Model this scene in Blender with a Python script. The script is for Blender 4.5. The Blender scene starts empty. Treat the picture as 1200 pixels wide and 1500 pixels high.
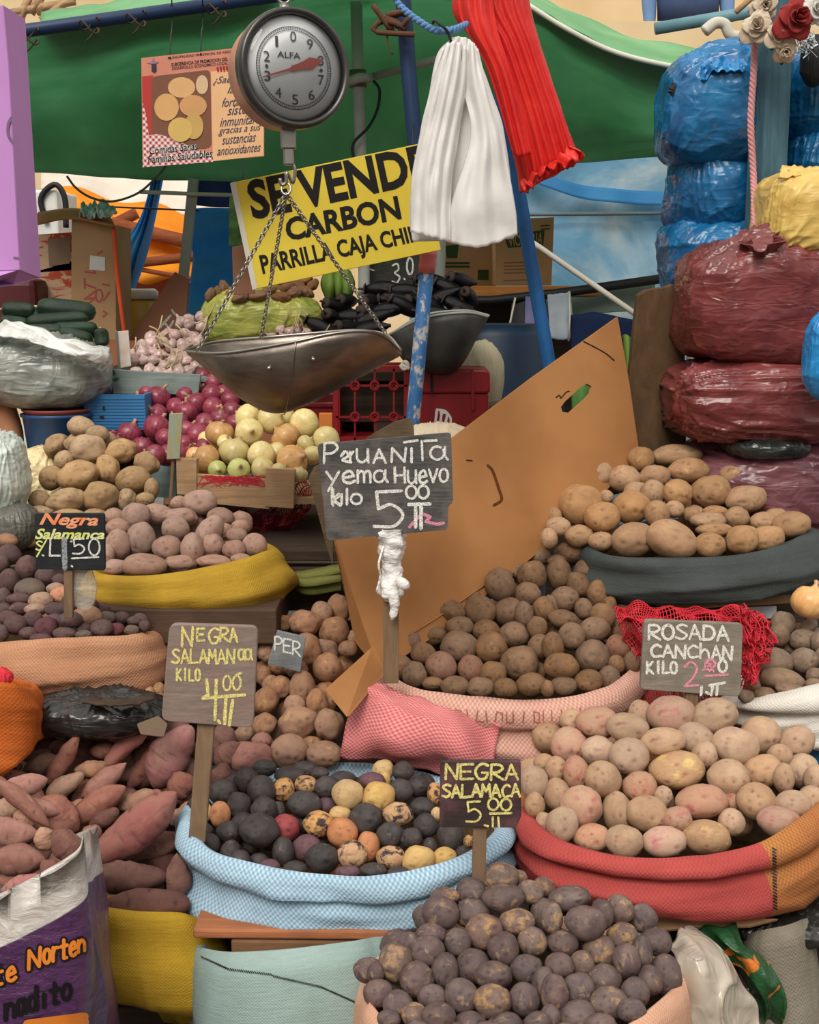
import bpy, bmesh, math, random
from mathutils import Vector, Matrix, noise
random.seed(11)
scene = bpy.context.scene
COL = scene.collection
R = math.radians
V = Vector

def srgb(r, g, b):
    f = lambda c: (c/255/12.92) if c/255 <= .04045 else ((c/255+.055)/1.055)**2.4
    return (f(r), f(g), f(b), 1)

# ------------------------------------------------------------------ camera, sky, sun, exposure
FPX, PITCH, EYE = 1900.0, R(9.8), V((0, 0, 1.55))
cam_data = bpy.data.cameras.new('camera'); cam = bpy.data.objects.new('camera', cam_data); COL.objects.link(cam)
cam.location = EYE; cam.rotation_euler = (R(90)-PITCH, 0, 0)
cam_data.sensor_fit = 'VERTICAL'; cam_data.sensor_height = 36; cam_data.lens = FPX/1500*36
cam_data.clip_start = .05; cam_data.clip_end = 100
scene.camera = cam
world = bpy.data.worlds.new('overcast_sky'); scene.world = world; world.use_nodes = True
wt_ = world.node_tree; bg = wt_.nodes['Background']
# overcast sky: brightest overhead, dim towards the horizon
tc_ = wt_.nodes.new('ShaderNodeTexCoord'); sx_ = wt_.nodes.new('ShaderNodeSeparateXYZ'); mr_ = wt_.nodes.new('ShaderNodeMapRange'); cr_ = wt_.nodes.new('ShaderNodeMix'); cr_.data_type = 'RGBA'
wt_.links.new(tc_.outputs['Generated'], sx_.inputs[0]); wt_.links.new(sx_.outputs[2], mr_.inputs[0]); mr_.inputs[1].default_value = -.1; mr_.inputs[2].default_value = 1
cr_.inputs[6].default_value = (.27, .255, .235, 1); cr_.inputs[7].default_value = (1.55, 1.52, 1.46, 1)
wt_.links.new(mr_.outputs[0], cr_.inputs[0]); wt_.links.new(cr_.outputs[2], bg.inputs[0]); bg.inputs[1].default_value = 1.0
sun_d = bpy.data.lights.new('sun', 'SUN'); sun = bpy.data.objects.new('sun', sun_d); COL.objects.link(sun)
sun_d.energy = 2.7; sun_d.angle = R(30); sun_d.color = (1, .95, .87)
sun.rotation_euler = (R(45), 0, R(-14)); sun.location = (-2, -3, 6)
scene.view_settings.view_transform = 'Standard'; scene.view_settings.look = 'None'
scene.view_settings.gamma = 1; scene.view_settings.use_curve_mapping = False
scene.view_settings.exposure = -0.12

# ------------------------------------------------------------------ geometry of the view: a pixel and a distance give a place
FWD = V((0, math.cos(PITCH), -math.sin(PITCH))); UP = V((0, math.sin(PITCH), math.cos(PITCH))); RT = V((1, 0, 0))
def ray(px, py): return RT*((px-600)/FPX) + UP*((750-py)/FPX) + FWD
def W(px, py, Y):
    d = ray(px, py); return EYE + d*(Y/d.y)
def dep(p): return (p-EYE).dot(FWD)
class Plane:
    def __init__(s, px, py, Y, yaw=0, tilt=0):
        s.p = W(px, py, Y)
        s.n = V((math.sin(yaw)*math.cos(tilt), -math.cos(yaw)*math.cos(tilt), math.sin(tilt)))
    def at(s, px, py, off=0):
        d = ray(px, py); q = s.p + s.n*off
        t = (q-EYE).dot(s.n)/d.dot(s.n)
        return EYE + d*t

def catmull(pts, n, closed=False):
    P = [V(p) for p in pts]
    if len(P) == 2: return [P[0].lerp(P[1], i/(n-1)) for i in range(n)]
    L = [0]
    for a, b in zip(P, P[1:]): L.append(L[-1]+max((b-a).length, 1e-6))
    out = []; k = 0
    for i in range(n):
        s = L[-1]*i/(n-1)
        while k < len(P)-2 and s > L[k+1]: k += 1
        t = (s-L[k])/(L[k+1]-L[k])
        p0 = P[k-1] if k > 0 else P[k]*2-P[k+1]; p1 = P[k]; p2 = P[k+1]
        p3 = P[k+2] if k+2 < len(P) else P[k+1]*2-P[k]
        out.append(.5*((2*p1)+(p2-p0)*t+(2*p0-5*p1+4*p2-p3)*t*t+(3*p1-p0-3*p2+p3)*t**3))
    return out

# ------------------------------------------------------------------ objects
def mesh(name, verts, faces, mat=None, parent=None, smooth=True, uvs=None, fmat=None):
    me = bpy.data.meshes.new(name); me.from_pydata([tuple(v) for v in verts], [], faces)
    if smooth: me.polygons.foreach_set('use_smooth', [True]*len(me.polygons))
    if uvs:
        uvl = me.uv_layers.new(name='UVMap')
        for lp in me.loops: uvl.data[lp.index].uv = uvs[lp.vertex_index]
    mats = mat if isinstance(mat, (list, tuple)) else [mat]
    for m in mats:
        if m: me.materials.append(m)
    if fmat: me.polygons.foreach_set('material_index', fmat)
    o = bpy.data.objects.new(name, me); COL.objects.link(o)
    if parent is not None:
        base = V(parent.get('_base', (0, 0, 0)))
        me.transform(Matrix.Translation(-base)); o.parent = parent; o['_base'] = tuple(base)
    return o
def fix_normals(o):
    bm = bmesh.new(); bm.from_mesh(o.data); bmesh.ops.recalc_face_normals(bm, faces=bm.faces); bm.to_mesh(o.data); bm.free(); return o
def tag(o, label, cat, group=None, kind=None):
    o['label'] = label; o['category'] = cat
    if group: o['group'] = group
    if kind: o['kind'] = kind
    return o
def thing(name, label, cat, base=(0, 0, 0), group=None):
    o = bpy.data.objects.new(name, None); o.empty_display_size = .05; COL.objects.link(o)
    o.location = base; o['_base'] = tuple(base)
    return tag(o, label, cat, group)
def structure(o): o['kind'] = 'structure'; return o
def mod(o, kind, **kw):
    m = o.modifiers.new(kind.lower(), kind)
    for k, v in kw.items(): setattr(m, k, v)
    return o

def box_data(c, s, rot=None):
    c = V(c); hx, hy, hz = s[0]/2, s[1]/2, s[2]/2
    vs = [V((x, y, z)) for x in (-hx, hx) for y in (-hy, hy) for z in (-hz, hz)]
    if rot: vs = [rot @ v for v in vs]
    return [v+c for v in vs], [(0, 1, 3, 2), (4, 6, 7, 5), (0, 4, 5, 1), (2, 3, 7, 6), (0, 2, 6, 4), (1, 5, 7, 3)]
class MB:
    def __init__(s): s.v = []; s.f = []
    def add(s, vf):
        n = len(s.v); s.v += list(vf[0]); s.f += [tuple(i+n for i in f) for f in vf[1]]; return s
    def box(s, c, sz, rot=None): return s.add(box_data(c, sz, rot))
    def build(s, name, mat, parent=None, smooth=False, bevel=0):
        o = mesh(name, s.v, s.f, mat, parent, smooth)
        if bevel: mod(o, 'BEVEL', width=bevel, segments=2, limit_method='ANGLE')
        return o
def tube_data(pts, rad, n=10, cap=True, closed=False):
    P = [V(p) for p in pts]; m = len(P); vs = []; fs = []
    rr = rad if callable(rad) else (lambda i: rad[i] if isinstance(rad, (list, tuple)) else rad)
    ref = None
    for i, p in enumerate(P):
        if closed: t = P[(i+1) % m]-P[i-1]
        else: t = P[min(i+1, m-1)]-P[max(i-1, 0)]
        t.normalize()
        if ref is None:
            ref = t.orthogonal().normalized()
        ref = (ref - t*ref.dot(t)).normalized(); b = t.cross(ref)
        for k in range(n):
            a = 2*math.pi*k/n; vs.append(p+(ref*math.cos(a)+b*math.sin(a))*rr(i))
    for i in range(m if closed else m-1):
        j = (i+1) % m
        for k in range(n):
            fs.append((i*n+k, i*n+(k+1) % n, j*n+(k+1) % n, j*n+k))
    if cap and not closed:
        fs.append(tuple(range(n-1, -1, -1))); fs.append(tuple((m-1)*n+k for k in range(n)))
    return vs, fs
def tube(name, pts, rad, mat, parent=None, n=10, closed=False, smooth=True):
    vs, fs = tube_data(pts, rad, n, True, closed)
    return mesh(name, vs, fs, mat, parent, smooth)
def lathe_data(profile, origin=(0, 0, 0), axis=None, n=40):
    o = V(origin); z = V(axis).normalized() if axis else V((0, 0, 1)); x = z.orthogonal().normalized(); y = z.cross(x)
    vs = []; fs = []
    for (r, h) in profile:
        for k in range(n):
            a = 2*math.pi*k/n; vs.append(o+x*r*math.cos(a)+y*r*math.sin(a)+z*h)
    for i in range(len(profile)-1):
        for k in range(n): fs.append((i*n+k, i*n+(k+1) % n, (i+1)*n+(k+1) % n, (i+1)*n+k))
    return vs, fs
def lathe(name, profile, mat, parent=None, origin=(0, 0, 0), axis=None, n=40):
    return fix_normals(mesh(name, *lathe_data(profile, origin, axis, n), mat, parent))
def plate(name, pl, poly, thick, mat, parent=None, off=0, bevel=.001):
    n = len(poly); f = [pl.at(x, y, off) for x, y in poly]; b = [p-pl.n*thick for p in f]
    fs = [tuple(range(n)), tuple(range(2*n-1, n-1, -1))]+[(i, i+n, (i+1) % n+n, (i+1) % n) for i in range(n)]
    o = fix_normals(mesh(name, f+b, fs, mat, parent, False))
    if bevel: mod(o, 'BEVEL', width=bevel, segments=2, limit_method='ANGLE')
    return o
def rounded(poly, r, n=4):
    out = []; m = len(poly)
    for i in range(m):
        p = V(poly[i]); a = V(poly[i-1]); b = V(poly[(i+1) % m])
        pa = p+(a-p).normalized()*r; pb = p+(b-p).normalized()*r
        for k in range(n+1):
            t = k/n; out.append(tuple(pa*(1-t)**2+p*2*t*(1-t)+pb*t*t))
    return out
def sheet(name, curves, mat, parent=None, nu=60, nv=14, fold=None, thick=.002, uvscale=1):
    """curves: rows of (px,py,Y) points; a cloth lofted through them, with real folds and thickness"""
    rows = [catmull([W(*p) for p in c], nu) for c in curves]
    cols = [catmull([r[i] for r in rows], nv) for i in range(nu)]
    vs = []; uv = []
    for i in range(nu):
        for j in range(nv):
            p = cols[i][j].copy()
            if fold: p += fold(i/(nu-1), j/(nv-1))
            vs.append(p); uv.append((i/(nu-1)*uvscale, j/(nv-1)*uvscale))
    fs = [(i*nv+j, i*nv+j+1, (i+1)*nv+j+1, (i+1)*nv+j) for i in range(nu-1) for j in range(nv-1)]
    o = mesh(name, vs, fs, mat, parent, True, uv)
    mod(o, 'SOLIDIFY', thickness=thick, offset=0)
    return o

# ------------------------------------------------------------------ lettering
def _arc(cx, cy, rx, ry, a0, a1, n=14): return [(cx+rx*math.cos(R(a0+(a1-a0)*i/n)), cy+ry*math.sin(R(a0+(a1-a0)*i/n))) for i in range(n+1)]
def sm(*p): return [tuple(q) for q in catmull([V((a, b)) for a, b in p], 5*len(p))]
O_ = _arc(.5, .5, .5, .5, -90, 270, 22)
GL = {
 'A': [[(0, 1), (.45, 0), (1, 1)], [(.18, .65), (.85, .62)]], 'N': [[(0, 1), (.05, 0), (.9, 1), (1, 0)]],
 'E': [[(1, 0), (0, .03), (0, 1), (1, .97)], [(0, .5), (.8, .48)]],
 'G': [sm((1, .1), (.55, 0), (.1, .25), (0, .6), (.3, 1), (.8, .95), (1, .6))+[(.55, .58)]],
 'R': [[(0, 1), (.03, 0)], sm((.03, 0), (.7, .02), (.95, .25), (.6, .48), (.05, .52))+[(1, 1)]],
 'P': [[(0, 1), (.05, 0)], sm((.05, .02), (.7, 0), (1, .25), (.6, .5), (.03, .52))],
 'S': [sm((.95, .1), (.5, 0), (.08, .2), (.45, .46), (.95, .72), (.55, 1), (0, .9))],
 'L': [[(.05, 0), (0, 1), (1, .95)]], 'M': [[(0, 1), (.1, 0), (.5, .6), (.9, 0), (1, 1)]],
 'C': [sm((1, .15), (.55, 0), (.05, .4), (.3, .95), (1, .88))], 'O': [O_], '0': [O_], 'o': [O_],
 'K': [[(.05, 0), (0, 1)], [(.9, 0), (.05, .55), (1, 1)]], 'I': [[(.5, 0), (.5, 1)]],
 'D': [[(.05, 0), (0, 1)], sm((0, .02), (.7, .1), (1, .5), (.7, .92), (0, 1))],
 'U': [sm((0, 0), (.05, .75), (.45, 1), (.9, .7), (.95, 0))+[(1, 1)]], 'T': [[(0, 0), (1, 0)], [(.5, 0), (.5, 1)]],
 'H': [[(0, 0), (.03, 1)], [(.95, 0), (1, 1)], [(0, .55), (1, .5)]], 'V': [[(0, 0), (.5, 1), (1, 0)]], 'v': [[(0, 0), (.5, 1), (1, 0)]],
 'h': [[(.05, -.5), (0, 1)], sm((.02, .5), (.5, .1), (.9, .4), (1, 1))],
 'y': [[(0, 0), (.5, .7)], [(1, 0), (.15, 1.55)]],
 'e': [[(.08, .55), (.92, .45)]+sm((.92, .45), (.6, .02), (.1, .3), (.15, .85), (.6, 1), (1, .85))],
 'm': [[(0, 0), (0, 1)], sm((0, .3), (.28, .05), (.48, .3), (.5, 1)), sm((.5, .3), (.78, .05), (.98, .3), (1, 1))],
 'a': [_arc(.42, .5, .42, .48, -30, 300, 16), [(.9, .05), (.88, .7), (1.08, 1)]],
 'u': [sm((0, 0), (.05, .75), (.45, 1), (.9, .7), (.95, 0))+[(1, 1)]],
 'l': [[(.5, -.5), (.5, 1)]], 'i': [[(.5, .15), (.5, 1)]], 'k': [[(0, -.4), (0, 1)], [(.9, .1), (.05, .6), (1, 1)]],
 '5': [[(.95, 0), (.08, .03), (.15, .5)]+sm((.15, .5), (.6, .38), (1, .65), (.7, .97), (0, .98))],
 '2': [sm((0, .2), (.45, 0), (.9, .25), (.6, .65), (0, 1))+[(1, .95)]], '3': [sm((0, .1), (.6, 0), (.75, .3), (.3, .48), (.9, .7), (.5, 1), (0, .92))],
 '/': [[(1, 0), (0, 1)]], '.': [[(.4, .95), (.5, 1)]], ' ': [],
}
def word(text, x0, y0, w, h, slope=0, gap=.28, jit=.03):
    """stroke lettering in the plane of a board; x0,y0 is the upper left corner"""
    n = len(text); cw = w/(n+(n-1)*gap); out = []
    for i, ch in enumerate(text):
        jx, jy = random.uniform(-jit, jit)*cw, random.uniform(-jit, jit)*h*1.5
        for st in GL[ch]:
            out.append([(x0+i*cw*(1+gap)+x*cw+jx, y0+(i*cw*(1+gap)+x*cw)*slope+y*h+jy) for x, y in st])
    return out
def strokes(name, pl, lines, width, mat, parent, off=.0008, rough=.18):
    vs = []; fs = []; k = 0
    for ln in lines:
        w0 = width*random.uniform(.9, 1.1)
        pts = []
        for a, b in zip(ln, ln[1:]):
            L = math.hypot(b[0]-a[0], b[1]-a[1]); m = max(1, int(L/(width*.9)))
            pts += [(a[0]+(b[0]-a[0])*i/m, a[1]+(b[1]-a[1])*i/m) for i in range(m)]
        pts.append(ln[-1])
        for i, p in enumerate(pts):
            k += 1; o = off+(k % 7)*.00003
            w = w0*(1+rough*noise.noise(V((p[0]*.35, p[1]*.35, k*.01))))
            b0 = len(vs); vs += [pl.at(p[0]+w/2*math.cos(a*math.pi/4), p[1]+w/2*math.sin(a*math.pi/4), o) for a in range(8)]; fs.append(tuple(range(b0, b0+8)))
            if i+1 < len(pts):
                q = pts[i+1]; dx, dy = q[0]-p[0], q[1]-p[1]; L = math.hypot(dx, dy) or 1; nx, ny = -dy/L*w/2, dx/L*w/2
                b0 = len(vs); vs += [pl.at(p[0]+nx, p[1]+ny, o+.00001), pl.at(q[0]+nx, q[1]+ny, o+.00001), pl.at(q[0]-nx, q[1]-ny, o+.00001), pl.at(p[0]-nx, p[1]-ny, o+.00001)]
                fs.append((b0, b0+1, b0+2, b0+3))
    return mesh(name, vs, fs, mat, parent, False)
def print_text(name, pl, text, quad, mat, parent, bold=0, shear=0, off=.0008):
    """printed lettering (the built-in font) stretched into a quad: upper left, upper right, lower right, lower left"""
    cu = bpy.data.curves.new('lettering', 'FONT'); cu.body = text; cu.offset = bold; cu.shear = shear; cu.resolution_u = 3
    t = bpy.data.objects.new('lettering', cu); me = bpy.data.meshes.new_from_object(t)
    xs = [v.co.x for v in me.vertices]; ys = [v.co.y for v in me.vertices]
    x0, x1, y0, y1 = min(xs), max(xs), min(ys), max(ys)
    vs = []
    for v in me.vertices:
        u = (v.co.x-x0)/(x1-x0); w = (y1-v.co.y)/(y1-y0)
        a = V(quad[0]).lerp(V(quad[1]), u); b = V(quad[3]).lerp(V(quad[2]), u); p = a.lerp(b, w)
        vs.append(pl.at(p.x, p.y, off))
    fs = [tuple(p.vertices) for p in me.polygons]
    bpy.data.objects.remove(t); bpy.data.curves.remove(cu); bpy.data.meshes.remove(me)
    return mesh(name, vs, fs, mat, parent, False)

# ------------------------------------------------------------------ materials
class NT:
    def __init__(s, name):
        s.m = bpy.data.materials.new(name); s.m.use_nodes = True; s.t = s.m.node_tree
        s.b = s.t.nodes['Principled BSDF']; s.out = s.t.nodes['Material Output']
    def n(s, kind, **kw):
        x = s.t.nodes.new(kind)
        for k, v in kw.items():
            if k.startswith('i_'):
                key = k[2:]; x.inputs[int(key) if key.isdigit() else key.replace('_', ' ')].default_value = v
            else: setattr(x, k, v)
        return x
    def l(s, a, b): s.t.links.new(a, b)
    def coord(s, kind='Object', scale=(1, 1, 1), rnd=False):
        c = s.n('ShaderNodeTexCoord'); mp = s.n('ShaderNodeMapping'); mp.inputs['Scale'].default_value = scale
        src = c.outputs[kind]
        if rnd:
            oi = s.n('ShaderNodeObjectInfo'); mu = s.n('ShaderNodeVectorMath', operation='ADD'); sc_ = s.n('ShaderNodeMath', operation='MULTIPLY', i_1=57.0)
            s.l(oi.outputs['Random'], sc_.inputs[0]); s.l(src, mu.inputs[0]); s.l(sc_.outputs[0], mu.inputs[1]); src = mu.outputs[0]
        s.l(src, mp.inputs[0]); return mp.outputs[0]
    def noise(s, co, scale=5, detail=4, rough=.55, dist=0):
        x = s.n('ShaderNodeTexNoise', i_Scale=scale, i_Detail=detail, i_Roughness=rough, i_Distortion=dist); s.l(co, x.inputs['Vector']); return x.outputs['Fac']
    def ramp(s, f, a, b):
        x = s.n('ShaderNodeMapRange', i_1=a, i_2=b); s.l(f, x.inputs[0]); return x.outputs[0]
    def mix(s, f, a, b, mode='MIX'):
        x = s.n('ShaderNodeMix', data_type='RGBA', blend_type=mode)
        for sock, v in ((x.inputs[0], f), (x.inputs[6], a), (x.inputs[7], b)):
            if hasattr(v, 'is_linked') or hasattr(v, 'links'): s.l(v, sock)
            else: sock.default_value = v
        return x.outputs[2]
    def math(s, op, a, b=None):
        x = s.n('ShaderNodeMath', operation=op)
        for i, v in enumerate((a, b)):
            if v is None: continue
            if hasattr(v, 'links'): s.l(v, x.inputs[i])
            else: x.inputs[i].default_value = v
        return x.outputs[0]
    def bump(s, h, strength=.3, dist=.01, prev=None):
        x = s.n('ShaderNodeBump', i_Strength=strength, i_Distance=dist); s.l(h, x.inputs['Height'])
        if prev: s.l(prev, x.inputs['Normal'])
        s.l(x.outputs[0], s.b.inputs['Normal']); return x.outputs[0]
    def fin(s, col=None, rough=.6, spec=.5, metal=0, **kw):
        if col is not None:
            if hasattr(col, 'links'): s.l(col, s.b.inputs['Base Color'])
            else: s.b.inputs['Base Color'].default_value = col
        if hasattr(rough, 'links'): s.l(rough, s.b.inputs['Roughness'])
        else: s.b.inputs['Roughness'].default_value = rough
        s.b.inputs['Specular IOR Level'].default_value = spec; s.b.inputs['Metallic'].default_value = metal
        for k, v in kw.items(): s.b.inputs[k.replace('_', ' ')].default_value = v
        return s.m
def M_plain(name, c, rough=.6, spec=.4, metal=0, c2=None, sc_=6, bump=0, **kw):
    n = NT(name); co = n.coord()
    f = n.ramp(n.noise(co, sc_), .35, .65)
    d = c2 or tuple(x*.8 for x in c[:3])+(1,)
    if bump: n.bump(n.noise(co, sc_*6), bump, .005)
    return n.fin(n.mix(f, c, d), rough, spec, metal, **kw)
def M_wood(name, c1, c2, scale=(3, 40, 40), rough=.75):
    n = NT(name); co = n.coord('Object', scale)
    f = n.noise(co, 2, 6, .65, .6); g = n.noise(n.coord(), 9, 4)
    col = n.mix(n.ramp(f, .3, .7), c1, c2); col = n.mix(n.ramp(g, .45, .75), col, tuple(x*.55 for x in c1[:3])+(1,))
    n.bump(f, .35, .004); return n.fin(col, rough, .25)
def M_weave(name, c1, c2, freq=260, mixamt=1.0, c_dirt=None, bump=.5, split=None, rough=.85):
    """woven plastic sacking: UV in metres, warp and weft as crossed sines; split=(u, colour, colour) changes the cloth past u"""
    n = NT(name); uv = n.n('ShaderNodeTexCoord').outputs['UV']; sp = n.n('ShaderNodeSeparateXYZ'); n.l(uv, sp.inputs[0])
    sx = n.math('SINE', n.math('MULTIPLY', sp.outputs[0], freq*2)); sy = n.math('SINE', n.math('MULTIPLY', sp.outputs[1], freq*2))
    pr = n.math('MULTIPLY', sx, sy); h = n.ramp(pr, -.5, .5)
    big = n.ramp(n.noise(n.coord(), 9, 5, .6), .35, .7); fine = n.ramp(n.noise(n.coord('UV', (8, 60, 1)), 4, 5, .65), .35, .75)
    fa = n.math('MULTIPLY', h, mixamt)
    col = n.mix(fa, c1, c2)
    if split:
        col2 = n.mix(fa, split[1], split[2]); st = n.math('GREATER_THAN', sp.outputs[0], split[0]); col = n.mix(st, col, col2)
    dirt = c_dirt or tuple(x*.62 for x in c1[:3])+(1,)
    col = n.mix(n.math('MULTIPLY', big, .4), col, dirt); col = n.mix(n.math('MULTIPLY', fine, .3), col, dirt)
    b = n.bump(h, bump*.6, .002); n.bump(fine, .25, .004, b)
    return n.fin(col, rough, .2)
def M_potato(name, a, b, patch=None, patch_amt=.5, eye=None, dark=None, rough=.72, spk=1.0, vary=.13):
    n = NT(name); co = n.coord('Object', (1, 1, 1), True)
    oi = n.n('ShaderNodeObjectInfo').outputs['Random']
    col = n.mix(n.ramp(n.noise(co, 1.1, 3), .35, .65), a, b)
    if patch: col = n.mix(n.ramp(n.noise(co, 1.5, 5, .6, .4), patch_amt, patch_amt+.1), col, patch)
    dirt = dark or tuple(x*.5 for x in a[:3])+(1,)
    col = n.mix(n.math('MULTIPLY', n.ramp(n.noise(co, 4, 6, .7), .5, .8), .65), col, dirt)
    col = n.mix(n.math('MULTIPLY', n.ramp(n.noise(co, 26, 3, .6), .6, .72), .4*spk), col, dirt)
    at = n.n('ShaderNodeAttribute', attribute_name='eye').outputs['Fac']
    col = n.mix(n.math('MULTIPLY', at, .8), col, eye or tuple(x*.38 for x in a[:3])+(1,))
    v = n.n('ShaderNodeHueSaturation'); n.l(col, v.inputs['Color']); n.l(n.math('ADD', n.math('MULTIPLY', oi, vary*2), 1-vary), v.inputs['Value'])
    n.l(n.math('ADD', n.math('MULTIPLY', n.math('FRACT', n.math('MULTIPLY', oi, 7.3)), .2), .82), v.inputs['Saturation'])
    b1 = n.bump(n.noise(co, 14, 6, .7), .22, .06); n.bump(n.noise(co, 60, 2), .12, .02, b1)
    return n.fin(v.outputs[0], rough, .28)
def M_bag(name, c, c2, rough=.28, sc_=(9, 9, 30), bump=.5, trans=0):
    """thin shiny polythene with tension wrinkles"""
    n = NT(name); co = n.coord('Object', sc_)
    def ridge(f, k): return n.ramp(n.math('ABSOLUTE', n.math('SUBTRACT', f, .5)), k, 0)
    w = ridge(n.noise(co, 1.4, 2, .5, .5), .10); w3 = ridge(n.noise(n.coord('Object', (11, 11, 11)), 1.2, 2, .5, .9), .07); w2 = n.noise(n.coord('Object', (14, 14, 14)), 1.0, 2, .5)
    col = n.mix(n.ramp(w2, .35, .7), c, c2); col = n.mix(n.math('MULTIPLY', w, .25), col, tuple(min(1, x*1.5+.03) for x in c[:3])+(1,))
    b = n.bump(w, bump*.45, .005); b = n.bump(w3, bump*.3, .006, b); n.bump(w2, bump*.5, .02, b)
    m = n.fin(col, rough, .55)
    if trans:
        tr = n.n('ShaderNodeBsdfTranslucent'); n.l(col, tr.inputs[0]); mx = n.n('ShaderNodeMixShader', i_0=trans)
        n.l(n.b.outputs[0], mx.inputs[1]); n.l(tr.outputs[0], mx.inputs[2]); n.l(mx.outputs[0], n.out.inputs[0])
    return m
def M_film(name, c, c2, pleat=(60, 60, 2)):
    n = NT(name); w = n.noise(n.coord('Object', pleat), 2.2, 3, .5); w2 = n.noise(n.coord('Object', (7, 7, 7)), 1.3, 3)
    col = n.mix(n.ramp(w2, .35, .65), c, c2); b = n.bump(w, .35, .004); n.bump(w2, .25, .02, b); m = n.fin(col, .42, .45)
    tr = n.n('ShaderNodeBsdfTranslucent'); n.l(col, tr.inputs[0]); mx = n.n('ShaderNodeMixShader', i_0=.2)
    n.l(n.b.outputs[0], mx.inputs[1]); n.l(tr.outputs[0], mx.inputs[2]); n.l(mx.outputs[0], n.out.inputs[0]); return m
def M_tarp(name, c, c2, trans=.4, rough=.6, uvw=False):
    n = NT(name); co = n.coord('Object', (3, 3, 3)); f = n.ramp(n.noise(co, 1.3, 5), .3, .7)
    col = n.mix(f, c, c2); fi = n.noise(n.coord('Object', (60, 60, 60)), 3, 2); n.bump(fi, .2, .003)
    m = n.fin(col, rough, .3)
    tr = n.n('ShaderNodeBsdfTranslucent'); n.l(col, tr.inputs[0]); mx = n.n('ShaderNodeMixShader', i_0=trans)
    n.l(n.b.outputs[0], mx.inputs[1]); n.l(tr.outputs[0], mx.inputs[2]); n.l(mx.outputs[0], n.out.inputs[0])
    return m
def M_clear(name, c, alpha=.45, rough=.2):
    n = NT(name); w = n.noise(n.coord('Object', (8, 8, 20)), 3, 6, .6, .6); n.bump(w, .6, .01)
    m = n.fin(c, rough, .6); t = n.n('ShaderNodeBsdfTransparent'); mx = n.n('ShaderNodeMixShader')
    mx.inputs[0].default_value = alpha; n.l(t.outputs[0], mx.inputs[1]); n.l(n.b.outputs[0], mx.inputs[2]); n.l(mx.outputs[0], n.out.inputs[0])
    return m
def M_board(name, c, c2, c3, stretch=(6, 1, 60)):
    n = NT(name); f = n.noise(n.coord('Object', stretch), 3, 6, .7, .3); g = n.noise(n.coord('Object', (9, 9, 9)), 1.5, 5, .6)
    col = n.mix(n.ramp(f, .35, .7), c, c2); col = n.mix(n.ramp(g, .48, .72), col, c3); n.bump(f, .4, .003)
    return n.fin(col, .85, .2)
def M_chalk(name, c):
    n = NT(name); f = n.ramp(n.noise(n.coord('Object', (160, 160, 160)), 3, 3, .7), .36, .56)
    m = n.fin(c, .95, .1); t = n.n('ShaderNodeBsdfTransparent'); mx = n.n('ShaderNodeMixShader')
    n.l(n.math('MAXIMUM', f, .35), mx.inputs[0]); n.l(t.outputs[0], mx.inputs[1]); n.l(n.b.outputs[0], mx.inputs[2]); n.l(mx.outputs[0], n.out.inputs[0])
    return m
# ------------------------------------------------------------------ the materials of the stall
m_dark_wood = M_wood('dark_wood', srgb(78, 62, 50), srgb(48, 38, 32))
m_pale_wood = M_wood('pale_wood', srgb(196, 160, 120), srgb(160, 124, 90))
m_red_wood = M_wood('reddish_wood', srgb(178, 118, 82), srgb(138, 88, 62))
m_grey_wood = M_wood('grey_painted_wood', srgb(150, 165, 160), srgb(118, 132, 128))
m_stick = M_wood('stick_wood', srgb(136, 110, 84), srgb(104, 82, 62), (30, 30, 4))
m_card = M_plain('brown_cardboard', srgb(170, 120, 74), .85, .15, c2=srgb(148, 100, 60), sc_=4, bump=.08)
m_card_pale = M_plain('pale_cardboard', srgb(190, 152, 112), .85, .15, c2=srgb(172, 132, 96), sc_=5)
m_black = M_plain('black_paint', srgb(24, 24, 26), .6)
m_ink = M_plain('black_ink', srgb(32, 30, 28), .75, .2)
m_white = M_plain('white_plastic', srgb(228, 226, 220), .5)
m_steel = M_plain('worn_steel', srgb(190, 186, 178), .22, .5, 1, c2=srgb(140, 132, 122), sc_=8, bump=.1)
m_chain = M_plain('chain_steel', srgb(170, 165, 155), .3, .5, 1)
m_grey_pipe = M_plain('grey_pipe', srgb(184, 186, 180), .45, .4, c2=srgb(150, 152, 146))
m_blue_pole = M_plain('blue_pole_paint', srgb(30, 104, 166), .5, .4, c2=srgb(28, 84, 140), sc_=14, bump=.1)
m_navy_pole = M_plain('navy_pole_paint', srgb(24, 50, 86), .5)
m_red_crate = M_plain('red_crate_plastic', srgb(150, 26, 34), .4, .5, c2=srgb(124, 20, 28))
m_gap_shade = M_plain('gap_shade_lining', srgb(92, 72, 52), .95, .1, c2=srgb(60, 46, 34), sc_=30, bump=.4)  # dark sack insides: the shade between the potatoes is put into this colour
m_chalk_white = M_chalk('white_chalk', srgb(236, 234, 226))
m_chalk_yellow = M_chalk('yellow_chalk', srgb(236, 222, 140))
m_chalk_pink = M_chalk('pink_chalk', srgb(232, 152, 172))

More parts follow.
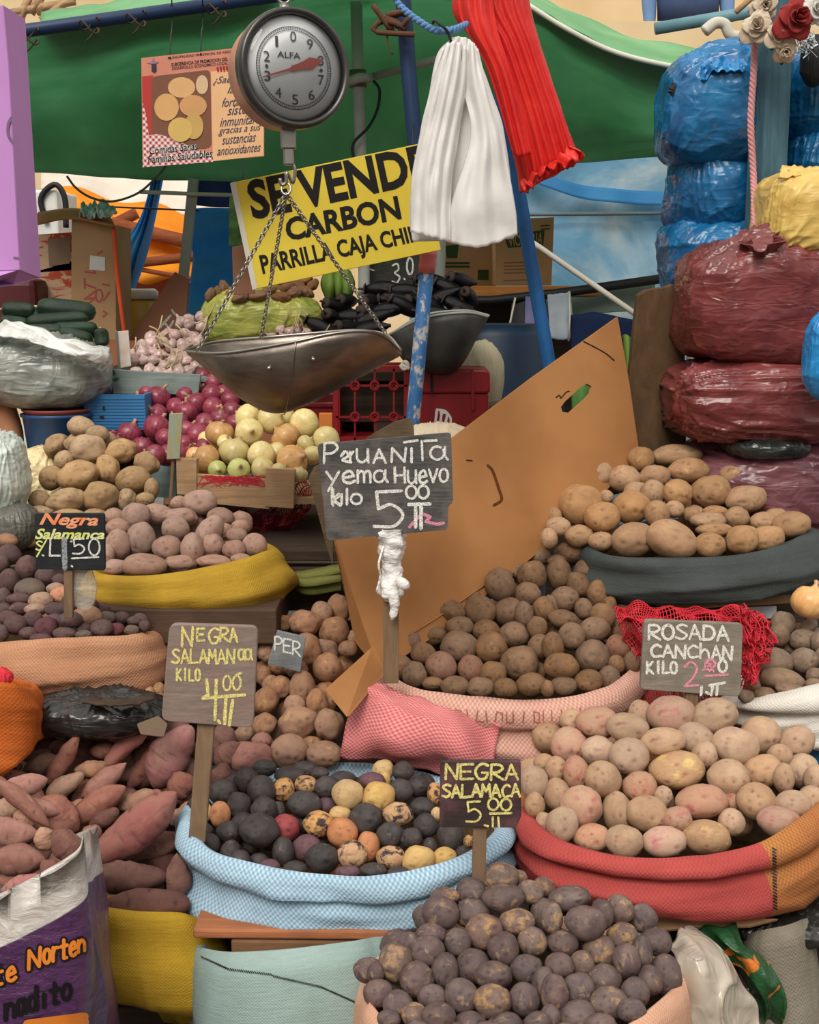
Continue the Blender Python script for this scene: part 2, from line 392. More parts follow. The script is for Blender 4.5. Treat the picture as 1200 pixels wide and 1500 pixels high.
# ------------------------------------------------------------------ roots and bulbs, one mesh of each shape
def sphere(sub):
    bm = bmesh.new(); bmesh.ops.create_icosphere(bm, subdivisions=sub, radius=1)
    vs = [v.co.copy() for v in bm.verts]; fs = [tuple(v.index for v in f.verts) for f in bm.faces]; bm.free(); return vs, fs
S4, S5, S6 = sphere(4), sphere(5), sphere(6)
def shape_mesh(name, vs, fs, eye=None):
    me = bpy.data.meshes.new(name); me.from_pydata([tuple(v) for v in vs], [], fs)
    me.polygons.foreach_set('use_smooth', [True]*len(me.polygons))
    if eye:
        a = me.attributes.new('eye', 'FLOAT', 'POINT'); a.data.foreach_set('value', eye)
    me.materials.append(None); return me
def potato_mesh(seed, knob=0.0, eyes=9):
    r = random.Random(seed); off = V((seed*7.13, seed*3.7, seed*1.9)); vs = []; ey = []
    dirs = []
    for k in range(eyes):
        d = V((r.gauss(0, 1), r.gauss(0, 1), r.gauss(0, 1))).normalized()
        if k < 4: d = V((r.uniform(-.8, .8), -1, r.uniform(-.6, .8))).normalized()
        dirs.append((d, r.uniform(.07, .14), r.uniform(.03, .075)))
    for v in S4[0]:
        d = v.normalized()
        q = 1+.10*noise.noise(d*1.1+off)+knob*noise.noise(d*1.7+off*2)+.03*noise.noise(d*3.1+off)+.010*noise.noise(d*8+off)
        e = 0
        for dd, w, dp in dirs:
            a2 = (d-dd).length_squared/(w*w)
            if a2 < 9:
                g = math.exp(-a2); q -= dp*g; q += dp*.35*math.exp(-(math.sqrt(a2)-1.7)**2*2); e = max(e, math.exp(-a2*1.5))
        vs.append(d*q); ey.append(e)
    ext = [max(abs(v[i]) for v in vs) for i in range(3)]
    vs = [V((v.x/ext[0], v.y/ext[1], v.z/ext[2])) for v in vs]
    return shape_mesh('potato', vs, S4[1], ey)
POT = [potato_mesh(i+1, .02) for i in range(14)]
KNOB = [potato_mesh(40+i, .14, 7) for i in range(8)]
def sweet_mesh(seed):
    r = random.Random(seed); off = V((seed*5.3, seed*2.1, seed)); vs = []; fs = []; ey = []; n, m = 56, 28
    pk = r.uniform(-.25, .25); b1 = r.uniform(-.22, .22); b2 = r.uniform(-.2, .2); e0, e1 = r.uniform(.55, 1.0), r.uniform(.5, .9)
    for i in range(n+1):
        t = -1+2*i/n; u = (t-pk)/(1-pk) if t > pk else (pk-t)/(1+pk)
        rad = max(0, 1-abs(u)**(2.1 if t > pk else 1.9))**(e1 if t > pk else e0)
        for k in range(m):
            a = 2*math.pi*k/m; d = V((t*2.2, math.cos(a), math.sin(a)))
            g = 1+.16*noise.noise(d*.9+off)+.06*noise.noise(d*2.5+off)+.02*noise.noise(d*7+off)
            dent = noise.noise(V((t*9, math.cos(a)*1.5, math.sin(a)*1.5))+off*3); e = max(0, (dent-.38)*3)
            g -= .05*min(e, 1)
            vs.append(V((t, math.cos(a)*rad*g+b1*(1-t*t), math.sin(a)*rad*g+b2*(1-t*t)))); ey.append(min(1, e*.8))
    for i in range(n):
        for k in range(m): fs.append((i*m+k, (i+1)*m+k, (i+1)*m+(k+1) % m, i*m+(k+1) % m))
    me = shape_mesh('sweet_potato', vs, fs, ey); return me
SWEET = [sweet_mesh(i+1) for i in range(9)]
def onion_mesh(seed, flat=.88, neck=.34):
    r = random.Random(seed); pr = []
    for i in range(25):
        a = math.pi*i/24; rr = math.sin(a)**.85; z = -math.cos(a)*flat
        pr.append((rr, z))
    pr = [p for p in pr if p[1] < flat*.86]+[(.30, flat*.93), (.17, flat*1.08), (.12, flat*1.08+neck*.35), (.16, flat*1.08+neck*.8), (.03, flat*1.1+neck)]
    pr[0] = (.001, -flat)
    vs, fs = lathe_data(pr, n=36)
    off = V((seed*3.3, seed, 0)); bend = V((r.uniform(-.5, .5), r.uniform(-.5, .5), 0))
    o = []
    for v in vs:
        q = v*(1+.06*noise.noise(v*1.3+off)+.015*noise.noise(v*5+off))
        if v.z > flat*.9: q += bend*(v.z-flat*.9)
        o.append(q)
    return shape_mesh('onion', o, fs, [max(0, min(1, (v.z-flat*.9)*3)) for v in vs])
ONION = [onion_mesh(i+1) for i in range(6)]
WONION = [onion_mesh(i+20, .82, .18) for i in range(6)]
def garlic_mesh(seed):
    pr = [(.001, -.8), (.3, -.82), (.75, -.62), (1, -.1), (.9, .35), (.5, .75), (.22, 1.05), (.14, 1.5)]
    vs, fs = lathe_data(pr, n=40); o = []
    for v in vs:
        a = math.atan2(v.y, v.x); k = 1+.1*abs(math.sin(a*3.5+seed))*(1 if v.z < .8 else .2); o.append(V((v.x*k, v.y*k, v.z)))
    return shape_mesh('garlic', o, fs, [0]*len(o))
GARLIC = [garlic_mesh(i) for i in range(3)]
def eggplant_mesh(seed):
    pr = [(.001, -1)]+[(math.sin(math.pi*t)**.6*(.62+.38*(1-t)), -1+2*t) for t in [i/22 for i in range(1, 22)]]+[(.2, 1)]
    vs, fs = lathe_data(pr, n=28); o = [V((v.z, v.x+.18*(1-v.z*v.z), v.y)) for v in vs]; return shape_mesh('eggplant', o, fs, [0]*len(o))
EGG = [eggplant_mesh(1)]
def cucumber_mesh(seed):
    r = random.Random(seed); pr = [(.001, -1)]+[(max(0, 1-abs(-1+2*t)**5)**.5, -1+2*t) for t in [i/26 for i in range(1, 26)]]+[(.001, 1)]
    vs, fs = lathe_data(pr, n=26); b = r.uniform(-.3, .3); o = []
    for v in vs:
        a = math.atan2(v.y, v.x); k = 1+.04*math.cos(a*6); o.append(V((v.z, v.x*k+b*(1-v.z**2), v.y*k)))
    return shape_mesh('cucumber', o, fs, [0]*len(o))
CUKE = [cucumber_mesh(i) for i in range(3)]

def place_copy(me, name, mat, loc, rot, scale):
    o = bpy.data.objects.new(name, me); COL.objects.link(o)
    o.location = loc; o.rotation_mode = 'QUATERNION'; o.rotation_quaternion = rot; o.scale = scale
    o.material_slots[0].link = 'OBJECT'; o.material_slots[0].material = mat
    return o
VIEW = Matrix((RT, FWD, UP)).transposed()       # columns: picture right, away from the eye, picture up
def view_rot(ang=0):
    return (VIEW @ Matrix.Rotation(-R(ang), 3, 'Y')).to_quaternion()

ORD = ['', 'first', 'second', 'third', 'fourth', 'fifth', 'sixth', 'seventh', 'eighth', 'ninth', 'tenth', 'eleventh', 'twelfth', 'thirteenth', 'fourteenth', 'fifteenth', 'sixteenth', 'seventeenth', 'eighteenth', 'nineteenth', 'twentieth']
FILLERS = []
def pile(kind, cat, entries, Y4, mats, looks, where, group, shapes, fill=None, band=1.55, curve=.0, k=.9, fillmats=None, neck=None, rowname='row up', grow=1.12):
    """a heap: every entry (px,py,rx,ry[,angle][,code]) is one root seen in the photograph; they are pushed apart in
    depth until none runs through another, then the layer beneath is filled"""
    yf, Yf, yb, Yb = Y4; entries = [(e[0], e[1], e[2]*grow, e[3]*grow)+tuple(e[4:]) for e in entries]
    xs = [e[0] for e in entries]; cx = (min(xs)+max(xs))/2; hw = max(1, (max(xs)-min(xs))/2)
    def Ysurf(px, py): return Yf+(Yb-Yf)*(yf-py)/(yf-yb)+curve*((px-cx)/hw)**2
    it = []
    for e in entries:
        x, y, rx, ry = e[:4]; ang = 0; code = None
        for q in e[4:]:
            if isinstance(q, str): code = q
            else: ang = q
        it.append(dict(x=x, y=y, rx=rx, ry=ry, a=ang, c=code, D=dep(W(x, y, Ysurf(x, y))), key=y+ry*.6))
    n = len(it)
    for step in range(40):
        moved = 0
        for i in range(n):
            A = it[i]
            for j in range(i):
                B = it[j]; dx = A['x']-B['x']; dy = A['y']-B['y']; d = math.hypot(dx, dy)
                if d > 110: continue
                ux, uy = dx/(d or 1), dy/(d or 1)
                rA = 1/math.sqrt((ux/A['rx'])**2+(uy/A['ry'])**2); rB = 1/math.sqrt((ux/B['rx'])**2+(uy/B['ry'])**2)
                if d >= k*(rA+rB): continue
                mx = k*(rA+rB); tA = (A['rx']+A['ry'])/2; tB = (B['rx']+B['ry'])/2
                need = k*(tA+tB)*math.sqrt(max(0, 1-(d/mx)**2))*(A['D']+B['D'])/2/FPX
                f, bk = (A, B) if A['key'] > B['key'] else (B, A)
                lack = need-(bk['D']-f['D'])
                if lack > 1e-4: f['D'] -= lack*.42; bk['D'] += lack*.42; moved += lack
        if moved < 1e-3: break
    # bands from the rim upwards give each root a place that can be read off
    med = sorted(q['ry'] for q in it)[n//2]; mr = sorted((q['rx']+q['ry'])/2 for q in it)[n//2]
    ymax = max(q['y'] for q in it)
    rows = {}
    for q in it: rows.setdefault(int((ymax-q['y'])/(med*band)), []).append(q)
    for bi, b in enumerate(sorted(rows)):
        row = sorted(rows[b], key=lambda q: q['x'])
        for i, q in enumerate(row):
            sz = (q['rx']+q['ry'])/2/mr; size = 'large ' if sz > 1.22 else 'small ' if sz < .78 else ''
            asp = max(q['rx'], q['ry'])/min(q['rx'], q['ry']); shape = 'long ' if asp > 1.42 else ''
            lk = looks[q['c']] if q['c'] in looks else looks[None]
            rn = 'bottom row' if bi == 0 else 'top row' if bi == len(rows)-1 and bi > 1 else ORD[bi+1]+' '+rowname
            pos = 'alone' if len(row) == 1 else 'leftmost' if i == 0 else 'rightmost' if i == len(row)-1 else ORD[min(i+1, 20)]+' from left'
            q['label'] = f"{size}{shape}{lk}, {pos} in {rn} {where}"
    objs = []
    for i, q in enumerate(it):
        m = mats[q['c']] if q['c'] in mats else mats[None]
        p = EYE+ray(q['x'], q['y'])*q['D']; s = q['D']/FPX
        rr = random.Random(int(q['x']*31+q['y']*17)); sh = rr.choice(shapes)
        if neck is not None:
            tilt = neck(rr)
            o = place_copy(sh, kind, m, p, view_rot(q['a']) @ tilt, (q['rx']*s*.5+q['ry']*s*.5,)*3)
        else:
            o = place_copy(sh, kind, m, p, view_rot(q['a']), (q['rx']*s, (q['rx']+q['ry'])/2*s, q['ry']*s))
        tag(o, q['label'], cat, group); objs.append(o)
    if fill:
        # the layer beneath: only kept where a gap shows it (see the end of the script)
        st = mr*2*fill; y = min(q['y'] for q in it); ry_ = 0
        while y < ymax+4:
            x = min(xs)+(ry_ % 2)*st/2
            while x < max(xs):
                near = [q for q in it if math.hypot(q['x']-x, q['y']-y) < mr*2.6]
                lft = any(q['x'] <= x+4 for q in near); rgt = any(q['x'] >= x-4 for q in near)
                if len(near) >= 3 and lft and rgt and any(q['y'] <= y-4 for q in near) and any(q['y'] >= y-6 for q in near):
                    jx, jy = x+random.uniform(-.2, .2)*st, y+random.uniform(-.2, .2)*st
                    D = dep(W(jx, jy, Ysurf(jx, jy)))
                    for q in near:
                        d = math.hypot(q['x']-jx, q['y']-jy)/(mr*2)
                        if d < 1: D = max(D, q['D']+1.75*mr*q['D']/FPX*math.sqrt(1-d*d))
                    D = max(D, dep(W(jx, jy, Ysurf(jx, jy)))+.4*mr*D/FPX)
                    s = D/FPX*mr; m = random.choice(fillmats or [mats[None]])
                    o = place_copy(random.choice(shapes), kind, m, EYE+ray(jx, jy)*D, view_rot(random.uniform(-40, 40)), (s*random.uniform(.9, 1.15), s, s*random.uniform(.85, 1)))
                    tag(o, f"{looks[None]} half hidden under others {where}", cat, group); FILLERS.append(o)
                x += st
            y += st*.8; ry_ += 1
    return objs, it

# ------------------------------------------------------------------ sacks with a rolled mouth
def sack(name, label, top, bot, Ye, Ym, Yb, mat, group=None, roll=.42, bulge=.02, lip=.012, seed=0, zback=0, deep=.0, wr=.0045, cat='sack', nf=72, nb=36, inner=.07):
    """top and bot: the front edge of the mouth and of the foot as seen, left to right; Ye,Ym,Yb: distance of its ends, its front and its back"""
    up = 7 if roll else 3
    T2 = catmull([V((x, y-up)) for x, y in top], nf); B2 = catmull([V((x, y)) for x, y in bot], nf)
    T = []; B = []
    for i in range(nf):
        t = 2*i/(nf-1)-1; Y = Ye-(Ye-Ym)*math.sqrt(max(0, 1-abs(t)**2.4))
        T.append(W(T2[i].x, T2[i].y, Y)); B.append(W(B2[i].x, B2[i].y, Y+.01))
    c = (T[0]+T[-1])/2; ex = T[-1]-c; cb = (B[0].z+B[-1].z)/2
    for i in range(1, nb):
        th = math.pi*i/nb
        p = c+ex*math.cos(th); p.y += (Yb-Ye)*math.sin(th); p.z += zback*math.sin(th)
        T.append(p); z = B[nf-1].z+(B[0].z-B[nf-1].z)*i/nb; B.append(V((p.x, p.y, z-deep*0)))
    N = len(T); cen = sum(T, V())/N
    outn = []
    for i in range(N):
        tg = T[(i+1) % N]-T[i-1]; o = V((tg.y, -tg.x, 0)).normalized()
        if o.dot(V((T[i].x-cen.x, T[i].y-cen.y, 0))) < 0: o = -o
        outn.append(o)
    prof = [('i', -.03, -.30), ('i', -.035, -.16), ('i', -lip*2.2, -.06), ('i', -lip*1.6, -.018), ('i', -lip*.9, -.004)]
    prof += [(0.0, 0.0), (.06, lip*.8), (.16, lip*1.35), (.30, lip*1.55)] if not roll else [(0, 0), (roll*.15, lip*.9), (roll*.35, lip*1.5), (roll*.6, lip*1.7), (roll*.82, lip*1.5), (roll*.95, lip*.9), (roll, lip*.2), (roll+.03, lip*.35)]
    st = (roll+.03 if roll else .30)
    for k in range(1, 13):
        v = st+(1-st)*k/12; prof.append((v, lip*(.35 if roll else 1.55)+bulge*math.sin(math.pi*min(1, (k/12)*.92))))
    prof += [('u', -.03, -.012), ('u', -.09, -.016)]
    vs = []; uv = []; off = V((seed*3.1, seed*1.7, 0)); ul = 0
    us = []
    for i in range(N):
        us.append(ul); ul += (T[(i+1) % N]-T[i]).length
    M = len(prof)
    for i in range(N):
        H = T[i].z-B[i].z
        for pr in prof:
            if pr[0] == 'i': dz = max(pr[2], -(H-.02)*(1 if pr[2] < -.2 else .6)); p = T[i]+outn[i]*pr[1]+V((0, 0, dz)); vv = -dz
            elif pr[0] == 'u': p = B[i]+outn[i]*pr[1]+V((0, 0, pr[2])); vv = H-pr[1]
            else:
                v, o = pr; vv = v*H
                w = noise.noise(V((us[i]*6, v*2.2, 0))+off)*wr*2.2+noise.noise(V((us[i]*9, vv*48, 3))+off)*wr*(1.1 if v > .08 else .3)
                w += math.exp(-abs(noise.noise(V((us[i]*2.6+vv*3, vv*17, 7))+off))*8)*wr*1.5*min(1, v*6)-abs(noise.noise(V((us[i]*14, vv*5, 9))+off))*wr*1.4
                p = T[i].lerp(B[i], v)+outn[i]*(o+w); p.z += noise.noise(V((us[i]*6, 5, 0))+off)*wr*.8*(1-v)
            vs.append(p); uv.append((us[i], vv))
    fs = []
    for i in range(N):
        j = (i+1) % N
        for k in range(M-1): fs.append((i*M+k, j*M+k, j*M+k+1, i*M+k+1))
    vs.append(cen+V((0, .02, max(-.34, sum(b.z-t.z for b, t in zip(B, T))/N+.01)))); uv.append((0, 0)); ci = len(vs)-1
    vs.append(V((cen.x, cen.y, sum(b.z for b in B)/N-.02))); uv.append((0, 0)); cb_ = len(vs)-1
    for i in range(N):
        j = (i+1) % N; fs.append((i*M, ci, j*M)); fs.append((i*M+M-1, j*M+M-1, cb_))
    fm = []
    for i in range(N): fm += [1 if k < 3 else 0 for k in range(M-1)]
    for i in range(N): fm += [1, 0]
    o = fix_normals(mesh(name, vs, fs, [mat, m_gap_shade] if mat else None, None, True, uv, fm if mat else None))
    tag(o, label, cat, group)
    o['_foot'] = min(b.z for b in B[:nf])-.02; o['_c'] = (cen.x, cen.y)
    return o
def stand(name, label, px0, px1, Y0, Y1, z1, mat, cat='support', z0=0):
    """what carries a tier: a slatted wooden box from the ground to the foot of the sacks"""
    x0 = W(px0, 750, Y0).x; x1 = W(px1, 750, Y0).x
    t = thing(name, label, cat, ((x0+x1)/2, (Y0+Y1)/2, z0)); b = MB()
    b.box(((x0+x1)/2, (Y0+Y1)/2, z1-.012), (x1-x0, Y1-Y0, .024)); b.build('top_board', mat, t, bevel=.003)
    for sx in (x0+.03, x1-.03):
        for sy in (Y0+.03, Y1-.03):
            MB().box((sx, sy, (z0+z1-.024)/2), (.05, .05, z1-.024-z0)).build('leg', mat, t, bevel=.003)
    s = MB(); nsl = max(2, int((z1-z0)/.14))
    for i in range(nsl): s.box(((x0+x1)/2, Y0+.002, z0+.06+(z1-z0-.14)*i/max(1, nsl-1)), (x1-x0, .012, .09))
    s.build('front_slats', mat, t, bevel=.002)
    return t

# ------------------------------------------------------------------ full tied bags
def bag_data(px, py, hw, hh, Y, dy, e=.62, knot=(0, 0, 1), lump=.012, lf=11, wr=.008, seed=0, flat=.0, ang=0, knotsize=0):
    c = W(px, py, Y); s = dep(c)/FPX; off = V((seed*4.4, seed*2.2, seed*9.1)); kd = V(knot).normalized()
    a1 = kd.orthogonal().normalized(); a2 = kd.cross(a1); vs = []
    for v in S6[0]:
        d = v.normalized()
        p = V([math.copysign(abs(t)**e, t) for t in d]); p = p*(1/max(1e-6, (sum(abs(t)**(2/e) for t in p))**(e/2)))
        q = V((p.x*hw*s, p.y*dy/2, p.z*hh*s))
        th = math.acos(max(-1, min(1, d.dot(kd)))); ph = math.atan2(d.dot(a2), d.dot(a1))
        r1 = V((math.cos(ph)*2.6, math.sin(ph)*2.6, th*.55))
        w = (math.exp(-abs(noise.noise(r1*1.5+off))*7)+.6*math.exp(-abs(noise.noise(r1*3.1+off))*6))*wr*(.12+1.25*math.exp(-th*1.1))
        qq = V((q.x*.7+q.z*.5, q.y, q.z*1.5-q.x*.5))
        w2 = math.exp(-abs(noise.noise(qq*9+off))*9)*wr*.35+math.exp(-abs(noise.noise(V((q.x*4, q.y*4, q.z*15))+off))*6)*wr*.45-wr*.3
        f1 = noise.voronoi(q*lf*.62+off)[0]; lm = (.5-f1[0])*lump*1.5+noise.noise(q*5+off)*lump*2.2
        if knotsize and th < .55:
            q += kd*knotsize*(1-th/.55)**2
        q += d*(w+w2+lm)
        if ang:
            q = Matrix.Rotation(R(-ang), 3, 'Y') @ q
        vs.append(c+q)
    return vs, S6[1]
def bag(name, label, mat, *a, group=None, cat='bag', **kw):
    vs, fs = bag_data(*a, **kw)
    return tag(mesh(name, vs, fs, mat), label, cat, group)
def knot_tuft(px, py, Y, r, mat, parent, seed=0, direction=(0, -.2, 1), spread=.9, n=9):
    """the gathered end of a tied bag: crumpled flaps flaring out of a knot"""
    c = W(px, py, Y); d0 = V(direction).normalized(); a1 = d0.orthogonal().normalized(); a2 = d0.cross(a1); vs = []; fs = []
    nu, nv = 64, 12; rr = random.Random(seed)
    for i in range(nu):
        ph = 2*math.pi*i/nu
        for j in range(nv):
            t = j/(nv-1); fl = r*(.22+spread*t**1.3)*(1+.35*math.sin(ph*5+seed)*t+.25*noise.noise(V((math.cos(ph)*3, math.sin(ph)*3, t*2+seed)))*t)
            h = r*(1.5*t-.5*t*t)*(1+.3*noise.noise(V((math.cos(ph)*2+seed, math.sin(ph)*2, 1))))
            vs.append(c+(a1*math.cos(ph)+a2*math.sin(ph))*fl+d0*h)
    for i in range(nu):
        for j in range(nv-1): fs.append((i*nv+j, ((i+1) % nu)*nv+j, ((i+1) % nu)*nv+j+1, i*nv+j+1))
    o = mesh('tied_end', vs, fs, mat, parent); mod(o, 'SOLIDIFY', thickness=.0015, offset=0); return o
# ================================================================== the setting
def quad_wall(name, pts, mat, th):
    b = MB(); n = len(pts); d = V(th)
    vs = [V(p) for p in pts]+[V(p)+d for p in pts]
    fs = [tuple(range(n)), tuple(range(2*n-1, n-1, -1))]+[(i, i+n, (i+1) % n+n, (i+1) % n) for i in range(n)]
    return structure(fix_normals(mesh(name, vs, fs, mat, None, False)))
m_ground = M_plain('trodden_concrete', srgb(92, 84, 76), .9, .2, c2=srgb(66, 60, 54), sc_=4, bump=.2)
m_cream = M_plain('cream_plaster', srgb(232, 208, 166), .9, .1, c2=srgb(214, 186, 142), sc_=1)
quad_wall('floor', [(-7, -3, 0), (7, -3, 0), (7, 11, 0), (-7, 11, 0)], m_ground, (0, 0, -.1))
quad_wall('wall_back', [(-7, 10.6, 0), (7, 10.6, 0), (7, 10.6, 6.5), (-7, 10.6, 6.5)], m_cream, (0, .2, 0))

# ---- green canopy behind the stall
m_green = M_tarp('green_tarpaulin', srgb(140, 190, 158), srgb(114, 168, 132), .6)
m_green_lit = M_tarp('skylit_green_tarpaulin', srgb(150, 204, 150), srgb(104, 172, 112), .35)  # paler copy of the green, skylight on the outer side put into the colour
m_hem = M_plain('pale_hem', srgb(214, 214, 196), .8)
can = thing('tarpaulin_canopy', 'big dark green tarpaulin canopy sloping down behind the hanging scale', 'canopy', tuple(W(500, 260, 4.2)))
top = [(-160, 62, 3.25), (-20, 52, 3.25), (130, 32, 3.25), (280, 14, 3.25), (420, -6, 3.25), (600, -34, 3.25), (770, 4, 3.25), (830, 40, 3.25), (900, 74, 3.25), (985, 95, 3.25), (1120, 108, 3.25)]
fold = [(-160, 176, 4.05), (40, 142, 4.05), (140, 118, 4.05), (260, 84, 4.05), (400, 56, 4.05), (520, 30, 4.05), (640, 30, 4.05), (770, 50, 4.0), (860, 100, 3.9), (970, 150, 3.9), (1120, 170, 3.9)]
bot = [(-160, 246, 4.3), (50, 252, 4.3), (140, 258, 4.3), (240, 264, 4.3), (340, 266, 4.3), (480, 262, 4.3), (620, 250, 4.3), (760, 243, 4.3), (860, 238, 4.3), (965, 228, 4.3), (1120, 214, 4.3)]
mid = [((a[0]+b[0])/2, (a[1]+b[1])/2+6, 4.25) for a, b in zip(fold, bot)]
hem = [(b[0], b[1]-16, b[2]-.03) for b in bot]
def tarp_fold(u, v): return V((0, .045*noise.noise(V((u*8+v*3, v*2.5, 0)))+.012*math.sin(u*30+v*9)*(1-abs(2*v-1))*.4+.022*noise.noise(V((u*26, v*6, 4))), .014*noise.noise(V((u*12, v*2, 9)))))
sheet('hanging_sheet', [top, fold, mid, hem, bot], m_green, can, 110, 34, tarp_fold, .0015)
vt = [(760, -18, 3.75), (830, 14, 3.72), (900, 44, 3.7), (970, 64, 3.7), (1060, 74, 3.7), (1130, 76, 3.7)]
vb = [(772, 6, 3.22), (830, 42, 3.22), (900, 76, 3.22), (985, 97, 3.22), (1060, 104, 3.22), (1130, 106, 3.22)]
sheet('valance', [vt, [((a[0]+b[0])/2, (a[1]+b[1])/2-3, 3.4) for a, b in zip(vt, vb)], vb], m_green_lit, can, 60, 12, lambda u, v: V((0, 0, .010*noise.noise(V((u*6, v*3, 2)))*(1-v*.7)+.004*math.sin(u*22+v*9)*(1-v))), .0015)
tube('hem_cord', catmull([W(x, y, 3.2) for x, y, Y in vb], 30), .006, m_hem, can)
vt2 = [(60, 18, 3.7), (150, 4, 3.7), (240, -14, 3.7), (400, -40, 3.7)]; vb2 = [(60, 44, 3.24), (150, 30, 3.24), (240, 18, 3.24), (400, -6, 3.24)]
sheet('roof_edge', [vt2, vb2], m_green_lit, can, 40, 8, lambda u, v: V((0, 0, .01*noise.noise(V((u*9, v*4, 5))))), .0015)
tag(tube('canopy_pole', [W(-200, 66, 3.2), W(-20, 53, 3.2), W(430, -10, 3.2)], .016, m_navy_pole), 'dark pole along the upper left edge of the green tarpaulin', 'pole')
for i, (x, y) in enumerate([(44, 46), (132, 30), (200, 20), (318, 6)]):
    c = W(x, y, 3.18); tag(tube('tie_string', [c+V((math.cos(a)*.022, math.sin(a)*.02-.01, math.sin(a*2)*.012-a*.004)) for a in [k*.5 for k in range(18)]], .0022, M_plain('tie_cord', srgb(70, 60, 46), .9)),
        f"knotted string tying the tarpaulin to its pole, {ORD[i+1]} from left", 'string', 'strings along the canopy pole')

# ---- pipes and poles of the stall
fr = thing('pipe_post', 'grey metal pipe post with a clamp standing behind the yellow sign', 'post', tuple(W(528, 240, 3.7)))
tube('pipe', [W(520, -60, 3.7), W(525, 110, 3.7), W(531, 300, 3.7), W(533, 330, 3.7)]+[V((W(533, 330, 3.7).x, 3.7, 0))], .0165, m_grey_pipe, fr, 14)
tube('clamp', [W(524, 103, 3.7), W(525, 128, 3.7)], .024, M_plain('clamp_iron', srgb(120, 112, 90), .5, .4, .6), fr, 14)
tube('clamp_arm', [W(506, 122, 3.7), W(526, 114, 3.66), W(546, 114, 3.7)], .013, m_grey_pipe, fr)
tag(tube('cross_pipe', [W(540, 114, 3.72), W(650, 84, 3.5), W(780, 50, 3.3)], .011, m_grey_pipe), 'thin grey cross pipe running right from the clamp of the pipe post', 'pipe')
m_cable = M_plain('black_cable', srgb(22, 22, 22), .5)
tag(tube('black_cable', catmull([W(547, 118, 3.66), W(556, 132, 3.66), W(553, 160, 3.66), W(540, 186, 3.66), (W(519, 208, 3.66)), W(517, 226, 3.66), W(524, 240, 3.66)], 40), .004, m_cable), 'black cable looping down beside the grey pipe post', 'cable')
tag(tube('navy_pole', [W(585, -60, 3.05), W(591, 0, 3.05), W(599, 110, 3.05), W(609, 216, 3.05), W(614, 262, 3.05)], .0175, m_navy_pole, n=14), 'dark navy pole rising from behind the yellow sign left of the bags', 'pole')
pp = thing('painted_pole', 'worn blue painted pole with pink tape in front of the eggplants', 'pole', tuple(W(606, 612, 2.98)))
nz = NT('worn_blue_paint'); f_ = nz.ramp(nz.noise(nz.coord('Object', (18, 18, 10)), 3, 5, .7), .5, .6)
m_worn = nz.fin(nz.mix(f_, srgb(38, 96, 150), srgb(176, 168, 156)), .6)
a_, b_ = W(628, 366, 2.98), W(604, 625, 2.98); d_ = (b_-a_)
tube('shaft', [a_, b_, a_+d_*(a_.z/(a_.z-b_.z))*.99], .0165, m_worn, pp, 16)
tube('tape', [a_.lerp(b_, t)+V((0, 0, 0)) for t in (0, .03, .06, .09, .13)], [.019, .0195, .0185, .0195, .018], M_plain('pink_tape', srgb(226, 116, 112), .6), pp, 16)
bp = W(711, 0, 2.72); bq = W(757, 265, 2.72); br_ = W(803, 525, 2.72); d2 = br_-bp
tag(tube('blue_pole', [bp-d2*.1, bp, bq, br_, br_+(br_-bq)*(br_.z/(bq.z-br_.z))*.995], .0145, m_blue_pole, n=16), 'bright blue leaning pole below the red bags, behind the cardboard', 'pole')
tag(tube('overhead_bar', [V((-1.6, 2.32, 2.36)), V((2.2, 2.32, 2.36))], .016, m_navy_pole), 'dark bar over the stall that the scale hangs from', 'pole')

# ---- far background, left opening
m_white_tarp = M_tarp('white_awning_cloth', srgb(240, 232, 220), srgb(226, 214, 200), .3)
m_orange_tarp = M_tarp('orange_awning_cloth', srgb(250, 176, 40), srgb(242, 150, 28), .45)
tag(sheet('white_awning', [[(60, 246, 8.2), (200, 248, 8.2), (350, 258, 8.2)], [(60, 276, 7.6), (200, 312, 7.4), (350, 320, 7.6)]], m_white_tarp, None, 30, 12, lambda u, v: V((0, .05*math.sin(u*20), .05*math.sin(u*9)*v))), 'white awning across the lane, above the orange awning', 'awning')
oa = thing('orange_awning', 'orange awning with brown battens across the lane behind the blue cloth', 'awning', tuple(W(200, 415, 6.2)))
sheet('cloth', [[(84, 274, 6.8), (200, 296, 6.8), (345, 330, 6.8)], [(84, 330, 6.4), (200, 345, 6.4), (345, 370, 6.4)], [(150, 405, 6.2), (240, 412, 6.2), (345, 418, 6.2)]], m_orange_tarp, oa, 30, 14, lambda u, v: V((0, .04*math.sin(v*18), .02*math.sin(u*14))))
m_batten = M_wood('rust_batten', srgb(150, 78, 42), srgb(112, 58, 34))
for a, b, w in [((165, 328, 6.3), (350, 372, 6.3), .045), ((195, 386, 6.1), (300, 374, 6.1), .03), ((165, 330, 6.3), (200, 312, 6.3), .035), ((190, 392, 6.1), (300, 412, 6.1), .015)]:
    tube('batten', [W(*a), W(*b)], w, m_batten, oa, 4)
tag(MB().box(W(226, 436, 6.6)*.5+V((W(226,436,6.6).x*.5, 3.3, .07)), (1.3, .3, W(226,436,6.6).z+.15)).build('shop_counter', M_plain('brown_counter', srgb(150, 92, 62), .7), bevel=.01), 'brown counter in the far lane beneath the orange awning', 'counter')
m_bluecloth = M_tarp('blue_cloth', srgb(92, 178, 222), srgb(60, 140, 196), .6)
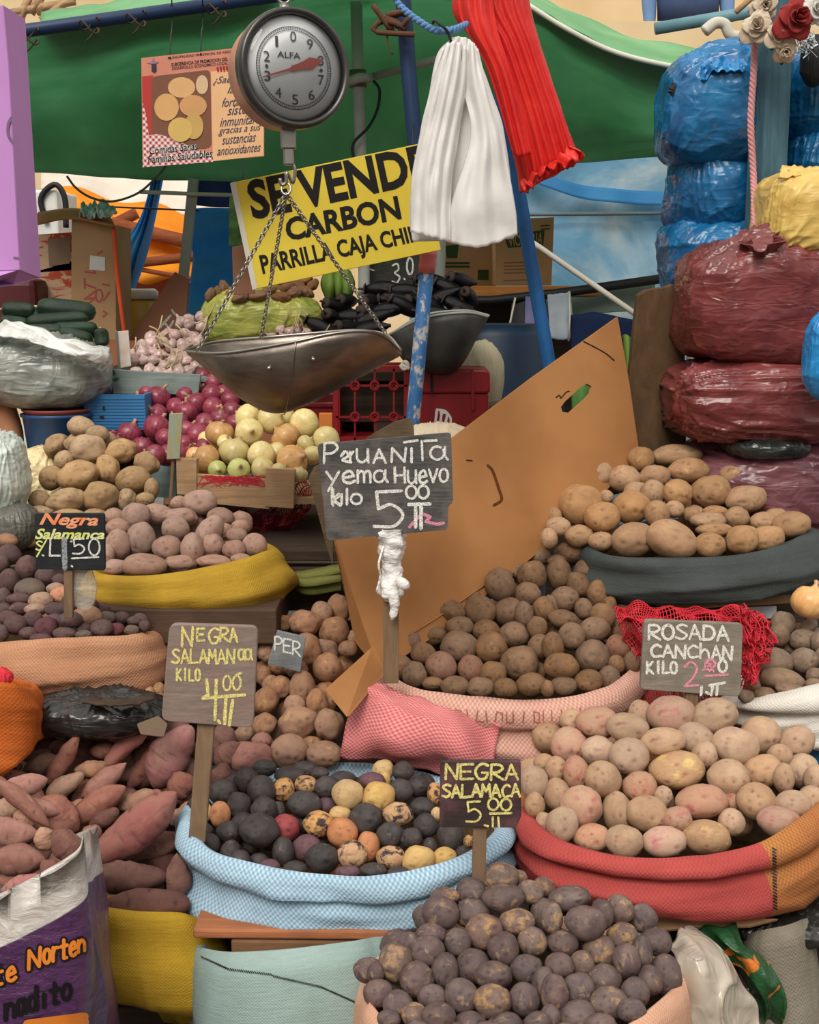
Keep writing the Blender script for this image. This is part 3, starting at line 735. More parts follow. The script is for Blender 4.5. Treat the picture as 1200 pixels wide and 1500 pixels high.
tag(sheet('blue_cloth', [[(226, 250, 4.36), (233, 250, 4.36), (240, 250, 4.36)], [(206, 318, 4.6), (215, 325, 4.5), (226, 322, 4.6)], [(172, 376, 4.6), (195, 388, 4.45), (212, 380, 4.6)], [(175, 438, 4.6), (182, 446, 4.5), (190, 440, 4.6)]], m_bluecloth, None, 36, 30, lambda u, v: V((0, .02*math.sin(u*26), 0))), 'blue cloth tied up in a twisted strip beside the tall cardboard box', 'cloth')
gp = W(284, 262, 4.25); gq = W(262, 470, 4.25)
tag(MB().add(tube_data([gp, gq, gq+(gq-gp)*(gq.z/(gp.z-gq.z))*.99], .021, 4)).build('metal_post', m_grey_pipe), 'square grey metal post between the orange awning and the blue tarpaulin', 'post')
m_bluetarp = M_tarp('blue_tarpaulin', srgb(96, 176, 220), srgb(66, 146, 200), .6)
tag(sheet('blue_tarpaulin', [[(272, 306, 4.29), (315, 304, 4.3), (362, 305, 4.3)], [(282, 380, 4.42), (315, 384, 4.4), (362, 382, 4.42)], [(270, 478, 4.42), (312, 480, 4.42), (362, 478, 4.42)]], m_bluetarp, None, 24, 30, lambda u, v: V((0, .012*math.sin(v*17+u*3)+.01*noise.noise(V((u*5, v*12, 0))), 0))), 'blue tarpaulin strip hanging left of the yellow sign', 'tarpaulin')
tag(sheet('blue_tarpaulin', [[(284, 250, 4.36), (330, 252, 4.36), (420, 254, 4.36)], [(284, 300, 4.5), (330, 304, 4.5), (420, 306, 4.5)]], M_tarp('navy_tarpaulin', srgb(34, 76, 132), srgb(20, 52, 100), .2), None, 16, 8, lambda u, v: V((0, .02*math.sin(u*12), 0))), 'navy tarpaulin far behind, just under the green canopy left of the sign', 'tarpaulin')
m_rope = M_plain('pale_rope', srgb(206, 200, 186), .8)
tag(tube('white_rope', [W(205, 281, 4.23), W(281, 284, 4.215), W(345, 286, 4.2), W(420, 289, 4.2)], .0065, m_rope), 'white rod running level beneath the canopy left of the sign', 'rod')
tag(tube('hanging_cable', catmull([W(98, 258, 4.0), W(112, 276, 4.0), W(135, 290, 4.0), W(165, 295, 4.0), W(200, 284, 4.0), W(225, 264, 4.0), W(246, 240, 4.0)], 40), .0035, M_plain('grey_cable', srgb(96, 90, 82), .6)), 'thin grey cable sagging in an arc beneath the canopy', 'cable')
tag(tube('wire', [W(160, 303, 4.4), W(278, 308, 4.28), W(330, 310, 4.4)], .003, m_cable), 'thin straight wire below the white rod', 'wire')
# tall carton, egg cartons
cb = thing('cardboard_box', 'tall open cardboard box on end with red lettering and a white label', 'box', tuple(W(138, 492, 3.95)))
pl = Plane(138, 400, 3.95)
plate('front_panel', pl, [(105, 318), (169, 330), (170, 498), (104, 498)], .22, m_card_pale, cb)
sheet('top_flap', [[(48, 330, 3.9), (104, 320, 3.93), (168, 332, 3.9)], [(56, 312, 4.2), (106, 306, 4.25), (160, 314, 4.2)]], m_card, cb, 10, 5, None, .006)
plate('label', pl, [(132, 374), (154, 377), (154, 397), (131, 395)], .001, m_white, cb, .002, 0)
m_redink = M_plain('red_marker', srgb(190, 92, 92), .85, .1)
strokes('lettering', pl, [[(124, 448), (140, 436), (124, 438), (140, 426)], [(124, 416), (140, 422)], [(124, 422), (124, 408)], [(125, 398), (140, 400), (133, 390)], [(x, y) for x, y in _arc(145, 433, 5, 9, 0, 360)], [(150, 416), (160, 418)], [(152, 440), (160, 428)], [(151, 464), (157, 459), (152, 456)], [(143, 372), (150, 368)]], 2.6, m_redink, cb)
m_eggc = NT('printed_carton'); fz = m_eggc.ramp(m_eggc.noise(m_eggc.coord('Object', (9, 9, 22)), 1.6, 2, .5, 1.2), .5, .56)
m_eggc = m_eggc.fin(m_eggc.mix(fz, srgb(226, 190, 158), srgb(206, 92, 60)), .8, .2)
for i, (q, lab) in enumerate([([(50, 344), (106, 340), (106, 396), (50, 400)], 'printed orange carton, upper of the two beside the tall cardboard box'), ([(50, 398), (106, 382), (107, 446), (50, 452)], 'printed orange carton, lower of the two beside the tall cardboard box')]):
    t = thing('carton', lab, 'box', tuple(W(78, q[3][1], 4.05)), 'cartons beside the tall box'); pl2 = Plane(78, 390, 4.05)
    plate('printed_front', pl2, q, .2, m_eggc, t)
    if i == 0: plate('grey_patch', pl2, [(70, 350), (104, 346), (102, 386), (72, 390)], .001, M_plain('dull_card', srgb(160, 134, 112), .9), t, .003, 0)
tag(MB().box(W(26, 448, 4.0), (.16, .16, .16)).build('maroon_bucket', M_plain('maroon_plastic', srgb(96, 34, 38), .5), bevel=.02), 'maroon container behind the cucumbers below the purple sign', 'container')
zwb = W(66, 282, 5.2).z; tag(MB().box((W(66, 300, 5.2).x, 5.2, zwb/2), (.18, .3, zwb)).build('white_box', m_white, bevel=.01), 'white box far behind above the tall cardboard box', 'box')
for (x, y) in [(78, 302)]:
    c = W(x, y, 5.04); tag(tube('black_hoop', catmull([c+V((-.03, 0, -.06)), c+V((-.045, 0, .03)), c+V((.01, 0, .08)), c+V((.045, 0, .03)), c+V((.045, 0, -.08))], 24), .011, m_black), 'black bag handle standing up above the cardboard boxes', 'handle')
tag(sheet('crumpled_cloth', [[(120, 302, 4.1), (145, 298, 4.1), (168, 304, 4.1)], [(116, 314, 3.95), (145, 318, 3.9), (172, 312, 3.95)]], M_tarp('pale_blue_cloth', srgb(166, 204, 222), srgb(230, 226, 220), .2), None, 24, 10, lambda u, v: V((0, 0, .03*noise.noise(V((u*9, v*5, 0)))))), 'pale blue crumpled bag lying on top of the tall cardboard box', 'bag')
tag(tube('orange_rope', catmull([W(167, 334, 3.93), W(171, 395, 3.9), W(176, 440, 3.85), W(184, 500, 3.85)], 30), .006, M_plain('orange_rope', srgb(226, 84, 40), .8)), 'orange rope hanging beside the tall cardboard box', 'rope')
yb = thing('jar', 'yellow jar with a clear lid standing behind the leaning brown board', 'jar', tuple(W(205, 496, 4.3)))
c_ = W(206, 495, 4.3); lathe('body', [(.001, 0), (.055, 0), (.06, .02), (.06, .115), (.05, .125), (.001, .125)], M_plain('yellow_filling', srgb(196, 158, 62), .4, .5), yb, tuple(c_))
lathe('lid', [(.056, .126), (.062, .128), (.062, .15), (.05, .16), (.001, .16)], M_plain('pale_lid', srgb(206, 200, 190), .3), yb, tuple(c_))
lb = thing('leaning_board', 'brown cardboard sheet leaning against the grey metal post', 'board', tuple(W(228, 498, 4.1)))
plb = Plane(230, 450, 4.1, R(-18), R(15))
plate('sheet', plb, [(188, 498), (256, 398), (276, 408), (272, 470), (262, 500)], .008, M_plain('dusty_card', srgb(160, 110, 88), .9, .1), lb)
strokes('scrawl', plb, [[(234, 480), (250, 462)], [(240, 472), (246, 478)], [(244, 488), (254, 470)], [(252, 454), (256, 460)]], 3, m_chalk_white, lb)
# ---- background right
m_sheet = NT('milky_blue_sheet'); cz = m_sheet.coord('Object', (1.4, 1.4, 2.2)); g_ = m_sheet.ramp(m_sheet.noise(cz, 1.3, 5, .6, .8), .42, .66)
cc_ = m_sheet.mix(g_, srgb(140, 192, 220), srgb(222, 230, 230)); m_sheet.bump(m_sheet.noise(cz, 4, 5), .3, .03)
m_sheet.fin(cc_, .5, .4); tr_ = m_sheet.n('ShaderNodeBsdfTranslucent'); m_sheet.l(cc_, tr_.inputs[0]); mx_ = m_sheet.n('ShaderNodeMixShader', i_0=.6)
m_sheet.l(m_sheet.b.outputs[0], mx_.inputs[1]); m_sheet.l(tr_.outputs[0], mx_.inputs[2]); m_sheet.l(mx_.outputs[0], m_sheet.out.inputs[0]); m_sheet = m_sheet.m
bs = thing('plastic_sheet', 'pale blue milky plastic sheet hanging behind the stall right of the blue pole', 'tarpaulin', tuple(W(880, 440, 5.0)))
sheet('sheet', [[(600, 215, 5), (760, 215, 5), (1010, 205, 5)], [(600, 312, 5.02), (790, 314, 5.02), (1010, 312, 5.02)], [(600, 400, 5), (790, 405, 4.98), (1010, 400, 5)], [(600, 994, 5), (790, 994, 4.97), (1010, 994, 5)]], m_sheet, bs, 60, 40, lambda u, v: V((0, .02*math.sin(v*30+u*10)*.6+.03*noise.noise(V((u*5, v*7, 0)))+.012*noise.noise(V((u*20+v*12, v*22, 0))), 0)))
sheet('blue_fold', [[(770, 246, 4.97), (860, 272, 4.95), (1010, 284, 4.97)], [(770, 262, 4.95), (860, 292, 4.93), (1010, 304, 4.95)]], M_tarp('blue_fold', srgb(60, 142, 192), srgb(48, 124, 178), .4), bs, 30, 6, lambda u, v: V((0, .01*math.sin(u*20), 0)))
tube('seam', [W(600, 315, 4.95), W(790, 314, 4.95), W(1010, 312, 4.95)], .007, M_plain('grey_seam', srgb(96, 108, 112), .8), bs)
m_greenink = M_plain('green_print', srgb(62, 82, 48), .8, .1)
for (q, Y, lab, words_) in [([(690, 352), (742, 326), (812, 318), (808, 418), (726, 418), (726, 352)], 4.25, 'printed brown carton with green fruit brand lettering right of the white bags', 1), ([(630, 330), (726, 340), (726, 420), (630, 420)], 4.45, 'printed brown carton with green stripes behind the white bags', 0)]:
    q = [(726, 322), (812, 318), (808, 418), (726, 418)] if words_ else q
    t = thing('carton', lab, 'box', tuple(W((q[2][0]+q[3][0])/2, q[2][1], Y)), 'green printed cartons'); p3 = Plane(q[0][0], 370, Y)
    plate('front_panel', p3, q, .3, m_card_pale, t)
    if words_:
        plate('green_stripe', p3, [(738, 343), (798, 337), (796, 360), (744, 363)], .001, m_greenink, t, .001, 0)
        print_text('lettering', p3, 'VICTORIA', [(742, 345), (796, 340), (794, 358), (746, 361)], m_card_pale, t, .01, 0, .0022)
        for y in (384, 389, 394, 399, 410): plate('small_print', p3, [(738, y), (776, y-1), (776, y+1), (738, y+2)], .001, M_plain('faint_print', srgb(150, 118, 84), .9), t, .001, 0)
        for y in (330, 335): plate('green_line', p3, [(792, y), (806, y-1), (806, y+1), (792, y+2)], .001, m_greenink, t, .001, 0)
        plate('printed_badge', p3, [(766, 368), (786, 366), (782, 380), (768, 381)], .001, m_greenink, t, .001, 0)
    else:
        for y in (384, 389): plate('green_line', p3, [(640, y), (688, y), (688, y+3), (640, y+3)], .001, m_greenink, t, .001, 0)
        plate('printed_mark', p3, [(700, 395), (716, 395), (716, 410), (700, 410)], .001, m_greenink, t, .001, 0)
        plate('printed_badge', p3, [(652, 360), (672, 358), (670, 378), (655, 378)], .001, m_greenink, t, .001, 0)
tag(tube('grey_post', [W(645, 320, 4.0), W(643, 406, 4.0), V((W(643, 406, 4.0).x, 4.0, 0))], .019, m_grey_pipe), 'short pale grey post in view below the yellow sign, before the cartons', 'post')
m_plank = M_wood('orange_plank', srgb(190, 128, 62), srgb(158, 100, 48))
p_ = W(770, 426, 4.2); tag(MB().box((p_.x, 4.2, p_.z), (.40, .5, .03)).build('shelf_board', m_plank, bevel=.002), 'orange-brown shelf board under the green printed cartons', 'shelf')
tag(MB().box((p_.x, 4.3, (p_.z-.015)/2), (.34, .3, p_.z-.016)).build('display_cabinet', m_dark_wood, bevel=.01), 'dark wooden cabinet carrying the shelf board with the cartons', 'cabinet')
tag(tube('black_rail', [W(640, 442, 3.9), W(720, 440, 3.9), W(830, 428, 3.9), W(1000, 404, 3.9)], .014, m_black), 'black rail running across in front of the blue plastic sheet', 'rail')
tag(tube('white_conduit', [W(762, 344, 3.4), W(790, 362, 3.4), W(937, 464, 3.4), W(1010, 515, 3.38), V((W(1010, 515, 3.38).x+.02, 3.38, .0))], .0075, m_rope), 'thin white conduit slanting down to the right behind the blue pole', 'pipe')
m_barrel = M_plain('blue_barrel', srgb(14, 40, 64), .5, .4, c2=srgb(10, 28, 46))
c0 = V((W(722, 560, 3.7).x, 3.7, 0)); tag(lathe('barrel', [(.001, 0), (.15, 0), (.16, .05), (.16, 1.0), (.15, 1.42), (.13, 1.45), (.001, 1.45)], m_barrel, None, tuple(c0)), 'dark blue plastic barrel behind the metal scoop', 'barrel')
def drape(name, lab, cat, rows, c1, c2, amp=.004, freq=7, **kw):
    return tag(sheet(name, rows, M_tarp(name+'_cloth', c1, c2, .05, .85), None, 26, 20, lambda u, v: V((0, amp*math.sin(u*freq), amp*.5*noise.noise(V((u*6, v*6, 0)))))), lab, cat)
drape('hanging_trousers', 'dark grey trousers hanging from the black rail beside the blue pole', 'clothes', [[(750, 440, 3.9), (765, 438, 3.9), (782, 436, 3.9)], [(745, 500, 3.88), (765, 500, 3.86), (785, 500, 3.88)], [(742, 585, 3.88), (765, 590, 3.88), (784, 585, 3.88)]], srgb(70, 70, 70), srgb(46, 46, 50))
drape('printed_bag', 'purple printed shopping bag hanging just left of the blue pole', 'bag', [[(770, 435, 3.88), (778, 434, 3.88), (788, 433, 3.88)], [(768, 510, 3.8), (780, 512, 3.8), (796, 508, 3.8)]], srgb(140, 124, 160), srgb(70, 100, 150))
drape('clear_bag', 'pale clear plastic bag hanging just right of the blue pole', 'bag', [[(802, 432, 3.88), (818, 430, 3.88), (836, 428, 3.88)], [(806, 495, 3.86), (822, 498, 3.84), (842, 494, 3.86)]], srgb(196, 200, 204), srgb(120, 140, 160))
drape('navy_bundle', 'navy blue cloth bundle lying behind the top of the cardboard sheet', 'clothes', [[(836, 462, 3.86), (880, 460, 3.86), (935, 470, 3.86)], [(836, 462, 3.85), (880, 468, 3.85), (935, 482, 3.85)], [(836, 560, 3.85), (880, 560, 3.85), (935, 560, 3.85)]], srgb(26, 46, 86), srgb(18, 32, 64))
drape('sage_cloth', 'grey-green cloth hanging below the black rail right of the blue pole', 'cloth', [[(800, 436, 3.95), (860, 428, 3.95), (960, 412, 3.95)], [(800, 462, 3.97), (860, 460, 3.97), (960, 452, 3.97)]], srgb(146, 166, 152), srgb(120, 140, 128))
tag(tube('white_string', [W(755, 436, 3.87), W(748, 470, 3.85), W(740, 506, 3.85)], .003, m_rope), 'white string hanging beside the dark grey trousers', 'string')
tag(tube('white_string', [W(834, 427, 3.87), W(835, 460, 3.82), W(833, 500, 3.82)], .003, m_rope), 'white string hanging right of the clear bag', 'string')
tag(sheet('green_husk', [[(912, 492, 3.0), (917, 490, 3.0), (922, 500, 3.0)], [(914, 530, 2.98), (922, 528, 2.95), (930, 530, 3.0)], [(918, 850, 2.8), (922, 852, 2.8), (926, 850, 2.8)]], M_tarp('husk_green', srgb(120, 150, 60), srgb(86, 122, 46), .2), None, 12, 16), 'green leafy husk showing between the cardboard sheet and the brown board', 'leaf')
# ---- person up on the far walkway (only the back of the torso is in the picture)
def person(name, label, joints, bones, rad, mats, base, eyes=None):
    t = thing(name, label, 'person', base); names = list(joints)
    me = bpy.data.meshes.new('body'); me.from_pydata([tuple(V(joints[k])-V(base)) for k in names], [(names.index(a), names.index(b)) for a, b in bones], [])
    o = bpy.data.objects.new('body', me); COL.objects.link(o); o.parent = t
    for m in mats: me.materials.append(m)
    sk = o.modifiers.new('skin', 'SKIN'); sd = o.modifiers.new('sub', 'SUBSURF'); sd.levels = 2; sd.render_levels = 2
    for i, k in enumerate(names):
        q = me.skin_vertices[0].data[i]; q.radius = rad[k] if isinstance(rad[k], tuple) else (rad[k], rad[k]); q.use_root = (i == 0)
    sk.use_smooth_shade = True
    return t, o
m_skin = M_plain('skin', srgb(176, 122, 92), .55, .3, c2=srgb(164, 110, 82))
zf = W(1010, 14, 8.4).z-1.02
tag(structure(MB().box((2.2, 8.9, zf-.06), (4, 1.6, .12)).build('trim_1', m_cream)), 'cream walkway slab high in front of the back wall', 'walkway')
zp = W(1008, 36, 8.1).z; tag(structure(MB().box((2.2, 8.05, (zf+zp)/2), (4, .1, zp-zf)).build('trim_2', m_cream)), 'low cream parapet along the far walkway', 'parapet')
px_ = W(1008, 14, 8.4).x; P0 = V((px_, 8.4, zf))
J = dict(pelvis=(0, 0, .92), waist=(0, 0, 1.08), chest=(0, 0, 1.32), neck=(0, .01, 1.47), head=(0, -.01, 1.60), crown=(0, 0, 1.70), sl=(-.17, 0, 1.40), el=(-.24, .02, 1.12), wl=(-.24, -.05, .88), hl=(-.24, -.08, .78), sr=(.17, 0, 1.40), er=(.24, .02, 1.12), wr=(.24, -.05, .88), hr=(.24, -.08, .78),
         tl=(-.09, 0, .86), kl=(-.1, -.01, .48), al=(-.1, .02, .08), fl=(-.1, -.14, .03), tr=(.09, 0, .86), kr=(.1, -.01, .48), ar=(.1, .02, .08), fr=(.1, -.14, .03))
BON = [('pelvis', 'waist'), ('waist', 'chest'), ('chest', 'neck'), ('neck', 'head'), ('head', 'crown'), ('chest', 'sl'), ('sl', 'el'), ('el', 'wl'), ('wl', 'hl'), ('chest', 'sr'), ('sr', 'er'), ('er', 'wr'), ('wr', 'hr'), ('pelvis', 'tl'), ('tl', 'kl'), ('kl', 'al'), ('al', 'fl'), ('pelvis', 'tr'), ('tr', 'kr'), ('kr', 'ar'), ('ar', 'fr')]
RAD = dict(pelvis=(.16, .12), waist=(.15, .11), chest=(.17, .12), neck=.055, head=.085, crown=.06, sl=.07, el=.055, wl=.035, hl=.04, sr=.07, er=.055, wr=.035, hr=.04, tl=.085, kl=.06, al=.042, fl=.04, tr=.085, kr=.06, ar=.042, fr=.04)
m_denim = M_plain('blue_shirt', srgb(120, 150, 190), .85, .1, c2=srgb(104, 132, 174))
t1, o1 = person('person', 'person in blue waistcoat over light blue shirt, seen from behind on the far walkway', {k: P0+V(v) for k, v in J.items()}, BON, RAD, [m_denim], tuple(P0))
vest = mesh('waistcoat', *lathe_data([(.185, .94), (.19, 1.05), (.195, 1.2), (.2, 1.34), (.16, 1.43)], tuple(P0), None, 32), M_plain('dark_blue_cloth', srgb(72, 90, 128), .85, .1), t1)
for v in vest.data.vertices: v.co.y *= .74
mod(vest, 'SOLIDIFY', thickness=.01)
tube('trousers', [P0+V(J[k])+V((0, 0, dz)) for k, dz in (('al', 0), ('kl', 0), ('tl', .03), ('pelvis', .03), ('tr', .03), ('kr', 0), ('ar', 0))], [.065, .085, .12, .13, .12, .085, .065], m_navy_pole, t1, 18)
hair = mesh('hair', [P0+V((0, 0, 1.63))+V((v.x*.1, v.y*.11+.015, v.z*.12)) for v in S4[0]], S4[1], M_plain('dark_hair', srgb(40, 30, 26), .6), t1)
tag(tube('walkway_rail', [W(960, 42, 5.2), W(1100, 18, 5.2), W(1260, -10, 5.2)], .024, M_plain('teal_pipe', srgb(104, 146, 158), .5, c2=srgb(90, 124, 132))), 'teal pipe rail at the top right behind the blue bags', 'rail')
tag(tube('pale_rope', catmull([W(1032, 46, 5.16), W(1048, 34, 5.16), W(1062, 36, 5.16), W(1072, 52, 5.16), W(1100, 54, 5.16)], 30), .022, m_rope), 'pale thick rope looped below the teal pipe rail', 'rope')
tag(tube('bamboo_stick', [W(1078, 18, 4.8), W(1098, 0, 4.8), W(1125, -24, 4.8)], .01, m_pale_wood), 'pale stick rising above the teal pipe rail', 'stick')
# upper left roof beams far away
rf = thing('roof_truss', 'pale wooden roof battens far away in the upper left corner', 'roof', tuple(W(60, 60, 9)))
for a, b in [((20, 50), (45, -10)), ((45, 20), (64, -10)), ((60, 22), (56, -10)), ((10, 20), (110, 2)), ((60, 30), (110, -6))]:
    tube('batten', [W(*a, 9), W(*b, 9)], .03, m_pale_wood, rf, 4)
# ================================================================== sacks
c = srgb
S = {}
S['pink'] = sack('sack', 'pink and white checked sack with a rolled mouth, full of brown potatoes', [(556, 960), (562, 985), (590, 1008), (640, 1022), (700, 1030), (780, 1034), (850, 1026), (905, 1008), (940, 978)], [(540, 1060), (560, 1098), (620, 1112), (700, 1118), (780, 1122), (850, 1120), (910, 1100), (950, 1050)], 2.33, 2.12, 2.62, M_weave('pink_check', c(220, 184, 164), c(186, 124, 112), 420, .8, c(170, 118, 100)), 'woven sacks of potatoes', .44, .012, .011, 1, .04, wr=.006)
S['blue'] = sack('sack', 'light blue and white checked sack with a rolled mouth, full of dark potatoes', [(273, 1200), (282, 1230), (310, 1255), (380, 1274), (450, 1286), (540, 1292), (610, 1282), (670, 1264), (715, 1240), (742, 1212)], [(278, 1320), (290, 1348), (340, 1360), (410, 1368), (500, 1362), (580, 1368), (650, 1342), (705, 1300), (742, 1268)], 1.93, 1.74, 2.12, M_weave('blue_check', c(196, 214, 222), c(106, 158, 196), 430, .85, c(120, 140, 152)), 'woven sacks of potatoes', .42, .014, .011, 2, .02, wr=.006)
S['red'] = sack('sack', 'red sack with an orange end and rolled mouth, full of pale pink potatoes', [(764, 1190), (785, 1216), (825, 1240), (900, 1260), (980, 1265), (1050, 1258), (1120, 1241), (1175, 1208), (1225, 1168)], [(764, 1250), (785, 1288), (850, 1316), (930, 1334), (1050, 1344), (1130, 1337), (1185, 1316), (1240, 1275)], 1.97, 1.76, 2.16, M_weave('red_sacking', c(182, 80, 74), c(164, 64, 62), 520, .6, c(140, 54, 52), .5, (.478, c(190, 130, 66), c(122, 86, 48))), 'woven sacks of potatoes', .34, .02, .012, 3, .02, wr=.006)
S['grey'] = sack('sack', 'dark grey sack with a turned-down mouth, full of large tan potatoes', [(850, 795), (880, 812), (930, 820), (1000, 820), (1080, 815), (1150, 800), (1196, 778)], [(866, 866), (900, 878), (960, 882), (1040, 880), (1110, 872), (1165, 862), (1200, 832)], 2.55, 2.36, 2.74, M_weave('grey_sacking', c(76, 82, 80), c(60, 66, 66), 600, .7, c(44, 46, 44)), 'woven sacks of potatoes', 0, .016, .012, 4, .0, wr=.006)
S['yellow'] = sack('sack', 'mustard yellow sack with a turned-down mouth, full of pinkish potatoes', [(134, 838), (160, 845), (210, 845), (270, 838), (330, 828), (372, 818), (398, 806)], [(142, 884), (180, 893), (230, 897), (280, 898), (320, 906), (370, 898), (410, 862)], 2.5, 2.33, 2.66, M_weave('mustard_sacking', c(196, 158, 52), c(178, 138, 40), 700, .5, c(130, 98, 34)), 'woven sacks of potatoes', 0, .012, .012, 5, .0)
S['peach'] = sack('sack', 'peach-brown sack with a turned-down mouth, full of small purple potatoes', [(-60, 948), (0, 944), (60, 940), (120, 937), (180, 934), (224, 926)], [(-60, 1015), (0, 1013), (60, 1013), (120, 1018), (190, 1012), (232, 992)], 2.3, 2.17, 2.55, M_weave('peach_sacking', c(196, 148, 114), c(172, 122, 92), 520, .7, c(150, 98, 70)), 'woven sacks of potatoes', 0, .012, .012, 6, .0)
S['lowyellow'] = sack('sack', 'bright yellow sack below the heap of sweet potatoes, bottom left', [(96, 1322), (140, 1330), (200, 1338), (260, 1340), (290, 1346), (318, 1352)], [(110, 1448), (150, 1455), (200, 1460), (250, 1474), (300, 1484), (352, 1486)], 1.86, 1.76, 2.06, M_weave('yellow_sacking', c(200, 160, 48), c(184, 144, 40), 700, .5, c(140, 108, 34)), 'woven sacks of sweet potatoes', 0, .03, .01, 7, -.08)
S['lowpeach'] = sack('sack', 'pale peach sack full of purple potatoes at the bottom edge', [(530, 1452), (538, 1478), (570, 1512), (640, 1540), (740, 1556), (840, 1546), (920, 1512), (970, 1476), (1002, 1446)], [(570, 2040), (590, 2080), (620, 2120), (670, 2150), (740, 2165), (820, 2150), (880, 2120), (920, 2080), (940, 2040)], 1.63, 1.43, 1.8, M_weave('pale_peach_sacking', c(224, 178, 150), c(204, 152, 124), 520, .7, c(176, 128, 102)), 'woven sacks of potatoes', .3, .02, .010, 8, .02)
S['white'] = sack('sack', 'white cloth sack with a rolled mouth under the earthy potatoes at right', [(1066, 1022), (1100, 1026), (1150, 1020), (1200, 1010), (1260, 998), (1330, 980)], [(1085, 1056), (1110, 1066), (1150, 1080), (1200, 1096), (1260, 1100), (1330, 1090)], 2.3, 2.12, 2.48, M_weave('white_sacking', c(226, 222, 212), c(214, 208, 198), 600, .5, c(170, 164, 152)), 'woven sacks of potatoes', .4, .02, .02, 9, .02)
S['orange'] = sack('sack', 'orange cloth sack at the left edge below the peach-brown sack', [(-70, 996), (-30, 1000), (10, 1003), (34, 1006), (42, 1010)], [(-70, 1160), (-30, 1150), (10, 1128), (40, 1104), (50, 1085)], 2.0, 1.93, 2.12, M_weave('orange_sacking', c(196, 100, 38), c(178, 86, 32), 500, .5, c(130, 60, 26)), None, .0, .003, .003, 10, -.03)
# folded corner of the pink sack
fl = sheet('folded_corner', [[(552, 1000, 2.15), (640, 1030, 2.10), (700, 1052, 2.1), (735, 1064, 2.1)], [(530, 1012, 2.12), (600, 1050, 2.04), (670, 1072, 2.05), (725, 1098, 2.1)], [(508, 1060, 2.1), (570, 1075, 2.03), (650, 1105, 2.04), (720, 1135, 2.08)], [(500, 1108, 2.1), (560, 1118, 2.06), (620, 1128, 2.06), (690, 1150, 2.08)]], M_weave('pink_gingham', c(226, 160, 154), c(196, 88, 96), 300, 1.0, c(176, 92, 92)), S['pink'], 46, 30, lambda u, v: V((0, -.01*math.sin(v*9+u*4)-.008*math.sin(u*14-v*6), .006*noise.noise(V((u*6, v*6, 0))))), .004, .28)
# faded print on the pink roll, seam stitches of the red sack
def on_sack_line(name, parent, pts, w, mat, off=-.004):
    pl = [W(*p) for p in pts]; return tube(name, pl, w, mat, parent, 6)
m_faded = M_plain('faded_print', c(150, 84, 70), .9, .1)
# ---- transparent printed bag in the lower left corner
m_film = M_bag('clear_film', c(206, 200, 192), c(180, 172, 164), .25, (5, 5, 20), .5)
pb = sack('printed_plastic_bag', 'purple printed plastic bag with a clear upper band, full of sweet potatoes, bottom left corner', [(-120, 1352), (-60, 1335), (0, 1314), (50, 1290), (90, 1268), (120, 1246), (127, 1222)], [(-120, 2030), (-60, 2050), (0, 2060), (50, 2060), (90, 2050), (110, 2020), (128, 1990)], 1.53, 1.46, 1.78, None, None, 0, .012, .004, 12, -.07, cat='bag', wr=.005)
nb = NT('printed_film'); uvn = nb.n('ShaderNodeTexCoord').outputs['UV']; spn = nb.n('ShaderNodeSeparateXYZ'); nb.l(uvn, spn.inputs[0])
wob = nb.noise(nb.coord('Object', (12, 12, 26)), 2, 6, .6, .6)
band = nb.ramp(spn.outputs[1], .066, .068); b2 = nb.ramp(spn.outputs[1], .205, .207)
col = nb.mix(band, nb.mix(nb.ramp(wob, .4, .65), c(176, 168, 160), c(216, 210, 202)), nb.mix(nb.ramp(wob, .35, .7), c(84, 46, 88), c(60, 30, 66)))
nb.bump(wob, .5, .012); pb.data.materials.clear(); pb.data.materials.append(nb.fin(col, .25, .6))
m_orange_ink = M_plain('orange_print', c(226, 130, 44), .35, .5); m_black_ink = M_plain('black_print', c(22, 18, 22), .35, .5)
# print follows the bulge of the bag
class BagFace:
    n = V((0, -1, 0))
    def at(s, px, py, off=0):
        d = ray(px, py)
        hit = pb_bvh.ray_cast(EYE, d.normalized())
        return hit[0]-d.normalized()*(off+.0012) if hit[0] else W(px, py, 1.46-off)
from mathutils.bvhtree import BVHTree
pb_bvh = BVHTree.FromPolygons([v.co for v in pb.data.vertices], [tuple(p.vertices) for p in pb.data.polygons])
bf = BagFace()
def fine_word(t, x0, y0, w, h, sl): return word(t, x0, y0, w, h, sl, .3, .0)
GL['N'] = GL['N']; GL['t'] = [[(.4, -.35), (.4, 1), (.85, 1)], [(0, .1), (.9, .1)]]; GL['r'] = [[(.1, 0), (.1, 1)], sm((.1, .5), (.4, .08), (.9, .1))]
GL['n'] = [[(0, 0), (0, 1)], sm((0, .4), (.5, .02), (.95, .35), (1, 1))]; GL['d'] = [_arc(.45, .5, .45, .5, 0, 360, 16), [(.95, -.5), (.95, 1)]]
for w_, m_, o_ in ((11, m_black_ink, .0008), (5.2, m_orange_ink, .0016)):
    strokes('lettering', bf, word('N', 42, 1393, 17, 27, -.3, .3, 0)+word('orte', 64, 1392, 48, 20, -.28, .34, 0)+word('n', 115, 1378, 9, 17, -.28, .3, 0)+word('te', -8, 1424, 31, 20, -.3, .4, 0), w_, m_, pb, o_, 0)
strokes('lettering', bf, word('nadito', 8, 1472, 96, 22, -.33, .34, 0), 6.5, m_black_ink, pb, .001, 0)
strokes('printed_band', bf, [[(x, 1500-(x-40)*.13) for x in range(40, 130, 6)], [(x, 1508-(x-40)*.13) for x in range(40, 130, 6)]], 13, m_orange_ink, pb, .0006, 0)
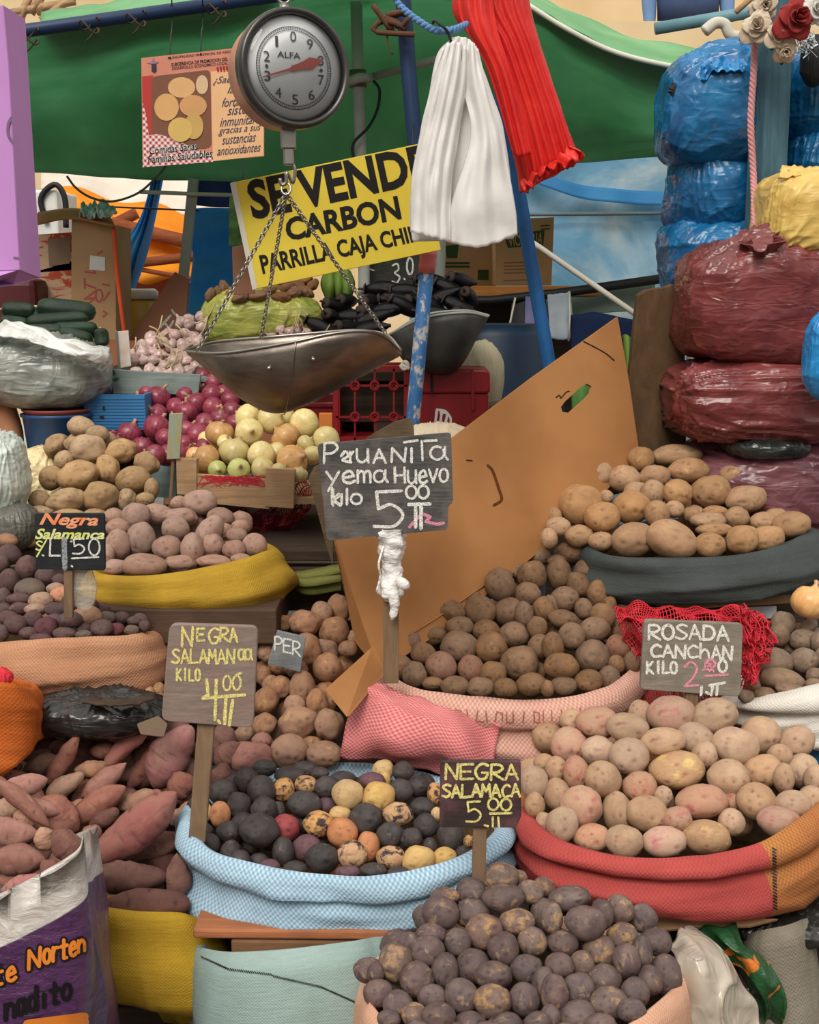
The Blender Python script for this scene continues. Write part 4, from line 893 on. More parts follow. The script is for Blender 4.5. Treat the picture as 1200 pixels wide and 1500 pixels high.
# ---- pale teal sack lying under the planks
ts = sack('sack', 'pale teal cloth sack with a stitched seam standing under the wooden planks', [(288, 1392), (330, 1398), (400, 1396), (480, 1388), (550, 1378), (575, 1372)], [(330, 1900), (360, 1940), (400, 1950), (470, 1950), (520, 1940), (550, 1900)], 1.76, 1.66, 2.0, M_weave('teal_sacking', c(164, 186, 180), c(150, 174, 168), 700, .4, c(120, 138, 132)), None, 0, .03, .012, 15, 0)
ts_bvh = BVHTree.FromPolygons([v.co for v in ts.data.vertices], [tuple(p.vertices) for p in ts.data.polygons])
class TFace(BagFace):
    def at(s, px, py, off=0):
        d = ray(px, py).normalized(); h = ts_bvh.ray_cast(EYE, d); return h[0]-d*(off+.001) if h[0] else W(px, py, 1.64)
st_ = []
for a, b, n_ in (((295, 1402), (335, 1420), 14), ((335, 1420), (400, 1428), 20), ((400, 1430), (470, 1446), 22), ((470, 1446), (533, 1474), 22)):
    for i in range(n_):
        t = i/n_; x = a[0]+(b[0]-a[0])*t; y = a[1]+(b[1]-a[1])*t; st_.append([(x-.6, y-1.6), (x+1.4, y+1.4)])
strokes('stitching', TFace(), st_, 1.5, m_black_ink, ts, .0012, 0)
rs_bvh = BVHTree.FromPolygons([v.co for v in S['red'].data.vertices], [tuple(p.vertices) for p in S['red'].data.polygons])
class RFace(BagFace):
    def at(s, px, py, off=0):
        d = ray(px, py).normalized(); h = rs_bvh.ray_cast(EYE, d); return h[0]-d*(off+.001) if h[0] else W(px, py, 1.8)
strokes('stitching', RFace(), [[(1132+.14*i*.6, 1242+i*4.6), (1137+.14*i*.6, 1245+i*4.6)] for i in range(20)], 2.0, m_black_ink, S['red'], .0012, 0)
pk_bvh = BVHTree.FromPolygons([v.co for v in S['pink'].data.vertices], [tuple(p.vertices) for p in S['pink'].data.polygons])
class PFace(BagFace):
    def at(s, px, py, off=0):
        d = ray(px, py).normalized(); h = pk_bvh.ray_cast(EYE, d); return h[0]-d*(off+.0008) if h[0] else W(px, py, 2.1)
fp = []
for i, x in enumerate([655, 668, 684, 700, 712, 728, 742, 752, 768, 782, 796, 808, 822, 838, 850]):
    y0 = 1032+6*math.sin((x-640)/70); fp.append([(x, y0+4), (x+random.uniform(-3, 3), y0+20)])
    if i % 3 == 0: fp.append([(x, y0+20), (x+9, y0+21)])
    if i % 4 == 1: fp.append([(x, y0+5), (x+8, y0+7), (x+8, y0+18)])
strokes('faded_print', PFace(), fp, 2.0, M_chalk('faded_red_print', c(168, 100, 84)), S['pink'], .0006)

# ================================================================== heaps
Pp = 'potatoes heaped in the red and orange sack'
ros = [(938,1047,17,20),(983,1047,33,26,8,'p'),(1048,1049,32,25,12),(875,1059,29,22,'p'),(837,1055,16,15),(919,1066,29,20,-5),(1113,1077,28,25,15),(971,1086,31,19,6),(1018,1082,25,22),(1077,1093,32,25,-5),(1143,1107,17,16),(1177,1130,23,24),(832,1092,25,25,'p'),(875,1100,24,20),(921,1108,27,25),(1033,1106,17,18),(815,1127,15,18),(843,1132,18,23,'p'),(883,1142,25,25),(991,1128,37,25,5,'y'),(1068,1139,29,26),(1118,1130,28,22,12),(1148,1140,14,20),(937,1153,23,21,'p'),(817,1165,18,23),(852,1182,29,29,'p'),(905,1189,21,29,8),(972,1167,13,15),(1028,1175,35,24,8,'p'),(1108,1175,27,26),(1072,1175,12,13,'p'),(1162,1180,25,21),(1188,1173,19,20),(950,1192,30,25,-15),(993,1200,20,17,'p'),(1072,1205,18,19),(1141,1204,29,20,-5,'p'),(823,1208,21,25,-20),(867,1227,25,18,'p'),(914,1233,26,22),(973,1233,30,21,5,'p'),(1035,1226,33,23,-5,'y'),(782,1147,20,23),(797,1118,15,13),(783,1180,14,18),(797,1205,12,14),(1196,1142,16,20)]
m_ros = M_potato('rose_tan_potato', c(184, 150, 116), c(170, 134, 104), c(182, 134, 110), .62, c(112, 60, 50), c(136, 108, 82))
m_rosp = M_potato('pink_blushed_potato', c(184, 134, 110), c(178, 142, 112), c(182, 108, 98), .56, c(150, 54, 60), c(138, 102, 82))
m_rosy = M_potato('scraped_potato', c(184, 150, 114), c(172, 134, 100), c(206, 176, 112), .54, c(150, 84, 70), c(140, 104, 70))
pile('pink_potato', 'potato', ros, (1235, 1.84, 1045, 2.08), {None: m_ros, 'p': m_rosp, 'y': m_rosy}, {None: 'pale tan potato', 'p': 'pink-blushed potato', 'y': 'peeling yellow-scraped potato'}, 'in red sack', Pp, POT, .95)
brn = [(587,978,17,17),(607,988,17,18),(646,977,21,21,'r'),(633,1001,15,9),(667,1005,20,14),(690,981,18,20,'r'),(723,987,18,17),(704,1007,18,14),(740,1008,17,14),(780,1003,22,17),(762,971,26,23),(620,957,17,15),(602,937,15,23,10,'r'),(633,930,21,15),(673,947,25,21,-10),(720,948,22,22),(753,930,20,18),(673,918,19,14),(712,925,19,16),(658,895,22,16,-8),(648,882,15,12),(703,895,22,22),(747,896,22,20),(768,900,13,18),(797,893,15,18),(787,920,14,16),(685,872,18,12),(667,862,12,12),(642,863,15,14),(699,851,17,15),(732,857,20,23),(773,870,18,16),(675,845,15,10),(735,842,15,9),(780,843,20,20),(757,837,9,10),(727,827,17,13),(757,822,15,13),(698,807,20,13),(703,822,13,13),(732,807,14,9),(762,797,15,13),(755,782,19,14),(787,788,16,16),(790,815,17,13),(818,840,17,22),(815,822,13,9),(838,808,24,16,8),(862,837,20,17),(847,857,16,19,25),(828,878,20,18),(805,890,12,17),(875,870,15,19),(855,892,12,15),(825,907,21,13,-10),(883,903,18,18),(893,885,10,11),(838,932,18,19),(870,923,22,18,20),(810,947,15,20),(868,962,24,23),(822,976,24,18),(862,998,19,16),(826,1005,18,13),(802,1009,9,12),(893,993,15,17),(905,948,17,17,'r'),(917,930,18,18),(925,970,12,15),(903,973,12,13),(792,947,17,17)]
m_brn = M_potato('brown_potato', c(132, 98, 68), c(114, 84, 58), c(146, 110, 74), .6, c(54, 38, 28), c(80, 58, 42)); m_brr = M_potato('reddish_brown_potato', c(144, 98, 74), c(128, 88, 66), None, .5, c(70, 46, 38), c(96, 66, 52))
pile('brown_potato', 'potato', brn, (1005, 2.2, 785, 2.52), {None: m_brn, 'r': m_brr}, {None: 'brown potato', 'r': 'reddish-brown potato'}, 'in pink checked sack', 'brown potatoes heaped in the pink checked sack', POT, .95)
tan = [(880,668,25,16),(939,673,18,17),(992,668,34,16,4),(837,687,12,10),(868,695,28,21),(915,702,22,19),(960,698,21,15),(1009,690,28,18,5),(1078,697,26,20),(823,715,17,18),(992,722,21,19),(1043,720,27,22),(1093,731,28,18,5),(850,740,31,28),(933,720,18,13),(957,722,17,18),(888,728,10,10),(925,743,26,23),(963,753,17,19),(882,758,24,21),(988,746,13,12),(1013,753,13,11),(1048,750,17,9),(1037,763,24,12),(1079,758,17,15),(1047,777,25,10),(1118,765,20,14),(1159,769,26,19,8),(928,791,32,24,8),(985,791,35,26,-18),(1040,799,22,18),(1088,791,22,20,12),(1123,790,25,18,12),(848,785,20,15),(880,793,17,13),(818,772,17,14),(805,735,12,14),(812,757,11,14),(804,788,12,14)]
m_tan = M_potato('tan_potato', c(174, 134, 92), c(158, 118, 80), c(184, 146, 102), .58, c(104, 70, 48), c(124, 88, 62))
pile('tan_potato', 'potato', tan, (795, 2.44, 668, 2.68), {None: m_tan}, {None: 'tan potato'}, 'in dark grey sack', 'tan potatoes heaped in the dark grey sack', POT, .95)
drk = [(562,1128,15,14,'y'),(563,1142,9,12,'y'),(590,1130,15,14),(545,1143,18,11,'p'),(510,1164,22,20,'y'),(555,1167,22,20,'y'),(587,1158,17,16),(612,1152,17,15),(637,1163,10,15,'m'),(583,1193,21,17,'m'),(618,1182,17,13),(536,1200,23,22),(478,1153,17,15),(449,1149,16,12,'m'),(425,1137,21,13),(447,1127,18,11),(468,1132,13,8),(503,1140,17,10),(415,1157,16,16,'m'),(446,1178,23,18),(478,1180,13,11,'p'),(467,1207,21,18,'m'),(498,1193,15,11,'y'),(502,1220,21,20,'o'),(418,1213,20,19,'r'),(450,1242,20,18,'p'),(415,1248,15,20),(472,1258,23,21),(515,1252,21,19,'m'),(540,1240,16,20,'o'),(571,1223,18,17),(603,1228,15,14),(573,1256,20,16,'m'),(614,1260,22,19,'y'),(652,1258,17,16,'y'),(623,1210,17,17),(660,1227,18,20),(640,1193,8,10,'y'),(677,1252,10,12),(687,1233,8,9,'m'),(630,1240,10,12),(547,1275,18,10),(510,1277,17,8,'p'),(432,1272,17,10),(583,1278,15,8),(380,1217,27,23),(295,1220,16,14),(306,1238,16,16),(338,1247,15,15),(350,1260,16,14),(335,1218,17,15),(357,1208,18,17),(323,1193,14,18,'o'),(350,1180,17,18),(327,1160,20,17),(362,1143,18,18),(383,1157,19,20),(387,1125,17,12),(387,1187,18,19),(395,1268,14,9,'p'),(303,1190,8,12,'y'),(408,1187,10,12),(580,1222,12,12)]
m_drk = M_potato('black_potato', c(76, 68, 66), c(58, 52, 52), c(98, 86, 78), .6, c(26, 22, 24), c(46, 40, 40), .5); m_yel = M_potato('yellow_potato', c(200, 164, 100), c(188, 150, 90), c(116, 84, 64), .64, c(110, 74, 50), c(146, 108, 66))
m_mix = M_potato('yellow_and_black_potato', c(206, 160, 98), c(190, 138, 88), c(60, 46, 52), .48, c(80, 50, 50), c(120, 80, 60)); m_ora = M_potato('orange_potato', c(196, 132, 86), c(176, 112, 72), None, .5, c(90, 50, 36), c(120, 76, 54))
m_redp = M_potato('red_potato', c(156, 62, 62), c(136, 54, 56), None, .5, c(90, 30, 34), c(106, 44, 44)); m_pur = M_potato('purple_potato', c(108, 76, 82), c(90, 64, 72), None, .5, c(50, 30, 38), c(66, 48, 52))
pile('black_potato', 'potato', drk, (1275, 1.82, 1125, 2.02), {None: m_drk, 'y': m_yel, 'm': m_mix, 'o': m_ora, 'r': m_redp, 'p': m_pur}, {None: 'black potato', 'y': 'yellow potato', 'm': 'black-blotched yellow potato', 'o': 'orange-brown potato', 'r': 'red potato', 'p': 'dull purple potato'}, 'in blue checked sack', 'small mixed potatoes heaped in the blue checked sack', POT, .95)
low = [(735,1286,23,20,'t'),(690,1305,21,18),(738,1315,29,18,6),(646,1337,25,22),(693,1338,24,20),(660,1312,13,9,'t'),(710,1365,26,24,'t'),(758,1350,24,18,'t'),(777,1307,18,16,'t'),(797,1340,18,22),(780,1380,20,20,'t'),(633,1368,21,15),(627,1393,23,21),(671,1380,18,19),(737,1390,21,22),(580,1410,24,25,'t'),(610,1435,24,24),(652,1422,18,23),(693,1415,24,23),(723,1430,26,20),(772,1420,23,20),(600,1380,15,14),(555,1455,21,19),(550,1425,12,15),(633,1460,20,17),(676,1459,23,23),(722,1467,26,23,'t'),(768,1465,21,23),(582,1473,21,20),(607,1487,18,17,'t'),(643,1488,23,18),(690,1498,22,15),(740,1502,25,18),(797,1443,16,24),(788,1499,18,15),(835,1316,29,17,6),(808,1345,15,21,'t'),(858,1352,28,22),(882,1340,16,21),(907,1332,20,20,'t'),(825,1382,21,17),(912,1373,21,19,'t'),(879,1395,23,22,'t'),(820,1415,20,18),(853,1412,17,18,'t'),(918,1408,19,24),(941,1397,14,24),(885,1435,24,20),(848,1450,23,22),(812,1455,19,26),(930,1455,20,21),(953,1437,17,21),(975,1428,22,28),(893,1470,26,22,'t'),(847,1488,27,20),(806,1490,14,18),(795,1300,16,14,'t'),(760,1285,12,10,'t'),(715,1512,20,14),(667,1512,18,13),(880,1500,22,14),(925,1480,20,16),(570,1492,16,12),(615,1508,18,12),(830,1512,22,12)]
m_low = M_potato('dusty_purple_potato', c(110, 90, 84), c(86, 68, 68), c(140, 114, 86), .57, c(44, 30, 36), c(62, 50, 46), .55); m_lowt = M_potato('purple_and_tan_potato', c(122, 98, 86), c(102, 80, 74), c(160, 122, 78), .5, c(56, 40, 38), c(74, 58, 48), .58)
pile('purple_potato', 'potato', low, (1495, 1.5, 1290, 1.70), {None: m_low, 't': m_lowt}, {None: 'dusty purple potato', 't': 'tan-mottled purple potato'}, 'in pale peach sack', 'purple potatoes heaped in the pale peach sack', POT, .95)
ftn = [(497,892,18,20),(472,897,15,15),(447,913,23,18),(405,913,22,14),(490,925,21,20),(450,952,20,23),(475,953,19,17),(510,950,13,11),(480,977,20,20),(413,970,18,17),(435,980,16,13),(443,1008,18,25),(412,1007,15,16),(432,1033,15,14),(483,1028,9,14),(437,1058,27,23),(482,1062,20,22),(423,1100,26,23),(474,1105,25,18),(465,1030,15,20),(518,935,8,12),(390,922,14,17),(387,990,11,15),(390,1027,17,20),(388,1062,17,17),(397,1003,12,14),(384,1085,14,12,'r'),(367,1110,31,24,'r'),(390,955,12,14)]
m_ftn = M_potato('knobbly_tan_potato', c(160, 118, 82), c(146, 104, 80), c(176, 134, 84), .58, c(84, 56, 40), c(104, 74, 54)); m_ftr = M_potato('rosy_brown_potato', c(156, 100, 84), c(140, 86, 76), None, .5, c(80, 48, 42), c(100, 68, 58))
pile('knobbly_potato', 'potato', ftn, (1105, 2.1, 890, 2.42), {None: m_ftn, 'r': m_ftr}, {None: 'knobbly tan potato', 'r': 'rosy brown potato'}, 'left of cardboard sheet', 'knobbly potatoes heaped left of the cardboard sheet', KNOB+POT[:4], .95)
gyl = [(262,737,12,10),(293,736,23,17),(200,755,20,17),(230,754,22,15),(265,758,24,14),(323,758,18,14),(167,757,14,12),(172,773,17,13),(257,774,19,17),(305,783,17,28,-32),(173,798,17,21),(207,790,20,23,8),(245,803,20,17),(282,803,16,22),(312,800,16,18),(330,778,11,11),(347,784,14,11),(352,772,13,10),(343,805,16,13),(373,798,17,16),(170,831,17,11),(212,829,31,17),(265,826,23,13),(313,823,24,10),(353,819,14,8),(158,812,9,14)]
m_gyl = M_potato('pinkish_grey_potato', c(178, 142, 122), c(164, 126, 108), c(186, 138, 116), .58, c(104, 68, 58), c(124, 96, 80))
pile('pinkish_potato', 'potato', gyl, (828, 2.41, 738, 2.6), {None: m_gyl}, {None: 'pinkish potato'}, 'in mustard sack', 'pinkish potatoes heaped in the mustard sack', POT+KNOB[:3], .95)
htn = [(119,625,19,14,-8),(143,636,16,12),(129,658,24,22),(177,661,23,17,15),(107,651,12,11),(95,673,14,13),(158,687,16,21,25),(75,700,17,17),(115,697,28,22,10),(195,703,24,19,15),(222,717,10,16),(147,728,25,22),(185,732,14,16),(97,733,27,17,12),(58,733,15,14),(212,732,13,10),(60,753,20,12),(32,783,14,15),(43,792,12,10),(100,760,26,14),(140,760,20,14)]
m_htn = M_potato('large_pale_brown_potato', c(180, 146, 104), c(164, 130, 92), c(190, 156, 110), .58, c(100, 74, 50), c(124, 98, 70))
pile('pale_potato', 'potato', htn, (755, 2.62, 625, 2.84), {None: m_htn}, {None: 'pale brown potato'}, 'below blue tub', 'pale brown potatoes heaped below the blue tub', KNOB+POT[:5], .95)
ipl = [(10,792,15,10,'t'),(13,813,16,15),(40,832,16,18),(3,825,10,11),(13,851,13,17),(43,865,21,17,'g'),(67,845,14,14),(87,850,10,9),(28,878,17,9),(5,875,10,13),(82,863,13,9,'t'),(92,872,17,12,'o'),(60,880,17,12,'t'),(30,892,16,9),(7,892,11,9),(52,893,15,9,'t'),(83,893,16,10),(100,885,11,12),(127,887,17,11),(12,905,14,10),(23,915,16,14),(48,908,14,13),(80,907,12,8),(68,920,16,15,'r'),(103,908,17,11),(128,903,20,14,'t'),(157,905,12,9,'g'),(178,905,12,9),(197,910,10,7),(212,917,8,8),(124,922,12,9),(149,920,15,12),(170,922,12,9,'r'),(193,923,10,7,'g'),(3,928,9,12),(42,928,13,9),(95,928,16,9),(123,930,12,7,'g'),(60,935,15,7)]
m_ipl = M_potato('small_purple_potato', c(100, 74, 70), c(86, 60, 60), c(122, 96, 82), .62, c(46, 30, 30), c(60, 44, 42)); m_ipg = M_potato('greyish_brown_potato', c(116, 98, 86), c(100, 84, 74), None, .5, c(56, 44, 40), c(76, 62, 54)); m_ipr = M_potato('dark_red_potato', c(106, 56, 62), c(90, 48, 54), None, .5, c(50, 24, 28), c(66, 38, 42))
pile('small_purple_potato', 'potato', ipl, (930, 2.21, 800, 2.48), {None: m_ipl, 't': M_potato('buff_potato', c(166, 130, 100), c(150, 112, 86), None), 'o': M_potato('peach_potato', c(200, 136, 96), c(184, 118, 82), None), 'g': m_ipg, 'r': m_ipr}, {None: 'small purplish potato', 't': 'buff potato', 'o': 'peach-orange potato', 'g': 'grey-brown potato', 'r': 'dark red potato'}, 'in peach-brown sack', 'small purple potatoes heaped in the peach-brown sack', POT, .95)
jsm = [(217,1015,10,9),(232,1010,9,10),(220,1023,12,9),(212,1037,17,13),(197,1023,10,8),(185,1033,12,10),(167,1042,12,9),(148,1050,11,9),(187,1047,10,10),(170,1055,15,10),(197,1058,10,10),(172,1068,13,10),(193,1073,10,8),(235,1028,7,12),(205,1050,9,9),(158,1060,9,8)]
pile('little_tan_potato', 'potato', jsm, (1073, 2.12, 1010, 2.2), {None: M_potato('little_tan_potato', c(172, 134, 100), c(152, 112, 82), None, .5)}, {None: 'little tan potato'}, 'behind the sweet potatoes', 'little tan potatoes behind the sweet potatoes', POT, .9)
mdk = [(1113,908,10,8),(1147,914,16,17),(1142,930,14,16),(1177,938,20,15),(1134,970,25,20),(1178,968,19,18),(1147,996,29,16,-8),(1093,1020,11,9),(1105,1005,9,10),(1120,1016,15,9),(1160,1012,22,10,-15),(1195,990,13,11),(1192,1003,13,9),(1185,918,13,9,35),(1198,940,10,14),(1205,965,12,16),(1195,905,14,10),(1215,995,14,14),(1220,930,16,16)]
pile('earthy_potato', 'potato', mdk, (1016, 2.16, 900, 2.36), {None: M_potato('earthy_potato', c(142, 116, 90), c(120, 96, 76), c(156, 124, 94), .6, None, c(84, 66, 52))}, {None: 'earthy brown potato'}, 'in white sack at right', 'earthy potatoes heaped in the white sack', POT, .95)
# ---- sweet potatoes
def sweet(name_group, lst, Y4, where, key0, looks):
    yf, Yf, yb, Yb = Y4; it = []
    for i, (x1, y1, x2, y2, w, *cd) in enumerate(lst):
        mx, my = (x1+x2)/2, (y1+y2)/2; D = dep(W(mx, my, Yf+(Yb-Yf)*(yf-my)/(yf-yb)))
        it.append(dict(x1=x1, y1=y1, x2=x2, y2=y2, w=w, x=mx, y=my, D=D, c=cd[0] if cd else None, key=max(y1, y2)+w*.25))
    def segd(a, b):
        best = 1e9
        for t in (0, .25, .5, .75, 1):
            p = (a['x1']+(a['x2']-a['x1'])*t, a['y1']+(a['y2']-a['y1'])*t)
            for u in (0, .25, .5, .75, 1):
                q = (b['x1']+(b['x2']-b['x1'])*u, b['y1']+(b['y2']-b['y1'])*u); best = min(best, math.hypot(p[0]-q[0], p[1]-q[1]))
        return best
    for step in range(40):
        for i in range(len(it)):
            for j in range(i):
                A, B = it[i], it[j]; d = segd(A, B); m = (A['w']+B['w'])/2*.82
                if d >= m: continue
                need = m*math.sqrt(1-(d/m)**2)*A['D']/FPX; f, bk = (A, B) if A['key'] > B['key'] else (B, A); lack = need-(bk['D']-f['D'])
                if lack > 0: f['D'] -= lack*.35; bk['D'] += lack*.35
    it2 = sorted(it, key=lambda q: -q['y'])
    for i, q in enumerate(it):
        s = q['D']/FPX; L = math.hypot(q['x2']-q['x1'], q['y2']-q['y1']); ang = math.degrees(math.atan2(q['y2']-q['y1'], q['x2']-q['x1']))
        half = max(L/2*1.12, q['w']*.52)*s; rr = q['w']/2*s
        o = place_copy(SWEET[i % len(SWEET)], 'sweet_potato', looks[q['c']][1], EYE+ray(q['x'], q['y'])*q['D'], (VIEW @ Matrix.Rotation(R(ang), 3, 'Y')).to_quaternion(), (half, rr, rr))
        q['o'] = o
    ys_ = [q['y'] for q in it]; xs_ = [q['x'] for q in it]; y = min(ys_); r_ = 0
    while y < max(ys_)+10:
        x = min(xs_)+(r_ % 2)*22
        while x < max(xs_):
            near = [q for q in it if math.hypot(q['x']-x, q['y']-y) < 62]
            if len(near) >= 3:
                D = max(q['D'] for q in near)+.012; s = D/FPX; w = random.uniform(15, 20)
                o = place_copy(random.choice(SWEET), 'sweet_potato', random.choice([m_sw, m_swd]), EYE+ray(x, y)*D, (VIEW @ Matrix.Rotation(R(random.uniform(-60, 60)), 3, 'Y')).to_quaternion(), (w*2.1*s, w*s, w*s))
                tag(o, f"sweet potato half hidden under others {where}", 'sweet potato', name_group); FILLERS.append(o)
            x += 44
        y += 32; r_ += 1
    rows = {}
    for q in it: rows.setdefault(int((yf+30-q['y'])/45), []).append(q)
    for bi, b in enumerate(sorted(rows)):
        row = sorted(rows[b], key=lambda q: q['x'])
        for i, q in enumerate(row):
            L = math.hypot(q['x2']-q['x1'], q['y2']-q['y1']); sz = 'long ' if L/q['w'] > 2.6 else 'stubby ' if L/q['w'] < 1.4 else ''
            big = 'big ' if q['w'] > 45 and L > 60 else ''
            rn = 'front row' if bi == 0 else 'back row' if bi == len(rows)-1 else ORD[bi+1]+' row back'
            pos = 'alone' if len(row) == 1 else 'leftmost' if i == 0 else 'rightmost' if i == len(row)-1 else ORD[i+1]+' from left'
            tag(q['o'], f"{big}{sz}{looks[q['c']][0]}, {pos} in {rn} {where}", 'sweet potato', name_group)
m_sw = M_potato('rosy_sweet_potato', c(156, 106, 90), c(140, 90, 78), c(168, 124, 100), .6, c(96, 60, 46), c(108, 74, 60), .75, .6, .16)
m_swt = M_potato('buff_sweet_potato', c(174, 134, 104), c(158, 112, 90), None, .5, c(100, 70, 50), c(122, 90, 66), .75, .6, .14)
m_swr = M_potato('crimson_sweet_potato', c(154, 84, 82), c(150, 102, 86), None, .5, c(90, 44, 44), c(106, 60, 54), .72, .6, .14)
m_swd = M_potato('earthy_sweet_potato', c(124, 82, 68), c(106, 68, 60), c(196, 152, 106), .7, c(70, 44, 36), c(80, 56, 46), .78, .8, .12)
LK = {None: ('rosy sweet potato', m_sw), 't': ('buff sweet potato', m_swt), 'r': ('crimson sweet potato', m_swr), 'd': ('earthy dark sweet potato', m_swd)}
sweet('sweet potatoes heaped over the yellow sack', [(73,1063,157,1072,32,'d'),(147,1072,187,1082,17,'r'),(33,1112,73,1100,18),(73,1097,105,1090,21),(35,1128,90,1115,31,'t'),(113,1080,72,1145,27),(133,1100,173,1100,25),(220,1062,155,1122,28,'r'),(110,1127,155,1122,24,'t'),(240,1080,190,1152,36),(278,1068,228,1150,60,'r'),(8,1125,32,1122,20,'t'),(70,1165,120,1135,28,'t'),(182,1120,122,1165,32),(8,1130,60,1180,36),(108,1202,180,1155,42),(175,1182,224,1162,30,'t'),(132,1207,172,1188,25,'d'),(62,1172,112,1215,44),(130,1264,252,1166,60,'r'),(178,1252,272,1225,38),(135,1283,240,1285,46,'d'),(259,1253,260,1318,37,'d'),(150,1328,272,1324,46,'d'),(250,1162,282,1140,42),(252,1207,285,1178,30,'t'),(118,1230,146,1215,30),(105,1178,125,1190,24,'t'),(300,1098,340,1070,44,'d'),(318,1120,350,1090,40,'d'),(318,1150,330,1120,30,'d'),(210,1165,240,1175,26)], (1325, 1.82, 1065, 2.14), 'of big heap', 1325, LK)
sweet('sweet potatoes in the printed plastic bag', [(0,1147,68,1208,28),(-20,1185,32,1180,31,'t'),(-25,1215,53,1222,43),(22,1192,52,1208,26,'t'),(-25,1264,62,1260,45),(5,1304,63,1292,32,'r'),(82,1220,120,1266,44,'d'),(60,1213,72,1244,31,'t'),(62,1262,86,1282,30,'d'),(-30,1150,10,1160,34)], (1300, 1.54, 1150, 1.74), 'in printed bag', 1300, LK)
# ================================================================== bags stacked at the right
m_burg = M_bag('burgundy_polythene', c(120, 54, 52), c(92, 38, 40), .27, (7, 7, 26), .55)
m_burg2 = M_bag('plum_polythene', c(112, 66, 72), c(86, 46, 54), .3, (7, 7, 26), .55)
m_bblue = M_bag('blue_polythene', c(26, 112, 164), c(14, 78, 128), .26, (9, 9, 16), .5)
m_bbright = M_bag('bright_blue_polythene', c(30, 138, 200), c(18, 108, 172), .26, (9, 9, 16), .5)
m_byel = M_bag('yellow_polythene', c(226, 190, 104), c(208, 170, 86), .32, (8, 8, 18), .4, .15)
GB = 'tied burgundy bags stacked beside the post'
b1 = bag('rubbish_bag', 'burgundy plastic bag with a knotted top and torn hole, topmost of the burgundy stack', m_burg, 1100, 446, 112, 86, 2.74, .34, .54, (.05, -.45, 1), .010, 9, .011, 1, 0, 0, group=GB, knotsize=.04)
knot_tuft(1122, 388, 2.60, .052, m_burg, b1, 3, (-.25, -.35, .9), .5)
vs_, fs_ = bag_data(1078, 432, 9, 8, 2.57, .012, .9, (0, 0, 1), .003, 30, .002, 5); mesh('hole', vs_, fs_, m_black, b1)
bag('rubbish_bag', 'burgundy plastic bag squashed flat, middle of the burgundy stack', m_burg, 1100, 588, 120, 57, 2.74, .36, .52, (-1, -.5, .1), .008, 9, .013, 2, group=GB)
b3 = bag('rubbish_bag', 'plum coloured plastic bag at the bottom of the burgundy stack behind the tan potatoes', m_burg2, 1118, 712, 122, 74, 2.76, .36, .62, (.9, -.6, -.4), .010, 9, .012, 3, group=GB)
bag('black_bag', 'black plastic bag squeezed between the middle and bottom burgundy bags', M_bag('black_polythene', c(34, 40, 36), c(22, 26, 24), .3), 1118, 652, 62, 18, 2.66, .2, .8, (0, 0, 1), .004, 12, .006, 4)
GU = 'tied blue bags stacked beside the post'
u1 = bag('rubbish_bag', 'blue plastic bag with a torn hole, topmost of the blue stack left of the post', m_bblue, 1042, 168, 82, 82, 3.05, .32, .54, (.3, -.6, .9), .013, 10, .010, 5, group=GU)
sheet('crumpled_top', [[(1020, 100, 2.98), (1030, 74, 3.0), (1062, 66, 3.04), (1090, 56, 3.04), (1108, 54, 3.04)], [(1022, 110, 2.90), (1044, 92, 2.88), (1070, 84, 2.9), (1092, 76, 2.92), (1108, 72, 2.92)], [(1030, 112, 2.88), (1052, 106, 2.86), (1075, 104, 2.86), (1095, 104, 2.86), (1110, 102, 2.88)]], m_bbright, u1, 40, 24, lambda u, v: V((0, .022*noise.noise(V((u*6, v*5, 3)))+.012*noise.noise(V((u*16, v*14, 3))), .018*noise.noise(V((u*8, v*6, 8))))), .002)
for (x, y, a, b) in ((988, 132, 7, 8),):
    dd = ray(x, y).normalized(); from_ = BVHTree.FromPolygons([v.co for v in u1.data.vertices], [tuple(p.vertices) for p in u1.data.polygons]).ray_cast(EYE, dd)[0]
    if from_:
        s_ = dep(from_)/FPX; mesh('hole', [from_+V((v.x*a*s_*(1+.9*noise.noise(v*2.4)), v.y*.003, v.z*b*s_*(1+.9*noise.noise(v*2.4+V((3, 1, 0)))))) for v in S4[0]], S4[1], m_black, u1)
bag('rubbish_bag', 'blue plastic bag, middle of the blue stack left of the post', m_bblue, 1056, 276, 72, 72, 3.06, .3, .72, (-.5, -.5, .8), .012, 10, .009, 6, group=GU)
bag('rubbish_bag', 'blue plastic bag at the bottom of the blue stack above the brown board', m_bblue, 1044, 384, 82, 64, 3.06, .3, .62, (.2, -.4, 1), .010, 10, .009, 7, group=GU)
bag('rubbish_bag', 'blue plastic bag behind the post on its right, above the yellow bag', m_bblue, 1190, 150, 56, 66, 3.05, .3, .7, (0, -.3, 1), .011, 10, .008, 8, group=GU)
bag('rubbish_bag', 'blue plastic bag behind the post on its right, lower one, above the yellow bag', m_bblue, 1192, 250, 54, 50, 3.07, .3, .7, (0, -.3, 1), .011, 10, .010, 9, group=GU)
bag('rubbish_bag', 'bright blue plastic bag cut by the right edge of the picture beside the burgundy bags', m_bbright, 1212, 525, 34, 64, 2.46, .12, .85, (.3, 0, 1), .010, 14, .007, 10)
yb_ = bag('rubbish_bag', 'yellow plastic bag resting on the topmost burgundy bag at the right edge', m_byel, 1174, 316, 64, 66, 2.7, .26, .62, (-.7, -.4, -.75), .006, 8, .009, 11)
sheet('torn_edge', [[(1146, 242, 2.62), (1175, 244, 2.62), (1215, 246, 2.62)], [(1140, 262, 2.6), (1175, 258, 2.59), (1215, 258, 2.6)]], m_byel, yb_, 20, 8, lambda u, v: V((0, .01*noise.noise(V((u*9, v*5, 0))), .01*noise.noise(V((u*14, 0, 2))))), .002)
